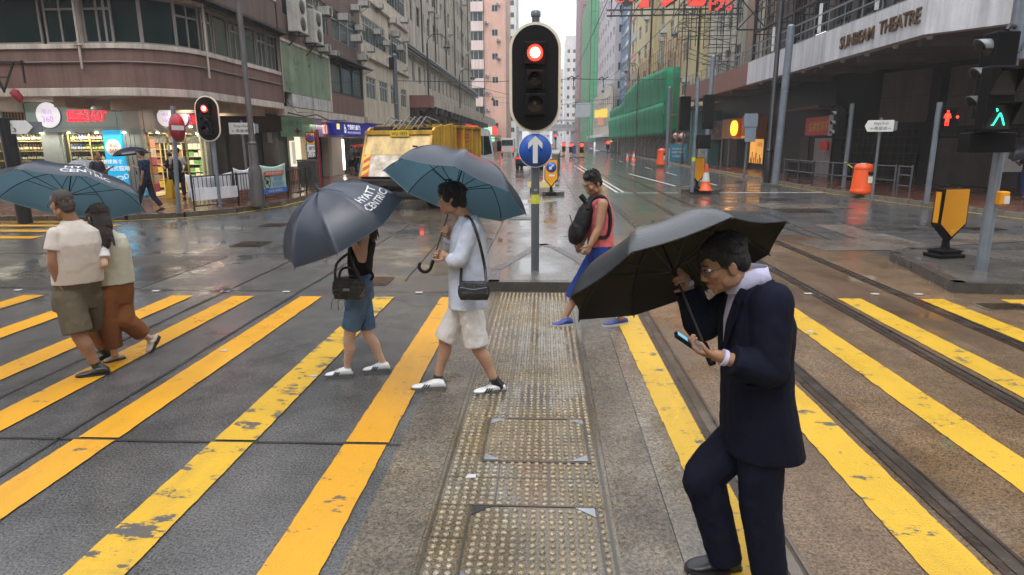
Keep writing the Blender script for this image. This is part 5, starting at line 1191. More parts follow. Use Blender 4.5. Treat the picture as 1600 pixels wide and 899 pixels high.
# two unseen blocks added on our side to shade the junction; windows mirror them
for nm, lab, x0, x1, y1 in (('added_shading_block', 'unseen grey block added at the near left corner to shade the junction', -58, -12, -9), ('added_shading_block', 'unseen grey block added at the near right corner to shade the junction', 13, 58, -8)):
    t = thing(nm, lab, 'building', ((x0 + x1) / 2, -30, 0)); bwl = Wall(t, (x0, y1, 0), (1, 0, 0), (0, 1, 0)); wh = [(3 + 4.4 * i, 5.6 + 4.4 * i, 5 + 3.2 * k, 6.7 + 3.2 * k) for i in range(10) for k in range(8)]
    bwl.holes('wall', M_WEATH, 0, x1 - x0, .13, 34, wh, .25); MB().bx(x0 + .5, x1 - .5, -56, y1 - .7, .13, 33.9).build('core', M_WEATH, t)
# the wet air of the rain: one closed box round everything
hz = MB().bx(-160, 160, -70, 450, -1, 80).build('haze', None or M_INT)
hz.data.materials.clear()
hm = bpy.data.materials.new('rain_haze'); hm.use_nodes = True; n, l = nt(hm); n.remove(n['Principled BSDF'])
pv = n.new('ShaderNodeVolumePrincipled'); pv.inputs['Color'].default_value = (.97, .985, 1, 1); pv.inputs['Density'].default_value = .0008; pv.inputs['Anisotropy'].default_value = .3
l.new(pv.outputs[0], n['Material Output'].inputs['Volume']); hz.data.materials.append(hm); hz['kind'] = 'stuff'
# ================================================================ STREET FURNITURE
M_BLK = mat('black_signal_plastic', (.007, .007, .008), .5, var=.2, spec=.1)
M_BORD = mat('cream_backboard_border', (.66, .60, .47), .4, var=.08, s=4)
M_LDARK = mat('unlit_lens', (.03, .022, .02), .15)
M_REDL = mat('lit_red_lens', (.9, .03, .02), .2, emit=(1, .035, .02), es=3.5); M_REDC = mat('lit_red_core', (1, .5, .4), .2, emit=(1, .5, .4), es=3.5)
M_GRNL = mat('lit_green_man', (.05, .9, .6), .2, emit=(.03, 1, .62), es=2.4)
M_AMB = mat('amber_retroreflective', (.72, .30, .008), .4, var=.05)
M_BLUS = mat('blue_sign_face', (.008, .075, .36), .35); M_WHS = mat('white_sign_face', (.62, .62, .60), .4, var=.06)
M_POLEG = mat('grey_painted_pole', (.165, .19, .225), .35, .2, var=.18, s=3, streak=.2); M_POLED = mat('dark_grey_pole', (.095, .105, .12), .35, .3, var=.2, s=3)
M_PBLK = mat('black_lamp_post', (.018, .018, .02), .35, .3)
def stadium(c, w, h, th, nrm=(0, -1, 0), n=16):
    nrm = V(nrm); rt = Z3.cross(nrm) * -1; rt = nrm.cross(Z3) * 1.0; pts = []
    rt = Z3.cross(nrm)
    for k in range(n + 1): a = pi * k / n; pts.append(V(c) + rt * (w / 2 * cos(a)) + Z3 * (h / 2 - w / 2 + w / 2 * sin(a)))
    for k in range(n + 1): a = pi + pi * k / n; pts.append(V(c) + rt * (w / 2 * cos(a)) + Z3 * (-h / 2 + w / 2 + w / 2 * sin(a)))
    return MB().prism(pts, nrm * th)
def visor(mb, c, r, L, nrm, a0=-.15, a1=pi + .15, n=14):
    nrm = V(nrm); rt = Z3.cross(nrm); c = V(c)
    ring = lambda rr, d, k: c + nrm * d + rt * (rr * cos(a0 + (a1 - a0) * k / n)) + Z3 * (rr * sin(a0 + (a1 - a0) * k / n))
    for k in range(n):
        f = lambda q: L * (.55 + .45 * sin(max(0, min(pi, a0 + (a1 - a0) * q / n))))
        mb.quad(ring(r, 0, k), ring(r, 0, k + 1), ring(r * .97, f(k + 1), k + 1), ring(r * .97, f(k), k)); mb.quad(ring(r - .012, 0, k), ring(r - .012, 0, k + 1), ring(r * .97 - .01, f(k + 1), k + 1), ring(r * .97 - .01, f(k), k))
        mb.quad(ring(r * .97, f(k), k), ring(r * .97, f(k + 1), k + 1), ring(r * .97 - .01, f(k + 1), k + 1), ring(r * .97 - .01, f(k), k))
def backboard_head(t, x, y, zc, w, h, lit='red', s=1.):
    hd = stadium((x, y, zc), w - .075 * s, h - .075 * s, .03).build('signal_head', M_BLK, t)
    b = stadium((x, y + .012, zc), w, h, .025).build('backboard_border', M_BORD, hd, .006)
    for k, (dz, r) in enumerate(((.31 * h / 1.42, .105 * s), (-.02 * h / 1.42, .088 * s), (-.34 * h / 1.42, .105 * s))):
        hb = MB().box((x, y - .07, zc + dz), (r * 2.7, .14, r * 2.75)).build('lamp_housing', M_BLK, hd, .015)
        m = M_REDL if k == 0 and lit == 'red' else M_LDARK
        MB().lathe((x, y - .142, zc + dz), [(r, 0), (r * .8, .02), (.0001, .03)], 26, (0, -1, 0)).build('lens', m, hd)
        if k == 0 and lit == 'red': MB().lathe((x, y - .166, zc + dz), [(r * .66, 0), (r * .5, .012), (.0001, .016)], 26, (0, -1, 0)).build('lamp_core', M_REDC, hd)
        mb = MB(); visor(mb, (x, y - .135, zc + dz), r * 1.1, .10 * s if k == 0 else .17 * s, (0, -1, 0)); mb.build('visor', M_BLK, hd, fix=False)
    return hd
def pole(mb, x, y, z0, z1, r, r2=None, n=14): return mb.tube([(x, y, z0), (x, y, z1)], [r, r2 or r], n)
# 1 the big one on the median
t = thing('traffic_light', 'tall traffic light showing red on the median with a blue arrow sign below it', 'traffic light', (-.12, 9.19, .13), 'traffic lights')
pm = MB(); pole(pm, -.12, 9.19, .12, 2.45, .058); pole(pm, -.12, 9.19, 2.4, 3.66, .052); pm.lathe((-.12, 9.19, 3.6), [(.066, 0), (.066, .06), (.05, .075), (.0001, .08)], 16); pm.lathe((-.12, 9.19, 1.35), [(.061, 0), (.061, .012)], 16); pm.build('pole', M_POLED, t)
backboard_head(t, -.125, 9.12, 2.80, .70, 1.44)
mb = MB()
for z in (3.42, 2.2): mb.box((-.125, 9.13, z), (.3, .05, .012))
mb.build('head_bracket', M_GALV, t)
ar = MB().lathe((-.12, 9.10, 1.845), [(.228, 0), (.228, .012), (.0001, .013)], 40, (0, -1, 0)).build('arrow_sign', M_BLUS, t)
MB().lathe((-.12, 9.102, 1.845), [(.236, -.004), (.236, .010), (.226, .0145), (.226, .01)], 40, (0, -1, 0)).build('sign_rim', M_WHS, ar)
yq = 9.085
MB().prism([(-.12 - .033, yq, 1.67), (-.12 + .033, yq, 1.67), (-.12 + .033, yq, 1.93), (-.12 + .098, yq, 1.865), (-.12 + .098, yq, 1.945), (-.12, yq, 2.045), (-.12 - .098, yq, 1.945), (-.12 - .098, yq, 1.865), (-.12 - .033, yq, 1.93)], (0, -.003, 0)).build('arrow', M_WHS, ar)
mb = MB()
for s_ in (-.075, .075): mb.lathe((-.12 + s_, yq, 1.845), [(.012, 0), (.0001, .008)], 10, (0, -1, 0))
mb.build('bolts', M_BLK, ar)
MB().lathe((-.12, 9.19, 1.10), [(.0595, 0), (.0595, .13)], 20).build('pole_sticker', mat('yellow_green_sticker', (.5, .52, .06), .4, var=.25, s=30), t)
sign_text('pole_number', '-04', (-.12, 9.19 - .06, 1.30), (1, 0, 0), Z3, .025, M_WHS, t)
l = bpy.data.objects.new('red_lamp_light', bpy.data.lights.new('red_lamp_light', 'POINT')); col.objects.link(l); l.location = (-.125, 8.85, 3.1); l.data.energy = 2.2; l.data.color = (1, .03, .03); l.data.shadow_soft_size = .08
# 2 on the far left corner
p = D(326, 186, 18.5); pp = D(341, 300, 18.6)
t = thing('traffic_light', 'traffic light showing red with white edged black board in front of the wine shop', 'traffic light', (pp.x, 18.6, .13), 'traffic lights')
pole(MB(), pp.x, 18.6, .12, 3.3, .06).build('pole', M_POLEG, t); backboard_head(t, p.x, 18.45, p.z, .70, 1.27, s=.95)
MB().bar((p.x, 18.5, p.z + .3), (pp.x, 18.6, p.z + .3), .05).bar((p.x, 18.5, p.z - .3), (pp.x, 18.6, p.z - .3), .05).build('head_bracket', M_STEELD, t)
l = bpy.data.objects.new('red_lamp_light', bpy.data.lights.new('red_lamp_light', 'POINT')); col.objects.link(l); l.location = (p.x, 18.1, p.z + .28); l.data.energy = 5; l.data.color = (1, .03, .03); l.data.shadow_soft_size = .08
# 3 near right: vehicle head seen from the side, pedestrian head with the green man
t = thing('traffic_light', 'near right traffic light with black heads and a glowing green walking man', 'traffic light', (6.25, 9.3, .14), 'traffic lights')
mb = MB(); pole(mb, 6.25, 9.3, .13, 1.05, .078); pole(mb, 6.25, 9.3, 1.03, 2.0, .068); pole(mb, 6.25, 9.3, 1.98, 4.2, .05); mb.lathe((6.25, 9.3, 3.0), [(.11, 0), (.11, 1.0)], 16); mb.build('pole', M_POLEG, t)
x, y = 6.02, 9.12
vh = MB().box((x - .02, y + .12, 2.78), (.30, .30, 1.10)).build('vehicle_head', M_BLK, t, .02)
for k in range(3):
    c = (x - .17, y + .12, 3.14 - .36 * k); mb = MB(); visor(mb, c, .115, .17, (-1, 0, 0)); mb.build('visor', M_GALV, vh, fix=False); MB().lathe(c, [(.10, 0), (.0001, .02)], 22, (-1, 0, 0)).build('lens', M_LDARK, vh)
pq = D(1557, 183, 8.86); x2, y = pq.x + .06, 8.98; dzp = pq.z - 2.44
ph_ = MB().box((x2 - .06, y - .06, 2.66 + dzp), (.36, .20, .82)).build('pedestrian_head', M_BLK, t, .02)
for k, z in enumerate((2.86 + dzp, 2.44 + dzp)):
    MB().box((x2 - .06, y - .165, z), (.29, .012, .30)).build('lens', M_LDARK, ph_)
    mb = MB(); mb.box((x2 - .06, y - .25, z + .17), (.32, .18, .012)); mb.prism([(x2 - .22, y - .16, z + .17), (x2 - .22, y - .34, z + .17), (x2 - .22, y - .16, z - .12)], (.01, 0, 0)); mb.prism([(x2 + .09, y - .16, z + .17), (x2 + .09, y - .34, z + .17), (x2 + .09, y - .16, z - .12)], (.01, 0, 0)); mb.build('hood', M_BLK, ph_)
def walker(x, y, z, h, m, par, stand=False):
    mb = MB(); s = h / .24; yy_ = y
    def lim(a, b, w): 
        a, b = V((x + a[0] * s, yy_, z + a[1] * s)), V((x + b[0] * s, yy_, z + b[1] * s)); mb.bar(a, b, w * s, .006)
    if stand:
        mb.lathe((x, yy_, z + .105 * s), [(.02 * s, 0), (.0001, .006)], 12, (0, -1, 0)); lim((0, .08), (0, -.01), .05); lim((-.015, 0), (-.02, -.12), .022); lim((.015, 0), (.02, -.12), .022); lim((-.03, .07), (-.05, -.0), .018); lim((.03, .07), (.05, 0), .018)
    else:
        lim((-.045, .10), (-.035, .065), .016); lim((.0, .045), (-.065, -.10), .026); lim((.0, .045), (.03, -.01), .03); lim((.03, -.01), (.065, -.10), .026); lim((-.065, -.1), (-.085, -.1), .018)
    return mb.build('lit_figure', m, par, fix=False)
walker(x2 - .06, y - .178, 2.44 + dzp, .25, M_GRNL, ph_)
MB().box((x2 + .02, 9.1, 1.92), (.60, .26, .26)).build('countdown_box', M_BLK, t, .015)
MB().tube([(x - .05, y + .12, 3.34), (x - .02, y + .12, 3.40), (6.2, 9.3, 3.40)], .03, 8).build('top_bracket', M_PBLK, t); MB().tube([(6.12, 9.05, 3.05), (6.2, 9.1, 3.18), (6.25, 9.2, 3.1)], .012, 6).build('cable', M_PBLK, t)
pb = MB().box((6.31, 9.19, 1.17), (.12, .13, .19)).build('push_button', M_AMB, t, .02); MB().box((6.325, 9.118, 1.15), (.07, .012, .10)).build('button_plate', M_WHS, pb)
# 4 across the road on the right
t = thing('traffic_light', 'slim grey pole with a red standing man signal before the brown shutter', 'traffic light', (12.1, 21.0, .13), 'traffic lights')
b = G(1447, 318, .13); tp = D(1460, 160, b.y)
pole(MB(), b.x, b.y, .12, tp.z, .075).build('pole', M_POLEG, t); p = D(1480, 186, b.y - .1)
h = MB().box((p.x + .05, b.y - .02, p.z - .08), (.42, .22, .85)).build('pedestrian_head', M_BLK, t, .02); walker(p.x - .02, b.y - .14, p.z + .02, .42, M_REDL, h, True)
mb = MB()
for z in (.28, -.14): mb.box((p.x + .02, b.y - .2, p.z + z), (.4, .2, .015))
mb.build('hood', M_BLK, h); MB().lathe((p.x + .26, b.y - .13, p.z + .05), [(.04, 0), (.0001, .02)], 12, (0, -1, 0)).build('painted_reflection', M_REDL, h)  # small glowing disc painted in as the red lamp's reflection
# 5 pole with a head turned away
b = G(1318, 293, .13); tp = D(1331, 162, b.y)
t = thing('traffic_light', 'grey pole with a traffic light head turned away beside the orange bin', 'traffic light', (b.x, b.y, .13), 'traffic lights')
pole(MB(), b.x, b.y, .12, tp.z, .085).build('pole', M_POLEG, t); h = MB().box((b.x - .42, b.y + .05, tp.z - .75), (.35, .3, 1.15)).build('vehicle_head', M_BLK, t, .02)
for k in range(3): c = (b.x - .6, b.y + .05, tp.z - .4 - .36 * k); mb = MB(); visor(mb, c, .12, .16, (-1, 0, 0)); mb.build('visor', M_GALV, h, fix=False)
MB().bar((b.x - .3, b.y, tp.z - .4), (b.x, b.y, tp.z - .4), .05).build('head_bracket', M_PBLK, t)
# 6 mid island on the right
b = G(1081, 300, .13); tp = D(1090, 122, b.y)
t = thing('traffic_light', 'grey pole with two black heads turned away on the small island with a cone', 'traffic light', (b.x, b.y, .13), 'traffic lights')
pole(MB(), b.x, b.y, .12, tp.z, .07).build('pole', M_POLEG, t)
for dx, dz in ((-.42, .0), (.42, .05)): h = MB().box((b.x + dx, b.y, 2.95 + dz), (.36, .3, 1.2)).build('vehicle_head', M_BLK, t, .02); MB().bar((b.x, b.y, 3.1), (b.x + dx, b.y, 3.1), .05).build('head_bracket', M_PBLK, h)
MB().box((b.x + .3, b.y, 1.95), (.5, .3, .5)).build('countdown_box', M_BLK, t, .02); MB().lathe((b.x, b.y, 1.25), [(.073, 0), (.073, .14)], 14).build('pole_sticker', mat('yellow_green_sticker', 0), t)
# far signals with red lamps
for i, (px, py, Y, w_) in enumerate(((881, 226, 97, 2), (892, 227, 97, 2), (909, 227, 87, 2), (950, 223, 100, 1), (783, 227, 150, 1), (868, 212, 165, 1))):
    p = D(px, py, Y)
    t = thing('traffic_light', ['small red traffic light far off, left of its twin beyond the pink shirt', 'small red traffic light far off, right of its twin beyond the pink shirt', 'small red traffic light on an orange based post farther down the rails', 'faint red signal by the end of the green netting', 'faint red signal far off beside the truck mirror', 'faint red signal just under the footbridge'][i], 'traffic light', (p.x, Y, 0), 'traffic lights')
    pole(MB(), p.x, Y + .2, .1, p.z + .4, .09).build('pole', M_PBLK, t); h = MB().box((p.x, Y, p.z - .35), (.5, .3, 1.4)).build('vehicle_head', M_BLK, t)
    MB().lathe((p.x, Y - .16, p.z), [(.24, 0), (.0001, .05)], 16, (0, -1, 0)).build('lens', M_REDL, h)
    if w_ == 2: MB().box((p.x, Y, .75), (.4, .3, 1.2)).build('orange_base', M_AMB, t)
t = thing('blue_litter_box', 'small blue box between the far red signals', 'box', G(895, 243)); p = G(895, 242); MB().box((p.x, p.y, .75), (.9, .6, 1.2)).build('body', mat('blue_box', (.02, .06, .25), .4), t, .04); MB().box((p.x, p.y, 1.38), (1.0, .7, .1)).build('lid', M_PBLK, t)
# internally lit island markers
def marker(name, lab, x, y, z, w, h, arrow, yaw=0., blank=True):
    t = thing(name, lab, 'island marker', (0, 0, 0), 'amber island markers'); zb = .28
    sh = lambda w, h, g, y: [(-w / 2, y, zb + g * .0 + h * .30), (0, y, zb), (w / 2, y, zb + h * .30), (w / 2 - w * .03, y, zb + h), (-w / 2 + w * .03, y, zb + h)]
    MB().prism(sh(w, h, 0, -.08), (0, .16, 0)).build('casing', M_BLK, t, .012)
    k = .90
    poly = [V((a * k, -.0835, zb + .035 + (c - zb) * (k + .045) + (0 if c > zb else .02))) for a, b_, c in sh(w, h, 0, 0)]
    f = MB().prism(poly, (0, -.006, 0)).build('amber_face', M_AMB, t, .004)
    MB().box((-w / 2 - .002, 0, zb + h * .64), (.004, .1, h * .6)).build('side_face', M_AMB, t)
    MB().box((0, -.091, zb + .14), (.05, .003, .06)).build('reflector', mat('yellow_reflector', (.75, .45, .02), .3), f)
    mb = MB(); mb.box((0, 0, .03), (.46, .36, .06)); mb.box((0, 0, .09), (.36, .28, .07)); mb.build('base', M_BLK, t, .015); MB().lathe((0, 0, .1), [(.09, 0), (.06, .08), (.05, .2)], 14).build('neck', M_BLK, t)
    mb = MB()
    for sx in (-1, 1):
        for sy in (-1, 1): mb.bar((sx * .2, sy * .14, .1), (sx * .06, sy * .05, .13), .03)
    mb.build('clamp', M_BLK, t)
    if arrow:
        d = MB().lathe((0, -.09, zb + h * .72), [(w * .37, 0), (w * .37, .006), (.0001, .007)], 30, (0, -1, 0)).build('keep_left_disc', M_BLUS, t)
        r = w * .25; cz = zb + h * .72; yk = -.099
        ar_ = lambda pts: [(a * cos(radians(225)) - b_ * sin(radians(225)), yk, cz + a * sin(radians(225)) + b_ * cos(radians(225))) for a, b_ in pts]
        MB().prism(ar_([(-r, -.022), (r * .2, -.022), (r * .2, -.07), (r, 0), (r * .2, .07), (r * .2, .022), (-r, .022)]), (0, -.002, 0)).build('arrow', M_WHS, d)
        MB().box((.02, -.0915, zb + h * .43), (w * .4, .003, .06)).build('white_text_plate', M_WHS, f)
    t.location = (x, y, z); t.rotation_euler = (0, 0, yaw); return t
marker('island_marker', 'blank amber shield shaped marker on the near right island', 6.38, 10.39, .14, .50, .80, False, radians(14))
b = G(861, 306, .13); marker('island_marker', 'amber marker with blue keep left arrow beyond the median', b.x, b.y, .13, .48, .98, True)
b = G(1089, 299, .13); marker('island_marker', 'blank amber marker behind the pole on the small island', b.x + .1, b.y + .5, .13, .5, .95, False, radians(10))
# traffic cones
def cone(x, y, z, lab, s=1.):
    t = thing('traffic_cone', lab, 'traffic cone', (0, 0, 0), 'orange traffic cones'); mo = mat('orange_cone_plastic', (.72, .10, .015), .45); mw = mat('white_cone_sleeve', (.6, .6, .6), .4)
    MB().lathe((0, 0, 0), [(.20, .0), (.20, .04), (.165, .045), (.12, .28)], 24).build('cone_foot', mo, t); MB().lathe((0, 0, .28), [(.12, 0), (.075, .27)], 24).build('white_band', mw, t); MB().lathe((0, 0, .55), [(.075, 0), (.035, .24), (.03, .25), (.0001, .25)], 24).build('cone_tip', mo, t)
    t.location = (x, y, z); t.scale = (s, s, s)
p = G(1102, 298, .13); cone(p.x, p.y, .13, 'orange and white traffic cone on the small island', 1.25)
p = G(990, 251, 0); cone(p.x, p.y, .0, 'orange and white traffic cone at the foot of a black lamp post', 1.3)
p = G(978, 250, 0); cone(p.x + .3, p.y + 1, .0, 'smaller distant cone by the white hoarding', 1.0)
# no entry sign and other plates
b = G(279, 333, .13)
t = thing('no_entry_sign', 'round red no entry sign turned sideways on a leaning grey pole', 'sign', (b.x, b.y, .13)); tp = D(264, 175, b.y)
MB().tube([(b.x, b.y, .12), (tp.x + .12, b.y, tp.z + .15)], .055, 12).build('pole', M_POLEG, t)
nr = V((1, -.02, 0)).normalized(); rt = Z3.cross(nr); c = D(277, 200, b.y - .12)
f = MB().lathe(c, [(.36, 0), (.36, .012), (.0001, .013)], 40, nr).build('red_disc', mat('red_sign_face', (.35, .012, .018), .35), t)
MB().prism([c + nr * .014 + rt * a + Z3 * z for a, z in ((-.28, -.06), (.28, -.06), (.28, .06), (-.28, .06))], nr * .003).build('white_bar', M_WHS, f)
MB().lathe(c, [(.37, -.01), (.37, .008)], 40, nr).build('disc_rim', M_GALV, f)
def nameplate(lab, b, c, w, h, nr, lines, name='street_name_sign', arrowed=0, pm_=M_GALV, pr=.04, back=True):
    t = thing(name, lab, 'street sign', (b.x, b.y, .13), 'street name signs'); nr = V(nr).normalized(); rt = Z3.cross(nr)
    MB().tube([(b.x, b.y, .12), (c.x - nr.x * .03, c.y - nr.y * .03, c.z + h * .7)], pr, 10).build('post', pm_, t)
    e = .12 * w if arrowed else 0
    poly = [(-w / 2, -h / 2), (w / 2 - (e if arrowed > 0 else 0), -h / 2)] + ([(w / 2, 0)] if arrowed > 0 else []) + [(w / 2 - (e if arrowed > 0 else 0), h / 2), (-w / 2, h / 2)] + ([(-w / 2 - e, 0)] if arrowed < 0 else [])
    f = MB().prism([c + rt * a + Z3 * z for a, z in poly], nr * .02).build('plate', M_WHS, t, .004); MB().prism([c - nr * .012 + rt * a + Z3 * z for a, z in ((-w * .45, -h * .4), (w * .65, -h * .4), (w * .65, h * .4), (-w * .45, h * .4))], nr * -.02).build('back_plate', M_GALV, t)
    for s_, dz, hh, ww in lines: sign_text('sign_text', s_, c + nr * .021 + Z3 * (dz * h), rt, Z3, hh * h, mat('sign_black', (.02, .02, .025), .5), f, ww * w if ww else None)
    return t
b = G(390, 312, .13); c = D(378, 201, b.y - .2); nameplate("white street name sign on a thin post beside the big left lamp post", b, c, .78, .36, (.35, -1, 0), [("King's Road", .2, .28, .6), ('←英皇道→', -.2, .28, .8)])
b = G(1362, 313, .13); c = D(1376, 197, b.y - .2); nameplate("white street name sign on a thin post right of the orange bin", b, c, .72, .34, (-.15, -1, 0), [("King's Road", .2, .28, .55), ('←英皇道→', -.2, .28, .8)], arrowed=-1)
b = G(25, 352, .13); c = D(8, 199, 14.6)
t = nameplate("white arrow street name sign cut off at the far left edge", V((b.x - .15, 14.8, 0)), c, 1.25, .30, (.1, -1, 0), [('Street', .2, .30, .3), ('25-43', -.2, .30, .4)], arrowed=1, pm_=M_PBLK, pr=.16)
# parking restriction sign on a red post
b = G(503, 306, .13); tp = D(495, 203, b.y)
t = thing('parking_sign', 'yellow and white no stopping sign on a dark red post near the pharmacy', 'sign', (b.x, b.y, .13)); MB().tube([(b.x, b.y, .12), (tp.x, b.y, tp.z)], .055, 10).build('post', mat('dark_red_post', (.16, .012, .02), .4), t)
a0, a1 = D(477, 207, b.y - .08), D(495, 247, b.y - .08); zm = (a0.z * .55 + a1.z * .45)
MB().bx(a0.x, a1.x, b.y - .1, b.y - .07, a1.z, a0.z).build('back_board', M_PBLK, t); f = MB().bx(a0.x + .03, a1.x - .03, b.y - .115, b.y - .1, zm, a0.z - .03).build('yellow_plate', mat('yellow_plate', (.62, .42, .03), .4), t)
q = V(((a0.x + a1.x) / 2, b.y - .116, (zm + a0.z) / 2)); d = MB().lathe(q, [(.16, 0), (.16, .005), (.0001, .006)], 24, (0, -1, 0)).build('red_ring', mat('red_sign_face', 0), f); MB().lathe(q, [(.115, .005), (.0001, .009)], 24, (0, -1, 0)).build('blue_disc', M_BLUS, f)
MB().bar(q + V((-.1, -.011, .1)), q + V((.1, -.011, -.1)), .03, .004).build('red_cross_bar', mat('red_sign_face', 0), f); MB().bar(q + V((-.1, -.013, -.1)), q + V((.1, -.013, .1)), .03, .004).build('red_cross_bar', mat('red_sign_face', 0), f)
f = MB().bx(a0.x + .03, a1.x - .03, b.y - .115, b.y - .1, a1.z + .03, zm - .02).build('white_plate', M_WHS, t); q.z = (a1.z + zm) / 2
sign_text('time_text', '7 am-\n7-12', q, (1, 0, 0), Z3, .42, mat('sign_black', 0), f, .42)
# road sign seen from the back
b = G(1162, 279, .13); y = b.y; p0, p1, p2 = D(1163, 178, y), D(1181, 199, y), D(1161, 222, y)
t = thing('road_sign_back', 'two blue grey sign plates seen from behind on a thin post on the right pavement', 'sign', (b.x, b.y, .13)); MB().tube([(b.x, y, .12), (D(1172, 178, y).x, y, p0.z)], .05, 10).build('post', M_GALV, t)
MB().bx(p0.x, p1.x + .05, y - .09, y - .06, p1.z + .02, p0.z).build('upper_plate', mat('blue_grey_sign_back', (.20, .25, .31), .4), t, .01); MB().bx(p2.x + .05, p1.x, y - .09, y - .06, p2.z, p1.z - .02).build('lower_plate', mat('blue_grey_sign_back', 0), t, .01); MB().bar((p0.x, y - .03, p1.z), (p1.x, y - .03, p1.z), .05).build('clip', M_GALV, t)

# lamp posts
def swan_lamp(lab, b, top, arm, cat='lamp post'):
    t = thing('street_lamp', lab, cat, (b.x, b.y, .13), 'street lamps')
    mb = MB(); mb.tube([(b.x, b.y, .1), (b.x, b.y, .9), (b.x, b.y, .95), (b.x, b.y, top)], [.13, .12, .075, .06], 12); mb.lathe((b.x, b.y, .9), [(.14, 0), (.15, .04), (.09, .1)], 14); mb.build('post', M_PBLK, t)
    s_ = 1 if arm > 0 else -1; a = abs(arm); pts = [(b.x, b.y, top - .2)] + [(b.x + s_ * a * (1 - cos(q)) / 2, b.y, top + a * .45 * sin(q)) for q in [pi * k / 10 for k in range(1, 11)]]
    MB().tube(pts, .032, 8).build('arm', M_PBLK, t)
    MB().lathe((b.x + arm, b.y, top - .36), [(.05, .34), (.07, .25), (.26, .08), (.28, 0), (.24, -.02)], 18).build('lamp_shade', M_PBLK, t); MB().lathe((b.x + arm, b.y, top - .36), [(.22, 0), (.17, -.14), (.0001, -.19)], 16).build('lamp_bowl', mat('lamp_bowl_glass', (.3, .31, .32), .2), t)
def xbase(px, X, y_): r = ray(px, y_); return V((X, r.y * X / r.x, 0))
b = xbase(1052, 11.5, 250); swan_lamp('black swan neck street lamp in front of the near end of the green netting', V((11.5, 55, 0)), D(1058, 48, 55).z, -1.1)
b = V((11.5, 83, 0)); swan_lamp('black swan neck street lamp at the middle of the green netting', b, D(993, 108, 83).z, -1.5)
b = V((12.0, 116, 0)); swan_lamp('black swan neck street lamp at the far end of the green netting', b, D(953, 140, 116).z, -1.9)
swan_lamp('black swan neck street lamp before the podium just right of the beige block', V((-8.9, 51, 0)), D(676, 68, 51).z, 1.5); swan_lamp('black swan neck street lamp halfway along the tenement', V((-8.9, 70, 0)), D(724, 118, 70).z, 1.4); swan_lamp('black swan neck street lamp at the far end of the tenement', V((-8.9, 97, 0)), D(759, 152, 97).z, 1.4)
b = G(1198, 285, .13)
t = thing('street_lamp', 'thick black lamp post rising out of frame before the theatre shops', 'lamp post', (b.x, b.y, .13), 'street lamps'); mb = MB(); mb.tube([(b.x, b.y, .1), (b.x, b.y, 1.5), (b.x, b.y, 1.55), (b.x, b.y, 14)], [.17, .15, .11, .09], 14); mb.lathe((b.x, b.y, 1.5), [(.18, 0), (.19, .06), (.12, .12)], 14); mb.build('post', M_PBLK, t); MB().tube([(b.x, b.y, 13.8), (b.x - 1, b.y, 14.4), (b.x - 2, b.y, 14.2)], .05, 8).build('arm', M_PBLK, t); MB().lathe((b.x - 2, b.y, 13.9), [(.3, 0), (.1, .3)], 14).build('lamp_shade', M_PBLK, t)
b = G(404, 322, .13); tp = D(372, 0, b.y)
t = thing('street_lamp', 'big dark lamp post with swollen foot on the left kerb by the green banner', 'lamp post', (b.x, b.y, .13), 'street lamps')
dv = (tp - b); mb = MB(); at_ = lambda z: b + dv * ((z - .13) / (tp.z - .13))
mb.tube([b, at_(1.2), at_(1.35), at_(1.9), at_(2.0), at_(9)], [.21, .19, .13, .12, .085, .075], 16); mb.lathe(at_(1.95), [(.12, 0), (.13, .03), (.09, .07)], 14, dv); mb.build('post', mat('weathered_lamp_post', (.085, .075, .075), .35, .4, var=.3, s=2), t)
MB().tube([at_(9), at_(9.4) + V((1, 0, .3)), at_(9.4) + V((2.4, .3, .3))], .05, 8).build('arm', M_PBLK, t); MB().box(at_(9.4) + V((2.6, .3, .28)), (.8, .3, .15)).build('lamp_head', M_GALV, t, .04)
# plain steel poles
def plain(lab, b, zt, r, lean=0, m=None):
    t = thing('steel_pole', lab, 'pole', (b.x, b.y, .13), 'grey steel poles'); mb = MB(); mb.tube([(b.x, b.y, .1), (b.x + lean, b.y, zt)], r, 14); mb.lathe((b.x + lean, b.y, zt), [(r * 1.05, -.02), (r * .8, .04), (.0001, .09)], 14); mb.build('shaft', m or M_POLEG, t); MB().lathe((b.x + lean * .6, b.y, zt * .6), [(r * 1.12, 0), (r * 1.12, .06)], 14).build('collar', M_GALV, t); return t
b = G(1211, 287, .13); plain('tall grey steel pole beside the thick black lamp post', b, D(1238, 41, b.y).z, .155, .12)
b = G(1101, 270, .13); plain('tall grey steel pole behind the traffic cone', b, D(1117, 88, b.y).z, .13, .1)
b = G(1041, 261, .13); plain('grey steel pole near the distant orange bin', b, D(1047, 137, b.y).z, .13, 0)
plain('dark grey steel pole standing behind the refuse truck', V((-9.2, 41, 0)), D(627, 86, 41).z, .14, 0, M_POLED)
t = thing('gantry_box', 'black speaker box on top of the pole behind the truck', 'box', (-9.2, 41, 7)); zz = D(627, 86, 41).z; MB().box((-9.35, 40.9, zz - .5), (.3, .3, .7)).build('box_body', M_BLK, t, .02); MB().bar((-9.2, 41, zz - .4), (-9.35, 40.9, zz - .4), .05).build('bracket', M_STEELD, t)
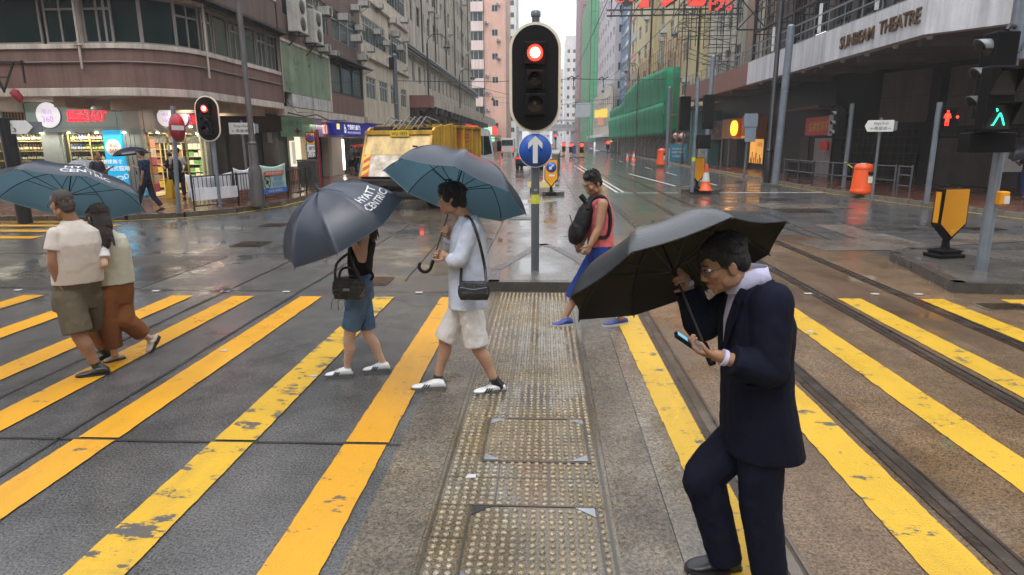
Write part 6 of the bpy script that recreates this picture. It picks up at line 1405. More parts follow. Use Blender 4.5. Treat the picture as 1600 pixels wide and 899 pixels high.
# overhead wires
def wire(lab, pts, r=.012, sag=.15, name='overhead_wire', tagp=None):
    out = []
    for a, b in zip(pts, pts[1:]):
        a, b = V(a), V(b)
        for k in range(12): q = k / 12; out.append(a.lerp(b, q) - Z3 * (sag * 4 * q * (1 - q)))
    out.append(V(pts[-1])); o = MB().tube(out, r, 5).build(name, M_STEELD); tag(o, lab, 'wire', 'overhead tram wires'); return o
wire('left tram wire running down the street', [(1.75, 8, 5.9), (1.75, 45, 5.9), (4.3, 80, 5.9), (4.4, 200, 5.9)], .012, .1); wire('right tram wire running down the street', [(4.1, 8, 5.9), (4.1, 45, 5.9), (6.7, 80, 5.9), (6.8, 200, 5.9)], .012, .1)
wire('span wire hung across the street from the pole behind the truck', [(-9.2, 41, D(640, 126, 41).z), (2.0, 46, 6.2), (11.5, 55, 7.0)], .022, .12); wire('span wire crossing at the near end of the green netting', [(-8.9, 70, 8.2), (2, 76, 6.2), (11.6, 83, 8.0)], .02, .2); wire('farther span wire crossing at the middle of the green netting', [(-8.9, 97, 8.6), (11.9, 100, 8.2)], .02, .3); wire('farthest span wire crossing the misty street', [(-9, 118, 9), (12, 116, 8.5)], .02, .3)
for i, (x, y, z) in enumerate(((2.0, 46.0, 6.15), (4.2, 48, 6.25), (3.6, 77, 6.3))):
    t = thing('wire_hanger', ['black wire hanger over the left tram track', 'black wire hanger over the right tram track', 'farther black wire hanger over the tram tracks'][i], 'wire hanger', (x, y, z)); MB().tube([(x - .35, y, z + .05), (x - .15, y, z + .22), (x + .1, y, z + .1), (x + .35, y, z + .25)], .035, 6).build('arm', M_BLK, t); MB().tube([(x, y, z + .15), (x, y, z - .5)], .03, 6).build('insulator', M_BLK, t)
# railings
def railing(lab, pts, h, m, step, horiz, name='railing', pr=.03, br=.011, top=True, barz=(.12, None)):
    t = thing(name, lab, 'railing', (pts[0][0], pts[0][1], .13), 'pavement railings'); mp_ = MB(); mbars = MB()
    for a, b in zip(pts, pts[1:]):
        a, b = V((*a, .13)), V((*b, .13)); L = (b - a).length; n_ = max(1, round(L / 1.5))
        for z in horiz: mp_.tube([a + Z3 * z, b + Z3 * z], .021, 8)
        for k in range(n_ + 1): q = a.lerp(b, k / n_); MB().tube([q, q + Z3 * (h + .03)], pr, 8).build('post', m, t)
        if step:
            for k in range(int(L / step)): q = a.lerp(b, (k + .5) * step / L); mbars.tube([q + Z3 * horiz[0], q + Z3 * horiz[-1]], br, 5)
    mp_.build('rail', m, t)
    if step: mbars.build('infill_bars', m, t)
    return t
kp = [G(298, 331, .13), G(372, 327, .13), G(437, 317, .13), G(502, 300, .13)]
kp = [V((-9.9, 17.75, 0)), V((-9.35, 19.3, 0)), V((-9.0, 22.3, 0)), V((-8.95, 25.8, 0))]
railing('black barred kerb railing at the corner by the wine shop', [(p.x, p.y) for p in kp], .95, M_PBLK, .15, (.1, .93))
def sheet_on(name, lab, a, b, z0, z1, m, cat='banner', wav=.04, off=.06, parts=None):
    a, b = V(a), V(b); u = (b - a); n_ = V((u.y, -u.x, 0)).normalized(); rows = 12; cols = 30
    vs = []; 
    for i in range(cols + 1):
        for j in range(rows + 1):
            s, q = i / cols, j / rows; zt = z1 - .10 * sin(pi * s) * 1.0; z = z0 + (zt - z0) * q
            vs.append(a + u * s + n_ * (off + wav * sin(s * 9 + q * 3) * (1 - .3 * q) + wav * .5 * sin(s * 23 + 4 * q)) + Z3 * z)
    fs = [(i * (rows + 1) + j, (i + 1) * (rows + 1) + j, (i + 1) * (rows + 1) + j + 1, i * (rows + 1) + j + 1) for i in range(cols) for j in range(rows)]
    t = thing(name, lab, cat, (a.x, a.y, z0)); o = MB().add(vs, fs, 0, True).build('cloth', m, t); s_ = o.modifiers.new('thick', 'SOLIDIFY'); s_.thickness = .008; return t, o, n_
fa, fb_ = DX(298, 310, 0.001), None
M_SILV = mat('silver_white_tarpaulin', (.66, .66, .68), .4, var=.15, s=2, bump=.4, bs=6)
t, o, _n = sheet_on('white_banner', 'crumpled silver white banner back hung behind the railing bars at the corner', (-10.05, 17.8, .13), (-9.47, 19.35, .13), .32, 1.0, M_SILV, wav=.03, off=-.05)
t2 = MB().prism([(-9.93, 17.72, .38), (-9.35, 19.28, .38), (-9.35, 19.28, .72), (-9.93, 17.72, .74)], (.02, -.008, 0)).build('cloth_fold', M_SILV, t)
t, o, _n = sheet_on('white_banner', 'shorter striped white banner back beside the silver one', (-9.45, 19.45, .13), (-9.3, 20.4, .13), .4, 1.12, M_SILV, off=-.05, wav=.02)
q0, q1 = V((-9.22, 20.45, .13)), V((-9.02, 22.1, .13))
t, o, nn = sheet_on('pigeon_banner', 'green and white no feeding banner tied to the kerb railing', q0, q1, .32, 1.18, mat('pale_green_banner', (.38, .55, .46), .5, var=.2, s=1.2), off=.08, wav=.015)
u = (q1 - q0).normalized(); cc = (q0 + q1) / 2 + nn * .125
pl = lambda nm, da, z, w, h, m, lift=0: MB().prism([cc + nn * lift + u * (da + sx * w / 2) + Z3 * (z - .13 + sz * h / 2) for sx, sz in ((-1, -1), (1, -1), (1, 1), (-1, 1))], nn * .004).build(nm, m, t)
pl('red_title_band', 0, 1.0, 1.25, .15, mat('banner_red', (.55, .06, .04), .5)); pl('blue_foot_band', 0, .43, 1.6, .17, mat('banner_blue', (.02, .13, .45), .5))
sign_text('banner_text', '請勿餵飼野鳥', cc + nn * .006 + Z3 * (1.0 - .13), u, Z3, .10, M_WHS, t, 1.05); sign_text('banner_text', '嚴禁餵飼\n保持環境衛生', cc + u * .24 + Z3 * (.72 - .13), u, Z3, .34, mat('banner_blue', 0), t, .82); sign_text('banner_text', '市政署 違者罰款', cc + nn * .006 + Z3 * (.43 - .13), u, Z3, .09, M_WHS, t, .9)
mb = MB(); qc = cc - u * .47 + Z3 * (.72 - .13)
for k in range(24):
    a, b = 2 * pi * k / 24, 2 * pi * (k + 1) / 24; mb.quad(*[qc + nn * .006 + u * (r_ * cos(v_)) + Z3 * (r_ * sin(v_)) for r_, v_ in ((.19, a), (.19, b), (.225, b), (.225, a))])
mb.build('prohibition_ring', mat('sign_black', 0), t, fix=False); MB().bar(qc + nn * .007 - u * .14 + Z3 * .14, qc + nn * .007 + u * .14 - Z3 * .14, .03, .004).build('ring_bar', mat('sign_black', 0), t)
MB().prism([qc + nn * .005 + u * a + Z3 * b for a, b in ((-.11, -.03), (0, -.05), (.1, -.02), (.13, .05), (.06, .04), (.0, .1), (-.04, .03))], nn * .003).build('bird_print', mat('sign_black', 0), t)
# grey crowd barrier parked on the pavement
b = G(484, 300, .13)
t = thing('parked_barrier', 'grey slatted steel barrier standing on the left pavement near the red post', 'barrier', (b.x, b.y, .13)); M_BARG = mat('dull_barrier_steel', (.10, .10, .095), .45, .5, var=.3)
mb = MB(); mb.box((b.x, b.y, 1.33), (.75, .3, .06)); 
for k in range(9): mb.bar((b.x - .34 + k * .085, b.y - .1, .3), (b.x - .34 + k * .085, b.y - .1, 1.3), .05)
mb.build('slats', M_BARG, t); MB().bx(b.x - .36, b.x + .36, b.y - .06, b.y + .1, .42, 1.28).build('panel', M_BARG, t, .02)
for s_ in (-.36, .36): MB().bar((b.x + s_, b.y - .05, .13), (b.x + s_, b.y - .05, 1.3), .05).build('leg', M_BARG, t); MB().bar((b.x + s_, b.y - .35, .15), (b.x + s_, b.y + .3, .15), .05).build('foot', M_BARG, t)
rp = [(11.45, 31.6), (11.38, 28), (11.65, 25.1), (11.9, 22.6)]
railing('galvanised two bar railing along the right kerb behind the orange bin', rp, 1.0, M_POLED, 0, (.5, .98), pr=.035)
railing('short tall railing end loop right of the orange bin', [(11.95, 22.5), (12.05, 21.9)], 1.0, M_POLED, 0, (.35, .7, .98), pr=.03)
mb_ = railing('fine mesh railing panel on the right pavement before the theatre shops', [(11.5, 31.2), (11.42, 28.2)], .95, M_PBLK, .1, (.12, .9))
# litter bins
def bin_(lab, x, y, z, s=1.):
    t = thing('litter_bin', lab, 'litter bin', (0, 0, 0), 'orange litter bins'); mo = mat('orange_bin_plastic', (.75, .085, .01), .4, var=.1)
    MB().lathe((0, 0, 0), [(.33, 0), (.36, .02), (.37, .12), (.35, .16), (.345, .18), (.30, .80), (.29, .84)], 30).build('drum', mo, t); MB().lathe((0, 0, .84), [(.30, 0), (.31, .03), (.28, .15), (.2, .2), (.0001, .22)], 30).build('lid', mo, t)
    MB().box((.13, -.27, .72), (.22, .08, .13)).build('opening', M_BLK, t, .02); MB().box((.13, -.325, .50), (.2, .01, .22), .12).build('label_plate', mat('bin_label', (.4, .55, .4), .5, var=.6, s=14, c2=(.6, .6, .55)), t); MB().lathe((0, 0, 1.0), [(.14, .03), (.13, .07), (.0001, .07)], 16).build('ash_tray', M_GALV, t)
    t.location = (x, y, z); t.scale = (s, s, s)
b = G(1345, 303, .13); bin_('orange litter bin behind the right railing', b.x, b.y, .13, 1.0); b = G(1034, 259, .13); bin_('distant orange litter bin near the pale posters', b.x, b.y, .13, 1.25)
t = thing('caution_tape', 'yellow caution tape tied from pole to orange bin', 'tape', (12, 26, 1)); MB().tube([(b_ := G(1318, 293, .13)) + Z3 * 1.0 + V((-.1, -.1, 0)), V((12.0, 25.6, .85)), V((12.2, 24.9, .72))], .02, 5).build('strip', mat('yellow_tape', (.6, .5, .05), .5, var=.4, s=20), t)
# barriers on the far median
wl_ = thing('concrete_wall', 'low mossy concrete wall on the median beyond the blue arrow sign', 'wall', (1.2, 50, 0)); MB().prism([(.55, 44, 0), (.95, 44, 0), (1.6, 64, 0), (.9, 64, 0)], (0, 0, 1.15)).build('wall_body', mat('mossy_concrete', (.13, .14, .12), .7, var=.4, s=1.5, streak=.4), wl_, .03); MB().prism([(.5, 43.95, 1.15), (1.0, 43.95, 1.15), (1.65, 64, 1.15), (.85, 64, 1.15)], (0, 0, .1)).build('coping', mat('wall_coping', (.25, .25, .24), .6), wl_)
M_WB = mat('white_barrier_plastic', (.62, .60, .58), .45, var=.15, s=2); M_RB = mat('red_barrier_plastic', (.42, .05, .04), .45)
bars_ = None
for i in range(9):
    y = 27 + 2.05 * i; x = .06 + .035 * i
    if bars_ is None:
        bars_ = thing('road_barrier', 'white and red plastic road barrier in the median row behind the keep left marker', 'barrier', (0, 0, 0), 'plastic road barriers on the median')
        for k in range(2): MB().prism([(-.24, -1 + k, 0), (-.24, -1 + k, .2), (-.08, -1 + k, .5), (-.07, -1 + k, 1.0), (.07, -1 + k, 1.0), (.08, -1 + k, .5), (.24, -1 + k, .2), (.24, -1 + k, 0)], (0, .98, 0)).build('segment', (M_WB, M_RB)[k], bars_, .02)
        MB().box((0, -1.01, .75), (.05, .03, .3)).build('joint_pin', M_GALV, bars_); o = bars_
    else: o = copy_tree(bars_)
    o.location = (x, y, 0); o.rotation_euler = (0, 0, RN.uniform(-.05, .02))
t = thing('yellow_barrier_board', 'low yellow and white striped board at the start of the median barriers', 'board', (.0, 25.4, 0)); MB().box((-.1, 25.8, .32), (1.1, .08, .22)).build('board', mat('yellow_striped', (.6, .42, .05), .4, var=.4, s=5, c2=(.55, .55, .5)), t)
for s_ in (-.4, .4): MB().box((-.1 + s_, 25.8, .1), (.08, .3, .2)).build('foot', M_BLK, t)
# road studs and gratings
studs = [(x, 8.22) for x in [-7.2, -6.25, -5.25, -4.3, -3.45, -2.55, -1.65]] + [(x, 8.3) for x in (3.0, 3.45, 4.3, 4.85)] + [(-4.28, 8.22)]
st0 = None
for x, y in studs:
    if st0 is None: st0 = tag(MB().box((0, 0, .010), (.095, .06, .01)).build('road_stud', mat('white_ceramic_stud', (.4, .4, .38), .3), None, .006), 'small square white road stud in the row at the far edge of the crossing', 'road stud', 'white road studs'); o = st0
    else: o = st0.copy(); col.objects.link(o)
    o.location = (x, y, .004)
def cover(lab, p, w, d, m, rz=0, bars=9):
    t = thing('drain_cover', lab, 'drain cover', (p.x, p.y, 0), 'iron covers in the road'); MB().box((p.x, p.y, .007), (w, d, .012), rz).build('frame', m, t, .003); mb = MB()
    r = MX.Rotation(rz, 3, 'Z')
    for k in range(bars): mb.box(V((p.x, p.y, .016)) + r @ V((-w * .42 + w * .84 * (k + .5) / bars, 0, 0)), (w * .84 / bars * .5, d * .84, .008), rz)
    mb.build('grate_bars', M_RUST, t)
M_IRON = mat('wet_cast_iron', (.03, .028, .026), .3, .5, var=.4, s=6); M_IRONR = mat('rusty_cast_iron', (.07, .03, .018), .35, .3, var=.4, s=6)
cover('black iron drain grating on the left carriageway', G(393, 382), .62, .62, M_IRON); cover('rusty iron grating behind the woman in denim shorts', G(594, 440), .3, .55, M_IRONR, 0, 5); cover('round looking iron cover on the right carriageway', G(1213, 312), 1.0, .8, M_IRON); cover('dark iron cover beside the brown patch on the right', G(1255, 330), 1.3, .9, M_IRON); cover('iron cover near the right traffic light pole', G(1535, 358), .8, .5, M_IRON); cover('iron cover left of the median', G(812, 342), .6, .6, M_IRON)
cover('small iron cover near the left kerb', G(430, 352), .6, .6, M_IRON); cover('tactile slab set at the edge of the right island', G(1570, 481), .6, .35, M_TAC, 0, 12)
# rubbish and leaves
for i, (px, py) in enumerate(((1225, 463), (1430, 355), (350, 550), (735, 748), (490, 590), (1265, 520))):
    p = G(px, py); tag(MB().prism([(p.x - .03, p.y - .02, .012), (p.x + .035, p.y - .012, .012), (p.x + .03, p.y + .02, .016), (p.x - .02, p.y + .016, .013)], (0, 0, .004)).build('paper_scrap', mat('white_paper', (.36, .36, .36), .5)), ['scrap of white paper beside the crossing near the suited man', 'scrap of white paper on the right carriageway', 'tiny scrap of paper between two yellow stripes on the left', 'white receipt on the tactile strip', 'tiny scrap of paper near the woman', 'scrap of paper by the tram rail'][i], 'litter')
# ================================================================ VEHICLES
M_TY = mat('worn_yellow_truck_paint', (.62, .36, .025), .4, var=.22, s=1.6, bump=.15, bs=12, streak=.7, c2=(.36, .2, .025))
M_TYP = mat('pale_yellow_truck_panel', (.60, .42, .15), .4, var=.15, s=1.2, streak=.5)
M_TDK = mat('greasy_black_chassis', (.016, .014, .013), .5, var=.4, s=5)
M_TIRE = mat('wet_tyre_rubber', (.012, .012, .012), .45, bump=.4, bs=40)
M_TWH = mat('white_cab_paint', (.62, .63, .63), .25, var=.06, s=1)
M_DIRTW = mat('dirty_white_board', (.58, .54, .48), .4, var=.3, s=4, c2=(.28, .2, .12))
tk = thing('refuse_truck', 'yellow refuse collection truck with white cab seen from behind', 'truck', (0, 0, 0))
Wd = 1.08
MB().bx(-.85, .85, .5, 7.2, .55, .8).build('chassis', M_TDK, tk)
# hopper: sides slope, open top with machinery
hp = MB(); pr = [(0, .92), (-.02, 1.0), (.25, 1.62), (.55, 2.26), (.75, 2.40), (2.3, 2.55), (2.3, .8), (.3, .8)]
for s_ in (-1, 1): hp.prism([(s_ * Wd, y, z) for y, z in pr], (-s_ * .07, 0, 0))
hp.build('hopper_side', M_TY, tk, .012)
MB().prism([(-Wd + .07, .25, 1.62), (Wd - .07, .25, 1.62), (Wd - .07, .55, 2.18), (-Wd + .07, .55, 2.18)], (0, .06, 0)).build('tailgate_panel', M_TYP, tk, .01)
wb = MB().prism([(-Wd + .07, -.01, 1.0), (Wd - .07, -.01, 1.0), (Wd - .07, .24, 1.61), (-Wd + .07, .24, 1.61)], (0, .05, 0)).build('rear_board', M_DIRTW, tk, .01)
for s_ in (-1, 1):
    ch = MB().prism([(s_ * (Wd - .09), -.016, 1.0), (s_ * (Wd - .30), -.016, 1.0), (s_ * (Wd - .30), .234, 1.61), (s_ * (Wd - .09), .234, 1.61)], (0, -.005, 0)).build('chevron_board', mat('chevron_red', (.5, .05, .03), .4), wb)
    mb = MB()
    for k in range(3):
        z = 1.02 + k * .22; yk = lambda z: -.024 + (z - 1.0) * .41
        mb.prism([(s_ * (Wd - .09), yk(z), z), (s_ * (Wd - .30), yk(z + .12), z + .12), (s_ * (Wd - .30), yk(z + .23), z + .23), (s_ * (Wd - .09), yk(z + .11), z + .11)], (0, -.004, 0))
    mb.build('chevron_stripe', mat('chevron_yellow', (.65, .45, .03), .4), ch)
MB().bx(-Wd + .08, Wd - .08, .55, 2.25, 1.0, 2.02).build('hopper_floor', M_TDK, tk)
mb = MB(); mb.bx(-Wd, Wd, .5, .66, 2.2, 2.32); mb.bx(-Wd, Wd, 1.3, 1.42, 2.36, 2.5); mb.build('top_cross_bar', M_TY, tk, .01)
mb = MB()
for i in range(7):
    x = -.7 + i * .2; mb.tube([(x, .8, 2.35), (x + .2, 1.0 + .1 * RN.random(), 2.62 + RN.random() * .12), (x + .45, 1.3, 2.45 + RN.random() * .15), (x + .5, 1.6, 2.4)], .025, 6)
mb.build('hydraulic_hose', mat('grey_rubber_hose', (.12, .11, .10), .5), tk); mb = MB(); mb.bx(-.9, -.35, .7, 1.2, 2.2, 2.45); mb.bx(.3, .8, .9, 1.3, 2.2, 2.42); mb.bx(-.2, .2, 1.5, 2, 2.3, 2.6); mb.build('compactor_gear', M_TDK, tk, .02)
pl_ = MB().bx(-.25, .35, .48, .5, 2.14, 2.32).build('number_plate', mat('yellow_number_plate', (.62, .42, .03), .4), tk)
sign_text('plate_text', 'WU 1829', (.05, .478, 2.23), (1, 0, 0), Z3, .11, mat('sign_black', 0), pl_, .5)
mb = MB(); mb.tube([(Wd - .22, .15, 1.58), (Wd - .22, .05, 1.78), (Wd - .3, .02, 1.86), (Wd - .42, .02, 1.87)], .03, 8); mb.build('tailgate_hook', M_TDK, tk)
MB().bx(-Wd, Wd, -.05, .4, .72, .92).build('rear_sill', M_TDK, tk, .02); MB().bx(-Wd + .1, Wd - .1, .02, .12, .42, .56).build('bumper', M_TDK, tk, .01)
mb = MB()
for x in (-.7, -.25, .25, .7): mb.bx(x, x + .06, .05, .12, .5, .75)
mb.bx(-.95, .95, .5, 1.0, .3, .7); mb.build('underframe', M_TDK, tk)
lo_m = mat('truck_tail_lamp', (.7, .02, .02), .3, emit=(1, .04, .02), es=3.0)
for s_ in (-1, 1):
    h = MB().bx(s_ * .92 - .16, s_ * .92 + .16, -.01, .05, .55, .72).build('tail_light', mat('lamp_housing_grey', (.12, .11, .1), .4), tk, .01); MB().lathe((s_ * .86, -.012, .635), [(.065, 0), (.0001, .02)], 16, (0, -1, 0)).build('lit_lens', lo_m, h); MB().lathe((s_ * 1.0, -.012, .635), [(.05, 0), (.0001, .02)], 16, (0, -1, 0)).build('orange_lens', M_AMB, h)
# body with ribbed sides
MB().bx(-Wd, Wd, 2.32, 5.0, .85, 2.48).build('body', M_TY, tk, .02)
for s_ in (-1, 1):
    mb = MB()
    for y in (2.32, 3.1, 3.95, 4.9): mb.bx(s_ * Wd, s_ * (Wd + .07), y, y + .1, .85, 2.5)
    mb.bx(s_ * Wd, s_ * (Wd + .07), 2.32, 5.0, .85, .97); mb.bx(s_ * Wd, s_ * (Wd + .07), 2.3, 5.0, 2.42, 2.5); mb.build('side_ribs', M_TY, tk, .01)
for ch, y in (('環', 2.78), ('宇', 3.55)):
    sign_text('side_lettering', ch, (Wd + .012, y, 2.05), (0, 1, 0), Z3, .52, mat('red_truck_letters', (.45, .03, .02), .4), tk, .45); 
sign_text('side_lettering', '環保服務', (Wd + .012, 3.5, 1.62), (0, 1, 0), Z3, .18, mat('red_truck_letters', 0), tk)
# cab
cabp = [(5.25, .7), (5.25, 2.35), (5.4, 2.46), (6.3, 2.46), (6.6, 2.38), (7.05, 1.55), (7.15, 1.1), (7.15, .55), (5.25, .55)]
MB().prism([(-1.0, y, z) for y, z in cabp], (2.0, 0, 0)).build('cab', M_TWH, tk, .05)
for s_ in (-1, 1):
    MB().prism([(s_ * 1.003, y, z) for y, z in ((5.72, 1.5), (5.72, 2.2), (6.42, 2.2), (6.82, 1.55))], (s_ * .008, 0, 0)).build('side_window', M_GLASSD, tk); MB().prism([(s_ * 1.003, y, z) for y, z in ((5.4, 1.55), (5.42, 2.2), (5.62, 2.2), (5.62, 1.5))], (s_ * .008, 0, 0)).build('quarter_window', M_GLASSD, tk)
    d = MB().prism([(s_ * 1.002, y, z) for y, z in ((5.68, .75), (5.68, 1.46), (6.86, 1.46), (6.95, .75))], (s_ * .006, 0, 0)).build('door', M_TWH, tk, .003); MB().bx(s_ * 1.02, s_ * 1.05, 5.8, 6.0, 1.3, 1.35).build('door_handle', M_BLK, d)
    mb = MB(); mb.tube([(s_ * 1.0, 6.75, 2.1), (s_ * 1.25, 6.9, 2.1), (s_ * 1.27, 6.9, 1.95)], .015, 6); mb.box((s_ * 1.27, 6.9, 1.82), (.17, .07, .38)); mb.build('mirror', M_BLK, tk, .015)
MB().bx(-.9, .9, 5.02, 5.22, .8, 2.0).build('air_filter_gap', M_TDK, tk); MB().tube([(Wd - .1, 5.12, .9), (Wd - .1, 5.12, 2.1)], .09, 10).build('air_intake', M_BLK, tk); MB().box((1.02, 6.98, .75), (.03, .12, .1)).build('side_indicator', M_AMB, tk)
for y, dual in ((1.35, True), (6.2, False)):
    for s_ in (-1, 1):
        x0, x1 = (s_ * .58, s_ * 1.06) if dual else (s_ * .78, s_ * 1.02)
        w_ = MB().lathe((x0, y, .43), [(.26, 0), (.40, .02), (.43, .06), (.43, abs(x1 - x0) - .06), (.40, abs(x1 - x0) - .02), (.26, abs(x1 - x0))], 28, (s_, 0, 0)).build('wheel', M_TIRE, tk); MB().lathe((x1 - s_ * .06, y, .43), [(.26, .03), (.22, 0), (.10, .02), (.08, .06), (.0001, .07)], 22, (s_, 0, 0)).build('rim', mat('dull_wheel_rim', (.22, .2, .18), .45, .4), w_)
        MB().box((s_ * .85, y - .5, .62), (.45, .02, .5)).build('mud_flap', M_TIRE, tk)
tk.location = (-4.40, 18.72, .0); tk.rotation_euler = (0, 0, radians(-12))

# black car ahead
def car(name, lab, x, y, rz, paint, lit=True, s=1.):
    t = thing(name, lab, 'car', (0, 0, 0)); n_ = 16
    def sec(y, w, zb, zs, zt, wt):   # half section -> ring
        return [V((-w, y, zb)), V((-w - .0, y, (zb + zs) / 2)), V((-w * .98, y, zs)), V((-wt, y, zt * .97 + zs * .03)), V((-wt * .8, y, zt)), V((0, y, zt + .01)), V((wt * .8, y, zt)), V((wt, y, zt * .97 + zs * .03)), V((w * .98, y, zs)), V((w, y, (zb + zs) / 2)), V((w, y, zb)), V((0, y, zb))]
    body = [(0, .78, .35, .80, .88, .70), (.12, .86, .28, .88, .96, .76), (.5, .90, .25, .92, 1.0, .78), (1.2, .91, .25, .92, .97, .80), (3.3, .91, .25, .90, .95, .80), (3.9, .89, .25, .84, .88, .76), (4.3, .82, .3, .72, .76, .66), (4.42, .7, .35, .62, .66, .5)]
    MB().loft([sec(*b) for b in body]).build('body', paint, t)
    gh = [(.42, .76, .90, .96, 1.0, .66), (.95, .76, .90, 1.2, 1.40, .60), (1.5, .76, .9, 1.22, 1.45, .58), (2.4, .76, .9, 1.2, 1.42, .58), (3.2, .76, .88, .94, 1.0, .66)]
    MB().loft([sec(*b) for b in gh]).build('cabin_glass', M_GLASSD, t); MB().loft([sec(*b) for b in [(.98, .60, 1.38, 1.40, 1.43, .54), (1.5, .6, 1.42, 1.44, 1.475, .54), (2.3, .6, 1.40, 1.42, 1.45, .54)]]).build('roof', paint, t)
    for s_ in (-1, 1):
        MB().bar((s_ * .70, .5, .98), (s_ * .58, .98, 1.42), .07, .07).bar((s_ * .70, 3.1, .98), (s_ * .58, 2.35, 1.42), .06, .06).bar((s_ * .74, 1.7, .95), (s_ * .6, 1.6, 1.42), .06).build('pillar', paint, t)
        MB().box((s_ * .62, .03, .80), (.34, .06, .15)).build('tail_light', mat('car_tail_lamp', (.6, .01, .01), .25, emit=(1, .02, .02), es=2.2 if lit else .2), t, .02); MB().box((s_ * .98, 2.75, 1.0), (.16, .1, .12)).build('mirror', paint, t, .02)
        for yy_ in (.85, 3.55):
            w_ = MB().lathe((s_ * .68, yy_, .32), [(.2, 0), (.31, .02), (.32, .05), (.32, .18), (.31, .21), (.2, .23)], 24, (s_, 0, 0)).build('wheel', M_TIRE, t); MB().lathe((s_ * .90, yy_, .32), [(.2, 0), (.06, .015), (.0001, .02)], 18, (s_, 0, 0)).build('rim', M_GALV, w_)
    p_ = MB().box((0, .0, .66), (.52, .02, .12)).build('number_plate', mat('yellow_number_plate', 0), t); MB().box((0, .02, .38), (1.5, .08, .2)).build('bumper', M_BLK, t, .02)
    t.location = (x, y, .0); t.rotation_euler = (0, 0, rz); t.scale = (s, s, s); return t
car('saloon_car', 'black saloon car with red tail lights seen from behind past the truck', -1.15, 47, radians(-4), mat('black_car_paint', (.012, .012, .014), .15, var=.05), s=1.08)
car('saloon_car', 'silver car far away in the mist on the left lanes', -3.6, 120, 0, mat('silver_car_paint', (.35, .36, .37), .25, .4), s=1.05)
car('taxi', 'red taxi far down the street in the mist', 1.6, 168, 0, mat('red_car_paint', (.4, .02, .02), .25), s=1.05)
t = thing('minibus', 'pale van far down the left lanes in the mist', 'van', (0, 0, 0)); MB().bx(-1, 1, 0, 5.5, .45, 2.6).build('body', M_TWH, t, .12); MB().bx(-.85, .85, -.012, .0, 1.5, 2.35).build('rear_window', M_GLASSD, t)
for s_ in (-.85, .85): MB().box((s_, -.02, 1.0), (.18, .05, .35)).build('tail_light', mat('car_tail_lamp', 0), t); MB().lathe((s_, 1, .4), [(.4, -.12), (.4, .12)], 18, (1, 0, 0)).build('wheel', M_TIRE, t)
t.location = (-5.6, 100, 0)
# ================================================================ UMBRELLAS
M_NAVY = mat('wet_navy_umbrella_cloth', (.040, .045, .068), .24, var=.2, s=4, bump=.10, bs=60, rv=.10)
M_TEAL = mat('teal_umbrella_lining', (.115, .195, .235), .6, var=.12, s=3, spec=.2)
def sheer(a, c, f):   # thin nylon lets some daylight through
    n, l = nt(a); p = n['Principled BSDF']; tr = n.new('ShaderNodeBsdfTranslucent'); mx = n.new('ShaderNodeMixShader'); tr.inputs[0].default_value = (*c, 1); mx.inputs[0].default_value = f
    l.new(p.outputs[0], mx.inputs[1]); l.new(tr.outputs[0], mx.inputs[2]); l.new(mx.outputs[0], n['Material Output'].inputs[0])
sheer(M_NAVY, (.34, .48, .56), .35); sheer(M_TEAL, (.5, .72, .8), .5)
M_BUMB = mat('wet_black_umbrella_cloth', (.020, .022, .025), .30, var=.2, s=4, bump=.10, bs=60, rv=.1)
M_BLIN = mat('black_umbrella_lining', (.016, .015, .014), .6, var=.2, spec=.2)
M_RIB = mat('black_umbrella_rib', (.012, .012, .013), .35, .3)
M_PRINT = mat('white_umbrella_print', (.60, .60, .62), .5)
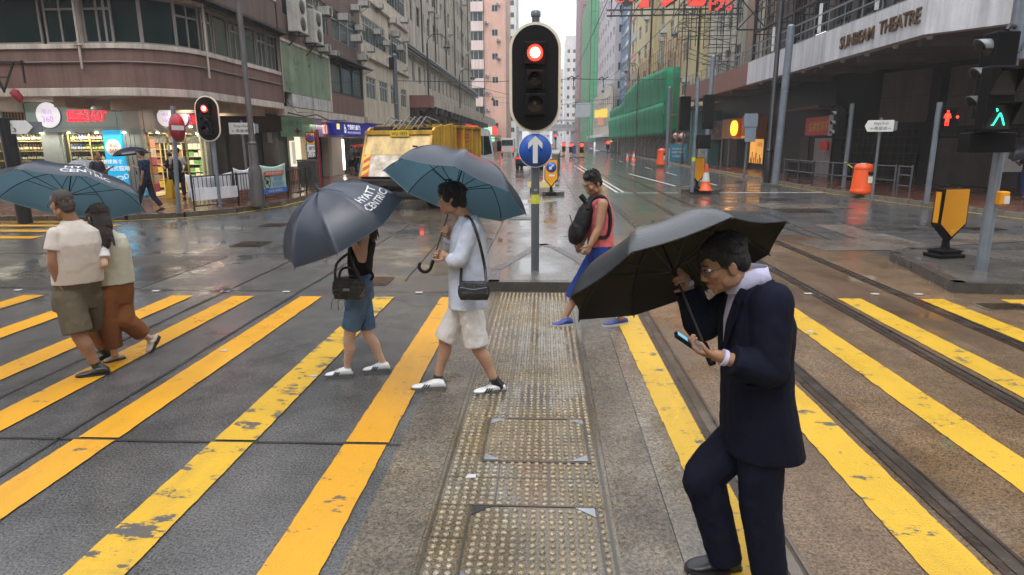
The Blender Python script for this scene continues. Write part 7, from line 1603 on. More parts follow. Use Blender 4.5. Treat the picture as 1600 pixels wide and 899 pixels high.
def umbrella(lab, C, R, h, axis, ph=0., out=None, inn=None, shaft=.78, handle='hook', text=None, text_at=0., ns=8, group='umbrellas', flip=False, text_r=(.80, .62)):
    """C rim centre, axis towards the tip; ribs with a taut, sagging cloth between them"""
    out, inn = out or M_NAVY, inn or M_TEAL; ax = V(axis).normalized(); C = V(C)
    x = (V((1, 0, 0)) - ax * ax.x); x = x.normalized() if x.length > .2 else (V((0, 0, 1)) - ax * ax.z).normalized(); y = ax.cross(x)
    t = thing('umbrella', lab, 'umbrella', tuple(C), group)
    def surf(a, s, off=0.):
        """a angle, s 0 at the tip .. 1 at the rim"""
        k = (a - ph) / (2 * pi / ns); fr = k - math.floor(k); sg = 4 * fr * (1 - fr)        # 0 on a rib, 1 in mid panel
        th_ = s * 1.18; rr = R * sin(th_) / sin(1.18) * (1 - .105 * sg * s ** 1.5); zz = h * (cos(th_) - cos(1.18)) / (1 - cos(1.18)) - h * .20 * sg * s * (1.2 - s) + h * .08 * sg * max(0, s - .85) 
        return C + x * (rr * cos(a)) + y * (rr * sin(a)) + ax * (zz + off)
    na, nr_ = ns * 10, 14
    for nm, off, m in (('canopy', .0, out), ('lining', -.004, inn)):
        vs = [surf(0, 0, off)]; fs = []
        for j in range(1, nr_ + 1):
            for i in range(na): vs.append(surf(2 * pi * i / na + ph, j / nr_, off))
        for i in range(na): fs.append((0, 1 + i, 1 + (i + 1) % na))
        for j in range(nr_ - 1):
            for i in range(na): a, b = 1 + j * na + i, 1 + j * na + (i + 1) % na; fs.append((a, a + na, b + na, b))
        o = MB().add(vs, fs, 0, True).build(nm, m, t, fix=False)
    top = C + ax * h
    MB().tube([top + ax * .055, top, top - ax * shaft], [.005, .0055, .0055], 8).build('shaft', M_RIB, t); MB().lathe(top - ax * .005, [(.022, -.004), (.018, .012), (.008, .02), (.006, .062), (.0001, .066)], 14, ax).build('tip', M_RIB, t)
    run = top - ax * (h * .95)
    for k in range(ns):
        a = ph + 2 * pi * k / ns; rb = MB().tube([surf(a, s, -.009) for s in [i / 10 for i in range(11)]] + [surf(a, 1.0, -.006) + (surf(a, 1, 0) - surf(a, .95, 0)) * .35], .0035, 5).build('rib', M_RIB, t)
        MB().tube([run, surf(a, .52, -.012)], .0032, 5).build('strut', M_RIB, rb)
    MB().lathe(run, [(.012, -.03), (.014, 0), (.012, .02)], 12, ax).build('runner', M_RIB, t)
    e = top - ax * shaft
    if handle == 'hook':
        d = (V((-1, 0, 0)) - ax * -ax.x).normalized(); mb = MB(); mb.tube([e + ax * .06, e] + [e - ax * (.045 * sin(q)) + d * (.045 * (1 - cos(q))) for q in [pi * k / 10 for k in range(1, 12)]], .0125, 10); mb.build('handle', M_BLK, t)
    else: MB().lathe(e, [(.014, -.06), (.017, -.05), (.015, .04), (.008, .05)], 12, ax).build('handle', M_BLK, t)
    if text:
        a0 = min((2 * pi * k / 180 for k in range(180)), key=lambda a: (lambda q: (q[0] - text_at[0]) ** 2 + (q[1] - text_at[1]) ** 2 + (0 if (surf(a, .7) - C).length else 0))(to_px(surf(a, sum(text_r) / 2)))); lines = text if isinstance(text, list) else [text]
        for ln, s0 in zip(lines, text_r):
            vs, fs = text_mb(ln, 1., 0, bold=.012); w_ = max(v.x for v in vs) - min(v.x for v in vs); xm = (max(v.x for v in vs) + min(v.x for v in vs)) / 2
            kk = .088 * R / .55; P = []
            for v in vs:
                q = (v.x - xm) * kk; d_ = v.y * kk
                if flip: q, d_ = -q, -d_
                s = s0 - d_ / (R * 1.12); a = a0 + q / (R * max(.15, math.sin(s0 * 1.18) / math.sin(1.18))); P.append(surf(a, s, .0025))
            MB().add(P, fs).build('lettering', M_PRINT, t, fix=False)
    return t
def img_axis(dx, dy, tilt, px=800, py=449.5):
    """axis leaning (dx, dy) in the picture and tilted (degrees, + = away from us) against the line of sight"""
    f = ray(px, py).normalized(); rt = (CR - f * CR.dot(f)).normalized(); up = rt.cross(f)
    v = (rt * dx + up * -dy).normalized(); return (v * cos(radians(tilt)) + f * sin(radians(tilt))).normalized()
def to_px(p):
    d = p - V((0, 0, CAM_H)); z = d.dot(CF); return 800 + FPX * d.dot(CR) / z, 449.5 - FPX * d.dot(CU) / z
# ================================================================ PEOPLE: one continuous body, clothes, hair
def fabric(name, c, r=.75, var=.1, s=6, bump=.25, bs=350, st=(1, 1, 1), c2=None, fold=.22):
    new = name not in _mats; a = mat(name, c, r, 0, var, s, bump, bs, spec=.12, st=st, rv=.08, c2=c2)
    if new:   # soft creases in the cloth
        n, l = nt(a); p = n['Principled BSDF']; tc = n.new('ShaderNodeTexCoord'); mp = n.new('ShaderNodeMapping'); mp.inputs['Rotation'].default_value = (.5, .6, .3); mp.inputs['Scale'].default_value = (1, 1, .45); l.new(tc.outputs['Object'], mp.inputs[0])
        z = n.new('ShaderNodeTexNoise'); z.inputs['Scale'].default_value = 6.5; z.inputs['Detail'].default_value = 2; z.inputs['Distortion'].default_value = 1.6; l.new(mp.outputs[0], z.inputs['Vector'])
        b = n.new('ShaderNodeBump'); b.inputs['Strength'].default_value = fold; b.inputs['Distance'].default_value = .05; l.new(z.outputs[0], b.inputs['Height'])
        old = p.inputs['Normal'].links[0].from_socket if p.inputs['Normal'].links else None
        if old: l.new(old, b.inputs['Normal'])
        l.new(b.outputs[0], p.inputs['Normal'])
    return a
def skin_mat(name, c):
    a = mat(name, c, .52, 0, .13, 14, .14, 190, spec=.28); a.node_tree.nodes['Principled BSDF'].inputs['Subsurface Weight'].default_value = .12
    a.node_tree.nodes['Principled BSDF'].inputs['Subsurface Radius'].default_value = (.02, .008, .004); return a
M_SK1, M_SK2, M_SK3 = skin_mat('light_tan_skin', (.40, .235, .155)), skin_mat('tan_skin', (.30, .165, .10)), skin_mat('fair_skin', (.50, .32, .23))
M_HAIR = mat('black_hair', (.010, .009, .009), .42, 0, .5, 60, .9, 220, st=(1, 1, .2), spec=.4); M_HAIRB = mat('dark_brown_hair', (.022, .014, .011), .42, 0, .5, 60, .9, 220, st=(1, 1, .2), spec=.4)
M_LIP = mat('lip_skin', (.30, .12, .09), .4); M_EYEW = mat('eye_white', (.55, .52, .48), .25); M_EYED = mat('dark_iris', (.015, .01, .008), .15)
_cl = {}
def clouds(size):
    if size not in _cl: x = bpy.data.textures.new('clouds', 'CLOUDS'); x.noise_scale = size; x.noise_depth = 2; _cl[size] = x
    return _cl[size]
def fuse(mb, vox, smooth=4, disp=0., dsize=.1, keep=1.):
    """unite the shapes into one skin"""
    me = mb.mesh('fuse', fix=True); o = bpy.data.objects.new('fuse', me)
    r = o.modifiers.new('r', 'REMESH'); r.mode = 'VOXEL'; r.voxel_size = vox; r.use_smooth_shade = True
    if smooth: s = o.modifiers.new('s', 'SMOOTH'); s.factor = .5; s.iterations = smooth
    if disp:
        d = o.modifiers.new('d', 'DISPLACE'); d.texture = clouds(dsize); d.strength = disp; d.mid_level = .5; d.texture_coords = 'LOCAL'
        s = o.modifiers.new('s2', 'SMOOTH'); s.factor = .5; s.iterations = 2
    out = evaluated(o); bpy.data.objects.remove(o); bpy.data.meshes.remove(me)
    for p in out.polygons: p.use_smooth = True
    return out
def merge(name, meshes):
    vs, fs = [], []
    for m in meshes:
        b = len(vs); vs += [tuple(v.co) for v in m.vertices]; fs += [tuple(b + i for i in p.vertices) for p in m.polygons]
    me = bpy.data.meshes.new(name); me.from_pydata(vs, [], fs); me.update(); me.polygons.foreach_set('use_smooth', [True] * len(me.polygons)); return me
def ring(c, L, F, hw, hd, n=24, e=.82):
    o = []
    for k in range(n):
        a = 2 * pi * k / n; x, y = cos(a), sin(a); o.append(c + L * (math.copysign(abs(x) ** e, x) * hw) + F * (math.copysign(abs(y) ** e, y) * hd))
    return o
def interp(pts, rs, m=5):
    P, Rr = [], []
    for i in range(len(pts) - 1):
        p0, p1, p2, p3 = pts[max(0, i - 1)], pts[i], pts[i + 1], pts[min(len(pts) - 1, i + 2)]
        for k in range(m):
            t = k / m; P.append(((p1 * 2) + (p2 - p0) * t + (p0 * 2 - p1 * 5 + p2 * 4 - p3) * t * t + (p1 * 3 - p0 - p2 * 3 + p3) * t ** 3) * .5); Rr.append(rs[i] + (rs[i + 1] - rs[i]) * (t * t * (3 - 2 * t)))
    P.append(pts[-1]); Rr.append(rs[-1]); return P, Rr
def limb(mb, pts, rs, n=14, ball=True):
    P, Rr = interp([V(p) for p in pts], rs); mb.tube(P, Rr, n)
    if ball:
        for p, r in ((P[0], Rr[0]), (P[-1], Rr[-1])): mb.ell(p, (r, r, r), n=12, m=8)
def cut(a, b, c, t):   # point at fraction t along a-b-c
    l1, l2 = (b - a).length, (c - b).length; d = t * (l1 + l2)
    return a.lerp(b, d / l1) if d < l1 else b.lerp(c, (d - l1) / l2)
def hand(mb, wr, d, nrm, curl=.5, side=1, spread=.1, s=1., thumb=.6):
    """wr wrist, d finger direction, nrm the way the palm faces; five fingers of different lengths"""
    d = V(d).normalized(); nrm = (V(nrm) - d * V(nrm).dot(d)).normalized(); w = d.cross(nrm) * side
    rot = MX((d, w, nrm)).transposed()
    mb.ell(wr + d * .045 * s, (.052 * s, .040 * s, .017 * s), rot, 14, 8); mb.ell(wr + d * .07 * s, (.026 * s, .041 * s, .015 * s), rot, 14, 8); mb.tube([wr - d * .02 * s, wr + d * .02 * s], [.025 * s, .026 * s], 10)
    for k, (x, L, r) in enumerate(((.031, .070, .0088), (.0105, .078, .0090), (-.0105, .073, .0088), (-.030, .058, .0078))):
        p = wr + d * (.083 - .004 * abs(k - 1)) * s + w * x * s; a = 0; q = [p - d * .012 * s, p]; c = curl * (1 + .08 * k)
        for i, f in enumerate((.46, .31, .23)):
            a += c * (.9, 1.15, .8)[i]; dir_ = d * cos(a) + nrm * sin(a) + w * (spread * x * 12 * max(0, 1 - curl)); p = p + dir_ * L * f * s; q.append(p)
        mb.tube(q, [r * s * z for z in (1.1, 1.05, 1.0, .95, .78)], 8)
        for u_, z in zip(q[1:], (1.08, 1.02, .97, .80)): mb.ell(u_, (r * s * z,) * 3, n=8, m=6)
    p = wr + d * .022 * s + w * .034 * s; q = [p - w * .015 * s, p]; dr = (d * .72 + w * .62 + nrm * .35 * (curl + .3)).normalized()
    for i, L in enumerate((.038, .030, .022)): p = p + dr * L * s; q.append(p); dr = (dr + nrm * thumb * .5 - w * thumb * .45 + d * .1).normalized()
    mb.tube(q, [.015 * s, .0145 * s, .0115 * s, .0105 * s, .008 * s], 8)
    for u_, r in zip(q[1:], (.0145, .0115, .0105, .008)): mb.ell(u_, (r * s,) * 3, n=8, m=6)
def grip(P, ax, frm, side=1, off=.026):
    """wrist and axes of a fist closed round a rod through P along ax, the arm coming from frm"""
    ax = V(ax).normalized(); d = (P - V(frm)); d = (d - ax * d.dot(ax)).normalized(); n = ax.cross(d) * side
    return P - n * off - d * .082, d, n
HEADP = dict(cr=((-.014, 0, .036), (.094, .075, .084)))
def head_parts(mb, B, s=1.):
    def e(c, r): mb.ell(B(c), tuple(x * s for x in r), B.rot, 20, 14)
    e((-.014, 0, .034), (.094, .075, .084)); e((.022, 0, -.022), (.072, .062, .082)); e((.03, 0, -.075), (.052, .050, .040)); e((.064, 0, -.098), (.021, .022, .017))
    for y in (-1, 1):
        e((.060, y * .040, -.020), (.026, .022, .020)); e((.006, y * .056, -.066), (.040, .014, .028)); e((-.008, y * .077, -.012), (.019, .007, .032)); e((-.014, y * .081, -.004), (.012, .006, .022)); e((.094, y * .011, -.038), (.011, .009, .008))
    mb.tube([B((.086, 0, .018)), B((.094, 0, .0)), B((.101, 0, -.018)), B((.105, 0, -.032))], [.010 * s, .0095 * s, .0105 * s, .011 * s], 10); e((.103, 0, -.032), (.010, .011, .009))
    e((.080, 0, .026), (.014, .052, .011)); e((.088, 0, -.064), (.011, .025, .0065)); e((.085, 0, -.075), (.011, .021, .0075))
class Basis:
    def __init__(s, c, f, sc_=1., roll=0.):
        s.c, s.k = V(c), sc_; s.f = V(f).normalized(); s.l = Z3.cross(s.f).normalized(); s.u = s.f.cross(s.l)
        if roll: s.l, s.u = s.l * cos(roll) + s.u * sin(roll), s.u * cos(roll) - s.l * sin(roll)
        s.rot = MX((s.f, s.l, s.u)).transposed()
    def __call__(s, p): return s.c + (s.f * p[0] + s.l * p[1] + s.u * p[2]) * s.k
def hair_mesh(B, style, vox, s=1.):
    mb = MB(); e = lambda c, r: mb.ell(B(c), tuple(x * s for x in r), B.rot, 20, 14)
    if style != 'buzz':
        e((-.022, 0, .052), (.097, .083, .082)); e((-.060, 0, -.005), (.052, .070, .066))
        for y in (-1, 1): e((-.016, y * .064, .022), (.050, .020, .040))
    if style == 'buzz':
        e((-.020, 0, .039), (.0895, .0757, .0805)); e((-.052, 0, -.016), (.0495, .0655, .055)); e((-.058, 0, -.045), (.040, .052, .040))
        for y in (-1, 1): e((-.012, y * .062, .024), (.046, .0165, .034))
    if style == 'mop':
        e((.035, 0, .092), (.062, .066, .040)); e((.066, 0, .064), (.034, .066, .034)); e((-.072, 0, -.03), (.040, .062, .062))
        for y in (-1, 1): e((.022, y * .070, .028), (.040, .016, .050)); e((-.03, y * .072, -.02), (.038, .018, .045))
    if style == 'crop':
        e((.030, 0, .098), (.052, .058, .030)); e((.05, 0, .090), (.030, .05, .024))
    if style == 'side':
        e((.020, .01, .090), (.060, .062, .032)); e((-.06, 0, -.02), (.045, .066, .05))
    if style == 'long':
        e((.020, 0, .082), (.060, .07, .04)); e((-.075, 0, -.06), (.045, .075, .09)); e((-.080, .01, -.16), (.042, .07, .09)); e((-.072, .02, -.24), (.032, .05, .06))
        for y in (-1, 1): e((.02, y * .070, .01), (.045, .02, .07)); e((-.01, y * .072, -.06), (.04, .018, .07))
    if style == 'bob':
        e((.025, 0, .085), (.06, .07, .04)); e((-.05, 0, -.06), (.06, .08, .09))
        for y in (-1, 1): e((.0, y * .074, -.03), (.05, .018, .075))
    rn = random.Random(5); n = dict(mop=110, crop=120, side=110, long=90, bob=60, buzz=0)[style]
    for i in range(n):   # loose locks break the outline
        a, b = rn.uniform(0, 2 * pi), rn.uniform(.15, 1.25); p = V((-.02 + .094 * sin(b) * cos(a), .081 * sin(b) * sin(a), .052 + .080 * cos(b)))
        if style in ('crop',): dr = V((.25 * cos(a) + .3, .25 * sin(a), 1.0)); L = rn.uniform(.016, .034)
        else: dr = V((cos(a) * .7, sin(a) * .7, -.75)); L = rn.uniform(.03, .06)
        if style == 'long' and rn.random() < .5: p = V((-.10, rn.uniform(-.06, .07), rn.uniform(-.22, 0))); dr = V((-.15, 0, -1)); L = .08
        dr.normalize(); mb.tube([B(p), B(p + dr * L * .5), B(p + dr * L)], [.009 * s, .006 * s, .002 * s], 6)
    return fuse(mb, vox, 2, .006, .02)
def shoe(t, heel, toe, m, sole, up=None, stripes=None, name='shoe', w=.046, hgt=.075, low=False, sm=.003):
    heel, toe = V(heel), V(toe); d = (toe - heel); L = d.length; d.normalize(); l = (Z3.cross(d)).normalized(); u = up or d.cross(l); u = V(u).normalized()
    def sect(s_, hw, h, z0=.018): 
        c = heel + d * (s_ * L); o = []
        for k in range(16):
            a = 2 * pi * k / 16; y, z = cos(a), sin(a); o.append(c + l * (hw * math.copysign(abs(y) ** .8, y)) + u * (z0 + (h - z0) * (.5 + .5 * math.copysign(abs(z) ** .8, z))))
        return o
    k = .62 if low else 1.
    secs = [(-.02, .026, hgt * .6 * k), (.02, .036, hgt * .95 * k), (.16, .041, hgt * 1.12 * k), (.32, .043, hgt * 1.12 * k), (.45, w * .93, hgt * .95), (.60, w * .97, hgt * .68), (.76, w, hgt * .58), (.9, w * .80, hgt * .50), (.97, w * .5, hgt * .42), (1.0, w * .2, hgt * .34)]
    mb = MB().loft([sect(*q) for q in secs]); o = link(name, fuse(mb, .004, 2), m, t, True)
    mb = MB(); pr = []
    for s_, hw, h in secs: pr.append((heel + d * ((s_ - .5) * 1.03 + .5) * L, hw * 1.07 + .002))
    pl_ = [p + l * w_ for p, w_ in pr] + [p - l * w_ for p, w_ in reversed(pr)]
    mb.prism(pl_, u * .024); so = mb.build('sole', sole, o, sm)
    if stripes:
        for k in range(3):
            mb = MB(); s0 = .44 + .075 * k
            for sg in (-1, 1):
                b = heel + d * ((s0 + .05) * L); a = heel + d * ((s0 - .03) * L); mb.prism([b + l * sg * (w * .93) + u * .03, b + d * .012 + l * sg * (w * .93) + u * .03, a + d * .012 + l * sg * (w * .73) + u * (hgt * .74), a + l * sg * (w * .73) + u * (hgt * .74)], l * sg * .008)
            mb.build('stripe', stripes, o)
        mb = MB(); c = heel + d * .01 + u * .055; mb.ell(c, (.016, .02, .02), MX((d, l, u)).transposed()); mb.build('heel_tab', stripes, o)
        mb = MB()
        for k in range(4): c = heel + d * ((.46 + .055 * k) * L) + u * (hgt * (.93 - .07 * k)); mb.tube([c - l * .02, c + u * .004, c + l * .02], .003, 5)
        mb.build('laces', M_WHS, o)
    return o
def figure(label, f, spine, J, look, skin, top, bottom, shoes, hair, hs=1., q=1., hands=None, bulk=.77, group=None, roll=0., hips=.078, glasses=False, arm_r=1., leg_r=1., socks=None, collar=None, face=True, hands_s=1.):
    """spine: (point, half width, half depth) from the hem upwards; J: joints"""
    base = (J['heL'] + J['heR']) / 2; t = thing('person', label, 'person', (base.x, base.y, 0), group)
    F = V((f[0], f[1], 0)).normalized(); L = V((-F.y, F.x, 0))
    # ---- body
    mb = MB(); rg = [ring(p, L, F, w * bulk, d * bulk, 20) for p, w, d in spine[1:]]; mb.loft(rg)
    for S in 'LR':
        sh, el, wr, hp, kn, an = (J[k + S] for k in ('sh', 'el', 'wr', 'hip', 'kn', 'an')); a = arm_r; g = leg_r
        limb(mb, [sh, sh.lerp(el, .5), el, el.lerp(wr, .35), wr], [.050 * a, .043 * a, .036 * a, .037 * a, .0245 * a])
        back = -F * .012
        limb(mb, [hp, hp.lerp(kn, .5), kn, kn.lerp(an, .33) + back, kn.lerp(an, .7), an, an - (an - kn).normalized() * -.03], [hips * g, .074 * g, .053 * g, .054 * g, .040 * g, .033 * g, .034 * g])
        mb.ell(an.lerp(J['he' + S] + (J['to' + S] - J['he' + S]) * .25,   .4), (.026, .026, .026), n=12, m=8); limb(mb, [J['he' + S] + (J['to' + S] - J['he' + S]) * .2 + Z3 * .038, J['he' + S].lerp(J['to' + S], .5) + Z3 * .032, J['he' + S].lerp(J['to' + S], .8) + Z3 * .026], [.020, .018, .012], 10)
    meshes = [fuse(mb, .0075 * q, 5)]
    B = Basis(J['head'], look, hs, roll); mb = MB(); head_parts(mb, B, hs); limb(mb, [B((-.022, 0, -.045)), (B((-.03, 0, -.08)) + J['neck']) / 2, J['neck'] - Z3 * .03], [.054 * hs, .053 * hs, .066 * hs]); meshes.append(fuse(mb, .0036 * q, 3))
    if hands and q < 1.5:
        for S, spec in hands.items():
            mb = MB(); hand(mb, J['wr' + S], spec[0], spec[1], spec[2], 1 if S == 'R' else -1, s=spec[3] if len(spec) > 3 else .95, thumb=spec[4] if len(spec) > 4 else .6); meshes.append(fuse(mb, .0032, 2))
    elif q >= 1.5:
        for S in 'LR': mb = MB(); d = (J['wr' + S] - J['el' + S]).normalized(); mb.ell(J['wr' + S] + d * .06, (.08, .04, .025), Basis(V(), d).rot if abs(d.z) < .98 else None); meshes.append(fuse(mb, .006 * q, 1))
    link('body', merge('body', meshes), skin, t, True)
    # ---- face
    if face and q < 1.5:
        for y in (-1, 1):
            ey = MB().ell(B((.0775, y * .031, .006)), (.013 * hs, .014 * hs, .0085 * hs), B.rot, 14, 10).build('eye', M_EYEW, t); MB().ell(B((.0865, y * .032, .004)), (.0055 * hs,) * 3, B.rot, 10, 8).build('iris', M_EYED, ey)
            MB().tube([B((.0885, y * .017, .010)), B((.0925, y * .030, .0135)), B((.082, y * .047, .009))], .0026 * hs, 6).build('eyelash', M_EYED, ey)
            MB().tube([B((.0935, y * .014, .028)), B((.0925, y * .032, .034)), B((.077, y * .054, .029))], [.003 * hs, .0045 * hs, .002 * hs], 6).build('eyebrow', M_HAIR, t)
        MB().ell(B((.0905, 0, -.0655)), (.0095 * hs, .0235 * hs, .005 * hs), B.rot, 14, 8).ell(B((.0875, 0, -.0745)), (.0095 * hs, .020 * hs, .0058 * hs), B.rot, 14, 8).build('lips', M_LIP, t)
    if hair: link('hair', hair_mesh(B, hair[0], .0042 * q, hs), hair[1], t, True)
    if glasses:
        mb = MB()
        for y in (-1, 1):
            c = [B((.100 - .012 * (abs(sin(a) * .0) + (y * .033 + .024 * cos(a)) ** 2 * 300 * .01), y * .034 + .024 * cos(a), .004 + .017 * sin(a))) for a in [2 * pi * k / 16 for k in range(17)]]; mb.tube(c, .0017, 5); mb.tube([B((.096, y * .058, .008)), B((.05, y * .078, .010)), B((-.012, y * .084, .006))], .0018, 5)
        mb.tube([B((.102, -.010, .008)), B((.106, 0, .011)), B((.102, .010, .008))], .0017, 5); mb.build('glasses', M_STEELD, t)
    # ---- lower garment
    if bottom:
        m, frac, r0, r1, wi, nm = bottom[:6]; mb = MB(); k0 = bottom[6] if len(bottom) > 6 else 3
        lo_ = [ring(p, L, F, w * .93, d * .93, 20) for p, w, d in spine[:k0]]; mb.loft(lo_)
        for S in 'LR':
            hp, kn, an = J['hip' + S], J['kn' + S], J['an' + S]; ks = [0, .22, .42, .5, .62, .8, 1.0]; P = [cut(hp, kn, an, z * frac) for z in ks]; rr = [r0 + (r1 - r0) * (z ** .9) for z in ks]
            Pi, Ri = interp(P, rr, 4); mb.tube(Pi, Ri, 16); mb.ell(hp, (r0, r0, r0), n=14, m=10)
        link(nm, fuse(mb, .007 * q, 5, wi, .06), m, t, True)
    # ---- upper garment
    if top:
        m, slv, rs, wi, nm, i0 = top[:6]; mb = MB(); mb.loft([ring(p, L, F, w, d, 24) for p, w, d in spine[i0:]])
        if slv:
            for S in 'LR':
                sh, el, wr = J['sh' + S], J['el' + S], J['wr' + S]; ks = [0, .2, .4, .5, .6, .8, 1.0]; P = [cut(sh, el, wr, z * slv) for z in ks]
                Pi, Ri = interp(P, [rs[0] + (rs[1] - rs[0]) * z for z in ks], 4); mb.tube(Pi, Ri, 16); mb.ell(sh, (rs[0],) * 3, n=14, m=10)
        o = link(nm, fuse(mb, .007 * q, 4, wi, .055), m, t, True)
    # ---- shoes
    for S in 'LR':
        sh = shoes.get(S, shoes.get('*')); shoe(t, J['he' + S], J['to' + S], *sh[:2], **(sh[2] if len(sh) > 2 else {}))
        if socks: an, kn = J['an' + S], J['kn' + S]; link('sock', fuse(MB().tube([an.lerp(kn, .10), an, an.lerp(J['he' + S], .6)], [.042, .041, .042], 14), .005, 2), socks, t, True)
    return t, B
def feet(J, hl, tl, hr, tr): J['heL'], J['toL'], J['heR'], J['toR'] = hl, tl, hr, tr; return J
M_SHW = mat('white_trainer_leather', (.62, .62, .62), .4, var=.05); M_SOLG = mat('grey_shoe_sole', (.10, .10, .10), .5); M_SOLW = mat('pale_shoe_sole', (.45, .42, .38), .5); M_BSHOE = mat('black_shoe', (.014, .014, .015), .4)

# ---------------------------------------------------------------- young man with the open umbrella
axY = img_axis(.317, -.948, 17, 711, 300); uY = D(711, 300, 4.92); RY, hY = .57, .30
umbrella('big navy umbrella with teal lining held by the young man in the pale blue shirt', uY, RY, hY, axY, ph=radians(8), shaft=.92)
topY = uY + axY * hY; gU, gL = topY - axY * .60, topY - axY * .80
J = dict(neck=D(731, 341, 4.86), head=D(706, 311, 4.86), shL=D(736, 357, 4.70), shR=D(724, 354, 5.02), hipL=D(733, 470, 4.78), hipR=D(730, 468, 4.95), elL=D(717, 411, 4.64), elR=D(703, 402, 5.04), knR=D(697, 527, 4.93), anR=D(684, 592, 4.93), knL=D(745, 540, 4.78), anL=D(774, 596, 4.80))
feet(J, G(789, 612), G(740, 617), G(696, 608), G(643, 609))
J['wrL'], dL, nL = grip(gL, axY, J['elL'], 1); J['wrR'], dR, nR = grip(gU, axY, J['elR'], -1)
sp = [(D(731, 478, 4.86), .185, .150), (D(731, 462, 4.86), .180, .150), (D(732, 430, 4.86), .172, .148), (D(732, 395, 4.86), .178, .146), (D(732, 366, 4.86), .185, .132), (D(732, 350, 4.86), .165, .100), (D(731, 342, 4.86), .085, .075), (D(729, 337, 4.86), .066, .064)]
M_SHIRT = fabric('pale_blue_cotton_shirt', (.50, .55, .66), .8, .04, 8); M_WSH = fabric('white_cotton_shorts', (.64, .62, .60), .8, .05)
pY, BY = figure('young man with black hair in a pale blue shirt and white shorts walking left', (-1, 0), sp, J, (-1, -.02, -.10), M_SK1, (M_SHIRT, .90, (.070, .052), .013, 'shirt', 0), (M_WSH, .52, .100, .098, .012, 'shorts', 3), {'*': (M_SHW, M_SOLG, dict(stripes=M_BSHOE))}, ('mop', M_HAIR), hands={'L': (dL, nL, 1.15, .9), 'R': (dR, nR, 1.15, .9)}, socks=M_BSHOE)
MB().tube([J['neck'] + V(p) for p in ((.05, -.06, -.005), (-.02, -.075, -.03), (-.075, -.03, -.06), (-.085, .0, -.075), (-.075, .03, -.06), (-.02, .075, -.03), (.05, .06, -.005), (.06, 0, .01), (.05, -.06, -.005))], .014, 8).build('shirt_collar', M_SHIRT, pY)
mb = MB(); P_ = [B_ for B_ in (V((-.10, -.05, .145)), V((-.11, -.02, .15)), V((-.07, .03, .155)))]
for k in range(5): mb.tube([BY((-.02, -.02 + .01 * k, .125)), BY((-.01 + .01 * k, -.02 + .01 * k, .150)), BY((.02 + .01 * k, -.015 + .012 * k, .146))], [.004, .003, .001], 5)
mb.build('loose_hair', M_HAIR, pY)
def bag(name, lab, c, w, h, d, m, straps, cat, rr=.02, rz=0., extra=None, sr=.009):
    t = thing(name, lab, cat, tuple(c)); r = MX.Rotation(rz, 3, 'Z'); mb = MB(); n = 5
    for i in range(n): s = 1 - .06 * abs(i - 2) ** 2 * .5; mb.box(c + V((0, 0, -h / 2 + h * (i + .5) / n)), (w * s, d * (1.15 - .1 * abs(i - 1)), h / n * 1.25), rz)
    link('bag_body', fuse(mb, .006, 6, .008, .05), m, t, True)
    for s_ in straps: MB().tube(interp([V(p) for p in s_], [sr] * len(s_), 5)[0], sr, 8).build('strap', m, t)
    if extra: extra(t)
    return t
M_LEATH = mat('black_leather', (.010, .010, .011), .25, var=.3, s=8, bump=.3, bs=60); M_WEB = fabric('black_webbing', (.014, .014, .015), .6)
cB = D(741, 454, 4.58)
def zip_(t): MB().tube([cB + V((-.10, -.052, .035)), cB + V((0, -.062, .02)), cB + V((.10, -.052, .035))], .0025, 5).build('zip', M_GALV, t)
bag('shoulder_bag', 'small black leather shoulder bag at the hip of the young man in pale blue', cB, .235, .125, .09, M_LEATH, [(cB + V((.09, 0, .05)), D(757, 415, 4.66), D(748, 375, 4.62), D(738, 347, 4.66), D(728, 338, 4.78), D(722, 352, 4.98)), (cB + V((-.10, .0, .05)), D(721, 418, 4.70), D(722, 380, 4.70))], 'bag', extra=zip_, sr=.011)

# ---------------------------------------------------------------- woman behind the dark umbrella
axW = img_axis(-.51, -.86, -15, 536, 357); uW = D(536, 357, 4.98); RW, hW = .53, .35
umbrella('wet dark navy umbrella with white lettering hiding the head of the woman in denim shorts', uW, RW, hW, axW, ph=radians(12), text=['HYATT', 'CENTRIC'], text_at=(590, 317), shaft=.80, text_r=(.62, .76))
topW = uW + axW * hW; gW = topW - axW * .40
J = dict(neck=D(570, 354, 5.17), head=D(561, 326, 5.17), shL=D(569, 368, 5.02), shR=D(560, 366, 5.31), hipL=D(563, 447, 5.10), hipR=D(561, 447, 5.25), elL=D(566, 407, 4.98), elR=D(548, 405, 5.30), knL=D(545, 531, 5.10), anL=D(543, 571, 5.12), knR=D(575, 523, 5.24), anR=D(598, 566, 5.27))
feet(J, G(551, 588), G(508, 590), G(609, 579), G(567, 582)); J['wrL'], dL, nL = grip(gW, axW, J['elL'], 1); J['wrR'], dR, nR = grip(gW - axW * .1, axW, J['elR'], -1)
sp = [(D(562, 468, 5.17), .165, .120), (D(562, 455, 5.17), .165, .118), (D(562, 437, 5.17), .145, .100), (D(563, 427, 5.17), .125, .092), (D(563, 405, 5.17), .130, .100), (D(566, 382, 5.17), .145, .105), (D(567, 368, 5.17), .135, .075), (D(569, 358, 5.17), .07, .055)]
M_DENIM = fabric('faded_blue_denim', (.10, .17, .27), .8, .3, 6, .5, 500, c2=(.055, .10, .18))
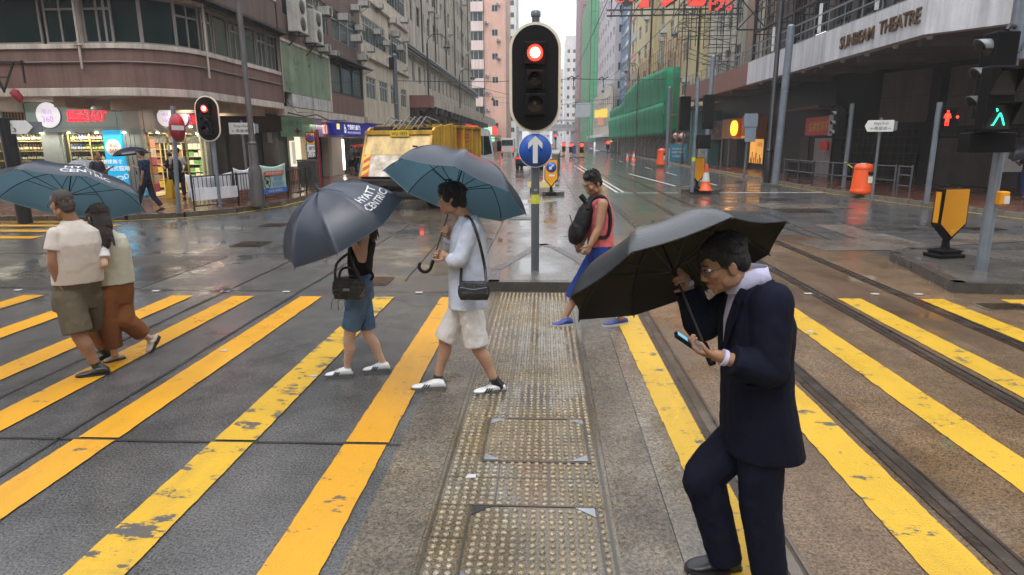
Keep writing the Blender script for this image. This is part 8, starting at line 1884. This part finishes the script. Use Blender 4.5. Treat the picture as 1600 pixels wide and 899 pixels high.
pW, BW = figure('woman in black sleeveless top and denim shorts walking left behind her umbrella', (-1, 0), sp, J, (-1, 0, -.15), M_SK3, (fabric('black_ribbed_top', (.010, .010, .012)), 0, None, .006, 'top', 3), (M_DENIM, .53, .098, .080, .014, 'denim_shorts', 4), {'*': (M_SHW, M_SOLG, dict(stripes=M_BSHOE, w=.042))}, ('long', M_HAIRB), hs=.95, hands={'L': (dL, nL, 1.15, .82), 'R': (dR, nR, 1.15, .82)}, bulk=.84, arm_r=.85, leg_r=.90, hips=.078)
MB().tube([J['wrL'].lerp(J['elL'], .12) + V(p) for p in ((.024, 0, .012), (0, -.026, 0), (-.024, 0, -.012), (0, .026, 0), (.024, 0, .012))], .003, 5).build('bracelet', mat('gold_bracelet', (.5, .33, .1), .3, .8), pW)
cB = D(545, 450, 4.93)
def tass(t):
    for k in range(3): MB().tube([cB + V((-.08 + .04 * k, -.06, -.02)), cB + V((-.12 + .05 * k, -.08, -.1)), cB + V((-.13 + .06 * k, -.07, -.17))], .003, 5).build('tassel', M_LEATH, t)
    MB().box(cB + V((0, -.066, .0)), (.05, .01, .02)).build('buckle', M_GALV, t)
bag('handbag', 'black soft handbag hanging from the arm of the woman in denim shorts', cB, .245, .165, .10, M_LEATH, [(cB + V((-.10, -.02, .07)), cB + V((-.075, -.03, .2)), D(547, 396, 4.95), cB + V((.06, -.03, .2)), cB + V((.10, -.02, .07))), (cB + V((-.09, .03, .07)), cB + V((-.05, .03, .15)), cB + V((.05, .03, .15)), cB + V((.09, .03, .07)))], 'bag', rz=radians(-6), extra=tass, sr=.011)

# ---------------------------------------------------------------- couple at the left under one umbrella
axC = img_axis(.18, -.985, 18, 107, 307); uC = D(107, 307, 5.58); RC, hC = .625, .25
umbrella('navy and teal umbrella shared by the couple at the left', uC, RC, hC, axC, ph=radians(3), text=['HYATT', 'CENTRIC'], text_at=(134, 268), text_r=(.72, .86), shaft=.85)
topC = uC + axC * hC; gC = topC - axC * .66
J = dict(neck=D(113, 345, 5.10), head=D(97, 319, 5.07), shL=D(86, 366, 4.97), shR=D(145, 370, 5.24), hipL=D(107, 462, 5.05), hipR=D(139, 462, 5.20), elL=D(82, 405, 4.93), wrL=D(90, 440, 4.97), elR=D(140, 412, 5.36), knL=D(122, 520, 5.00), anL=D(151, 571, 5.07), knR=D(146, 520, 5.30), anR=D(160, 545, 5.42))
feet(J, G(171, 585), G(119, 591), G(181, 559), G(139, 566)); J['wrR'], dR, nR = grip(gC, axC, J['elR'], -1)
sp = [(D(119, 482, 5.13), .185, .135), (D(119, 460, 5.13), .190, .140), (D(122, 441, 5.12), .190, .140), (D(121, 410, 5.11), .188, .140), (D(117, 380, 5.10), .198, .140), (D(115, 362, 5.10), .180, .115), (D(114, 350, 5.10), .095, .085), (D(112, 344, 5.10), .070, .070)]
pM, BM = figure('man in oatmeal t-shirt and olive shorts walking away with hand in pocket', (-.72, .69), sp, J, (-.93, .32, -.18), M_SK2, (fabric('oatmeal_cotton_tshirt', (.52, .47, .42), .85, .05), .33, (.058, .068), .005, 'tshirt', 2), (fabric('olive_cotton_shorts', (.105, .088, .06), .85, .1), .50, .112, .112, .010, 'shorts', 3), {'*': (M_BSHOE, M_BSHOE, {})}, ('buzz', mat('cropped_dark_hair', (.042, .031, .025), .6, 0, .4, 120, .6, 300)), hands={'L': ((.3, .3, -1), (.8, .5, 0), .5, .95), 'R': (dR, nR, 1.15, .9)}, glasses=True, socks=M_BSHOE, arm_r=1.12, leg_r=1.12, hips=.078)
J = dict(neck=D(163, 358, 5.36), head=D(155, 341, 5.33), shL=D(152, 374, 5.24), shR=D(187, 374, 5.47), hipL=D(168, 463, 5.33), hipR=D(188, 462, 5.46), elL=D(163, 414, 5.17), wrL=D(149, 405, 5.28), elR=D(192, 415, 5.52), wrR=D(176, 440, 5.62), knL=D(171, 506, 5.34), anL=D(178, 548, 5.37), knR=D(195, 500, 5.42), anR=D(227, 525, 5.57))
feet(J, G(194, 561), G(162, 569), D(247, 526, 5.66), D(234, 552, 5.56))
sp = [(D(178, 474, 5.40), .165, .120), (D(178, 460, 5.40), .172, .125), (D(178, 443, 5.40), .165, .122), (D(177, 412, 5.39), .150, .115), (D(172, 386, 5.37), .155, .115), (D(169, 372, 5.36), .140, .090), (D(166, 363, 5.36), .075, .07), (D(164, 358, 5.36), .06, .06)]
pF, BF = figure('woman in cream knit vest and rust brown trousers beside the man in olive shorts', (-.66, .75), sp, J, (-.72, .62, -.30), M_SK3, (fabric('cream_knit_vest', (.50, .49, .40), .9, .08, 12, .5, 200), 0, None, .010, 'knit_vest', 2), (fabric('rust_brown_corduroy', (.17, .066, .026), .85, .15), .93, .098, .078, .013, 'trousers', 3), {'*': (mat('beige_slip_on', (.35, .28, .22), .6), M_BSHOE, dict(low=True, w=.040))}, ('long', M_HAIRB), hs=.96, hands={'L': ((-.8, .5, .2), (-.3, .9, 0), .6, .85), 'R': ((-.5, .5, -.5), (-.5, .5, .3), .5, .85)}, bulk=.80, arm_r=.85, leg_r=.9)
mb = MB()
for S in 'LR': sh, el, wr = J['sh' + S], J['el' + S], J['wr' + S]; Pq = [cut(sh, el, wr, z * .42) for z in (0, .3, .6, 1)]; Pi, Ri = interp(Pq, [.058, .060, .062, .064], 5); mb.tube(Pi, Ri, 16); mb.ell(sh, (.058,) * 3)
link('white_sleeves', fuse(mb, .007, 4, .014, .05), fabric('white_cotton_sleeve', (.62, .58, .58), .85), pF, True)

# ---------------------------------------------------------------- man in the pink vest with a backpack worn in front
J = dict(neck=D(938, 306, 6.84), head=D(926, 287, 6.80), shL=D(942, 319, 6.66), shR=D(929, 317, 7.0), hipL=D(939, 397, 6.74), hipR=D(936, 396, 6.91), elL=D(935, 358, 6.60), wrL=D(922, 384, 6.56), elR=D(915, 360, 7.02), wrR=D(909, 381, 6.78), knR=D(908, 446, 6.88), anR=D(884, 494, 6.82), knL=D(950, 448, 6.72), anL=D(968, 493, 6.76))
feet(J, G(979, 506), G(942, 511), G(894, 508), G(862, 511))
sp = [(D(938, 412, 6.83), .165, .135), (D(938, 398, 6.83), .168, .138), (D(938, 384, 6.83), .165, .136), (D(938, 362, 6.83), .165, .132), (D(939, 338, 6.83), .172, .130), (D(939, 320, 6.83), .150, .100), (D(938, 310, 6.84), .085, .075), (D(937, 305, 6.84), .068, .066)]
pT, BT = figure('man in a pink sleeveless vest and blue shorts looking down at his chest pack', (-1, -.12), sp, J, (-.78, -.55, -.42), M_SK2, (fabric('coral_pink_vest', (.58, .13, .15), .8, .08), 0, None, .014, 'vest', 2), (fabric('royal_blue_shorts', (.012, .032, .17), .7, .15), .74, .115, .108, .014, 'shorts', 3), {'*': (mat('blue_trainer', (.02, .04, .20), .5), M_SOLW, {})}, ('crop', M_HAIR), hands={'L': ((-.5, -.1, -1), (-.4, .9, 0), .5, .9), 'R': ((-.5, -.3, -.9), (.3, -.8, 0), .5, .9)}, arm_r=1.12)
cB = D(909, 350, 6.74)
def pk(t):
    for s_ in (-1, 1): MB().tube(interp([cB + V((.05, s_ * .09 - .02, .16)), D(925, 312, 6.83) + V((0, s_ * .13, .02)), D(942, 312, 6.83) + V((0, s_ * .15, .03)), D(951, 335, 6.83) + V((0, s_ * .16, 0)), D(946, 366, 6.83) + V((0, s_ * .16, 0)), cB + V((.10, s_ * .1, -.12))], [.02] * 6, 6)[0], .020, 8).build('shoulder_strap', M_WEB, t)
    MB().tube([cB + V((.03, -.03, .24)), cB + V((-.02, -.03, .30))], .028, 8).build('grab_handle', M_WEB, t); MB().tube([cB + V((-.13, -.06, .1)), cB + V((-.10, -.12, .0)), cB + V((-.08, -.12, -.12))], .006, 6).build('zip', M_WEB, t)
t = thing('backpack', 'black backpack worn on the chest of the man in pink', 'backpack', tuple(cB)); mb = MB(); Bk = Basis(cB, (-.9, -.1, .28)); mb.ell(Bk((.0, 0, .02)), (.088, .15, .235), Bk.rot); mb.ell(Bk((.02, 0, -.09)), (.092, .155, .145), Bk.rot); link('pack_body', fuse(mb, .009, 5, .02, .08), fabric('black_nylon', (.011, .011, .013), .55, .2, 8, .3, 200), t, True); pk(t)

# ---------------------------------------------------------------- man in the dark suit, nearest
axS = img_axis(-.38, -.925, 16, 1054, 428); uS = D(1054, 428, 2.86); RS, hS = .515, .22
umbrella('large black umbrella held low over the man in the dark suit', uS, RS, hS, axS, ph=radians(14), out=M_BUMB, inn=M_BLIN, shaft=.60, handle='straight')
topS = uS + axS * hS; gS = topS - axS * .235
J = dict(neck=D(1176, 434, 2.68), head=D(1131, 412, 2.67), shL=D(1206, 474, 2.51), shR=D(1160, 466, 2.86), hipL=D(1190, 672, 2.57), hipR=D(1172, 672, 2.74), elL=D(1203, 582, 2.45), elR=D(1095, 512, 2.87), wrL=D(1121, 556, 2.44), knL=D(1188, 790, 2.56), anL=D(1203, 902, 2.54), knR=D(1098, 740, 2.66), anR=D(1132, 868, 2.64))
feet(J, G(1232, 928), G(1150, 942), G(1153, 888), G(1071, 893)); J['wrR'], dR, nR = grip(gS, axS, J['elR'], -1)
sp = [(D(1190, 700, 2.65), .195, .168), (D(1186, 660, 2.65), .193, .158), (D(1182, 610, 2.65), .185, .140), (D(1181, 550, 2.65), .188, .134), (D(1184, 500, 2.66), .205, .132), (D(1184, 466, 2.67), .185, .108), (D(1182, 444, 2.68), .10, .082), (D(1180, 434, 2.68), .072, .068)]
M_SUIT = fabric('midnight_navy_wool', (.005, .0065, .016), .8, .15, 10, .2, 500); M_LAV = fabric('pale_lavender_shirt', (.50, .50, .68), .7, .03)
pS, BS = figure('man in midnight navy suit walking left looking at a phone under a black umbrella', (-1, -.04), sp, J, (-1, -.06, -.42), M_SK2, (M_SUIT, .88, (.086, .064), .008, 'jacket', 0), (M_SUIT, 1.035, .106, .076, .010, 'trousers', 3), {'*': (M_BSHOE, M_BSHOE, dict(w=.048, hgt=.085))}, ('side', M_HAIR), hs=.98, hands={'L': ((-1, .12, .22), (.12, .1, 1), .55, .95), 'R': (dR, nR, 1.2, .95)}, glasses=True, bulk=.80, socks=M_BSHOE)
N_ = J['neck']; FS = V((-1, -.04, 0)).normalized(); LS = V((-FS.y, FS.x, 0))
mb = MB(); rr_ = lambda a: (.060, .066, .074) if a > -.4 else (.060, .068, .082)
cr_ = []
for hh, k in ((.050, 0), (.026, 1), (-.012, 2)): cr_.append([N_ + FS * (.012 + (.064, .072, .088)[k] * cos(q)) + LS * ((.058, .066, .084)[k] * sin(q)) + Z3 * (hh - .030 * max(0, cos(q)) - (.028 if k == 2 else 0) * max(0, cos(q))) for q in [2 * pi * i / 40 for i in range(40)]])
o = mb.loft(cr_, caps=False).build('shirt_collar', M_LAV, pS, fix=False); sm_ = o.modifiers.new('s', 'SOLIDIFY'); sm_.thickness = .004
def on_front(z, lat, out): # point on the front of the jacket at height z
    for (p0, w0, d0), (p1, w1, d1) in zip(sp, sp[1:]):
        if p0.z <= z <= p1.z: k = (z - p0.z) / (p1.z - p0.z); c = p0.lerp(p1, k); w_, d_ = w0 + (w1 - w0) * k, d0 + (d1 - d0) * k; x = min(.98, abs(lat) / w_); return c + LS * lat + FS * (d_ * (1 - x ** 2.4) ** (1 / 2.4) + out)
    return sp[-1][0]
zt = sp[6][0].z - .005
mb = MB(); rows_ = 12
for s_ in (-1, 1):
    pr = None
    for i in range(rows_ + 1):
        z = zt - .30 * i / rows_; a, b = 0.0, .055 * (1 - i / rows_) * s_; q = (on_front(z, a, .006), on_front(z, b, .005))
        if pr: mb.quad(pr[0], pr[1], q[1], q[0])
        pr = q
mb.build('shirt_front', M_LAV, pS, fix=False)
for s_ in (-1, 1):
    mb = MB(); pr = None
    for i in range(rows_ + 1):
        z = zt - .33 * i / rows_; wv = .055 * (1 - i / rows_); lp = .035 + .04 * sin(pi * min(1, (i / rows_) * 1.25)) * (1 - i / rows_ * .6); q = (on_front(z, s_ * wv, .010), on_front(z, s_ * (wv + lp), .014))
        if pr: mb.quad(pr[0], pr[1], q[1], q[0])
        pr = q
    o = mb.build('lapel', M_SUIT, pS, fix=False); m_ = o.modifiers.new('s', 'SOLIDIFY'); m_.thickness = .006; m_.offset = 0
    wr, el = J['wr' + ('L', 'R')[s_ > 0]], J['el' + ('L', 'R')[s_ > 0]]; MB().tube([wr.lerp(el, .16), wr.lerp(el, .085)], [.033, .034], 14).build('shirt_cuff', M_LAV, pS)
MB().prism([D(1168, 604, 2.43), D(1228, 598, 2.43), D(1228, 604, 2.43), D(1168, 610, 2.43)], (0, .03, 0)).build('pocket_flap', M_SUIT, pS)
ph_ = thing('mobile_phone', 'small dark flip phone in the hand of the suited man', 'phone', tuple(D(1086, 532, 2.47))); c = J['wrL'] + V((-.125, .012, .055)); r_ = Basis(V(), (-.75, .1, .5)).rot
MB().box(c, (.10, .052, .016), u=r_).build('handset', M_BLK, ph_, .005); MB().box(c + r_ @ V((.02, 0, .0095)), (.045, .04, .002), u=r_).build('screen', mat('lit_phone_screen', (.1, .3, .45), .2, emit=(.2, .55, .8), es=.6), ph_); MB().box(c + r_ @ V((-.05, 0, .004)), (.03, .052, .02), u=r_).build('hinge', M_GALV, ph_, .003)
# ================================================================ PEOPLE FARTHER OFF
def walker_joints(x, y, H, f, stride=.28, z0=.13, arms=(0., 0.), lean=0.):
    F = V((f[0], f[1], 0)).normalized(); L = V((-F.y, F.x, 0)); k = H / 1.72; o = V((x, y, z0))
    at = lambda a, b, c: o + F * (a * k) + L * (b * k) + Z3 * (c * k)
    J = dict(neck=at(.02 + lean, 0, 1.44), head=at(.06 + lean, 0, 1.60), shL=at(lean, .18, 1.37), shR=at(lean, -.18, 1.37), hipL=at(0, .09, .88), hipR=at(0, -.09, .88), elL=at(-.06 + arms[0] * .12, .23, 1.10), elR=at(-.06 + arms[1] * .12, -.23, 1.10), wrL=at(.02 + arms[0] * .30, .19, .86 + arms[0] * .36), wrR=at(.02 + arms[1] * .30, -.19, .86 + arms[1] * .36),
             knL=at(stride * .55, .09, .48), knR=at(-stride * .25, -.09, .47), anL=at(stride, .09, .09), anR=at(-stride, -.09, .10 + stride * .15))
    J['heL'], J['toL'] = at(stride - .06, .09, .0), at(stride + .19, .10, 0); J['heR'], J['toR'] = at(-stride - .06, -.09, stride * .2), at(-stride + .18, -.10, 0)
    sp = [(at(0, 0, .80), .165 * k, .115 * k), (at(0, 0, .90), .168 * k, .118 * k), (at(0, 0, 1.0), .155 * k, .11 * k), (at(.0, 0, 1.15), .160 * k, .112 * k), (at(lean * .7, 0, 1.30), .175 * k, .115 * k), (at(lean, 0, 1.39), .14 * k, .08 * k), (at(lean, 0, 1.44), .06 * k, .055 * k)]
    return J, sp
def bystander(lab, x, y, H, f, topc, botc, shorts=False, sleeve=.42, hair='side', stride=.22, z0=.13, arms=(0, 0), q=2.0, look=None, group=None, skin=None):
    J, sp = walker_joints(x, y, H, f, stride, z0, arms)
    return figure(lab, f, sp, J, look or (f[0], f[1], -.05), skin or M_SK2, (fabric('cloth_%02d%02d%02d' % tuple(int(c * 99) for c in topc), topc), sleeve, (.066, .058), .006, 'shirt', 1), (fabric('cloth_%02d%02d%02d' % tuple(int(c * 99) for c in botc), botc), .5 if shorts else .95, .095, .085 if shorts else .062, .006, 'shorts' if shorts else 'trousers', 3), {'*': (M_BSHOE, M_BSHOE, {})}, (hair, M_HAIR), q=q, face=False, group=group)[0]
p = G(232, 332, .13); bystander('man in dark navy clothes walking past the blue poster', p.x + .05, p.y, 1.70, (-1, -.05), (.012, .018, .045), (.012, .014, .028), arms=(.0, 1.), stride=.30)
tu = D(206, 240, 18.25); umbrella('small dark navy umbrella of the man walking past the blue poster', tu + Z3 * -.02, .50, .20, (-.12, 0, 1), out=M_NAVY, inn=M_BLIN, shaft=.72, handle='straight')
t = thing('plastic_bag', 'small blue plastic bag carried past the shop entrance', 'bag', tuple(D(229, 298, 18.1))); link('bag_body', fuse(MB().ell(D(229, 300, 18.1), (.10, .06, .13)).ell(D(229, 305, 18.1), (.12, .07, .08)), .02, 2, .02, .1), mat('blue_plastic', (.08, .22, .35), .3), t, True); MB().tube([D(228, 296, 18.1), D(229, 288, 18.12), D(231, 296, 18.1)], .01, 6).build('handle', mat('blue_plastic', 0), t)
bystander('person in a dark cap half hidden behind the couple under a clear umbrella', -13.25, 18.7, 1.62, (1, -.1), (.05, .05, .07), (.03, .03, .04), arms=(1, 0), hair='buzz')
M_CLR = glassy('clear_patterned_plastic', (.55, .6, .66), .12, .42); n, l = nt(M_CLR)
umbrella('clear plastic umbrella with blue and white pattern in front of the wine bottles', D(131, 266, 18.75), .50, .33, (.03, .0, 1), out=M_CLR, inn=M_CLR, shaft=.75, handle='straight')
bystander('man in white shirt with black backpack standing before the bright shop', -12.25, 21.25, 1.72, (-.6, .6), (.58, .58, .6), (.02, .024, .04), arms=(.6, .2), stride=.05, look=(-.9, -.3, 0))
bp = V((-12.12, 21.0, 1.25)); t = thing('backpack', 'black backpack on the man in white outside the shop', 'backpack', tuple(bp)); link('pack_body', fuse(MB().ell(bp, (.13, .15, .24)).ell(bp + V((.04, -.04, -.08)), (.12, .14, .15)), .02, 2), M_WEB, t, True); MB().tube([bp + V((-.05, .05, .2)), bp + V((-.2, .1, .2)), bp + V((-.25, .1, -.05)), bp + V((-.08, .05, -.2))], .025, 6).build('shoulder_strap', M_WEB, t)
bystander('dark clothed shopper bending at the shop entrance', -13.15, 22.4, 1.55, (-1, .2), (.015, .014, .014), (.014, .013, .013), arms=(1, 1), stride=.05)
bystander('person in grey and black seen from behind outside the blue bank', -11.35, 38.1, 1.72, (-.2, 1), (.10, .105, .12), (.02, .02, .022), stride=.06, shorts=True)
bystander('person in black beside another outside the blue bank holding a blue umbrella', -11.0, 37.9, 1.62, (-.3, -1), (.014, .014, .015), (.016, .016, .02), stride=.04, arms=(.7, .4))
t = thing('furled_umbrella', 'furled blue umbrella held outside the bank', 'umbrella', (-10.85, 37.6, .5)); MB().lathe((-10.86, 37.62, .2), [(.005, 0), (.03, .08), (.06, .5), (.02, .6), (.008, .62)], 10, (.05, 0, 1)).build('furled_cloth', mat('bright_blue_cloth', (.02, .14, .42), .5), t); MB().tube([(-10.83, 37.62, .8), (-10.82, 37.62, .95)], .012, 6).build('handle', M_BLK, t)
p = G(1592, 312, .13); bystander('person in patterned top and blue jeans at the far right edge', p.x + .12, p.y, 1.66, (-1, -.3), (.03, .03, .032), (.015, .04, .12), arms=(1, 1), stride=.12, hair='bob')
umbrella('dark umbrella held by the person at the far right edge', V((p.x + .05, p.y, 1.62)), .55, .3, (-.55, 0, .8), out=M_BUMB, inn=M_BLIN, shaft=.6, handle='straight')
t = thing('white_poster_case', 'white lit poster case on the theatre wall at the far right edge', 'poster', tuple(D(1590, 248, 24.4))); c = D(1600, 250, 24.6); MB().box(c, (1.9, .12, .95)).build('case', M_STEELD, t, .02); MB().box(c + V((0, -.065, 0)), (1.8, .01, .86)).build('white_sheet', M_WHS, t)
p = G(947, 240, .13); bystander('distant person under a rainbow umbrella by the end of the hoarding', 11.4, 112, 1.7, (-1, 0), (.02, .02, .025), (.015, .015, .02), q=3)
rain = umbrella('rainbow coloured umbrella far down the right pavement', V((11.2, 112, 1.95)), .62, .3, (-.15, 0, 1), out=mat('rainbow_cloth', (.35, .04, .3), .5), inn=M_BLIN, shaft=.8, handle='straight')
me = rain.children[0].data; cols = [(.6, .45, .02), (.55, .1, .02), (.4, .03, .25), (.2, .05, .4), (.02, .1, .4), (.02, .3, .1), (.6, .5, .05), (.5, .05, .05)]; me.materials.clear()
for k, c in enumerate(cols): me.materials.append(mat('rainbow_panel_%d' % k, c, .5))
for pgn in me.polygons: q_ = pgn.center; pgn.material_index = int(((math.atan2(q_.y - 112, q_.x - 11.2)) / (2 * pi) % 1) * 8) % 8
crowd = [(-9.6, 62, (.25, .05, .05), (0, 1)), (-10.0, 84, (.3, .3, .32), (0, -1)), (-9.5, 90, (.02, .02, .03), (0, 1)), (-10.2, 96, (.35, .3, .2), (0, -1)), (-9.7, 104, (.1, .02, .02), (0, 1)), (-9.9, 112, (.02, .05, .15), (0, -1)), (-9.4, 120, (.3, .3, .3), (0, 1))]
dsc_ = ['in dark red', 'in pale grey', 'in black', 'in tan', 'in maroon', 'in deep blue', 'in light grey']
for i, (x, y, c, f) in enumerate(crowd): bystander('distant pedestrian %s on the far left pavement' % dsc_[i], x, y, 1.68, f, c, (.02, .02, .025), q=3.2, group='distant pedestrians on the left')
for i, (x, y, c) in enumerate(((-9.2, 78, 0), (-9.9, 100, 1), (-9.4, 114, 2))): umbrella(['black umbrella far down the left pavement', 'maroon umbrella far down the left pavement', 'grey umbrella far down the left pavement'][i], V((x, y, 1.85)), .55, .25, (0, 0, 1), out=[M_BUMB, mat('maroon_cloth', (.15, .02, .03)), mat('grey_cloth', (.2, .2, .22))][i], inn=M_BLIN, shaft=.75, handle='straight')
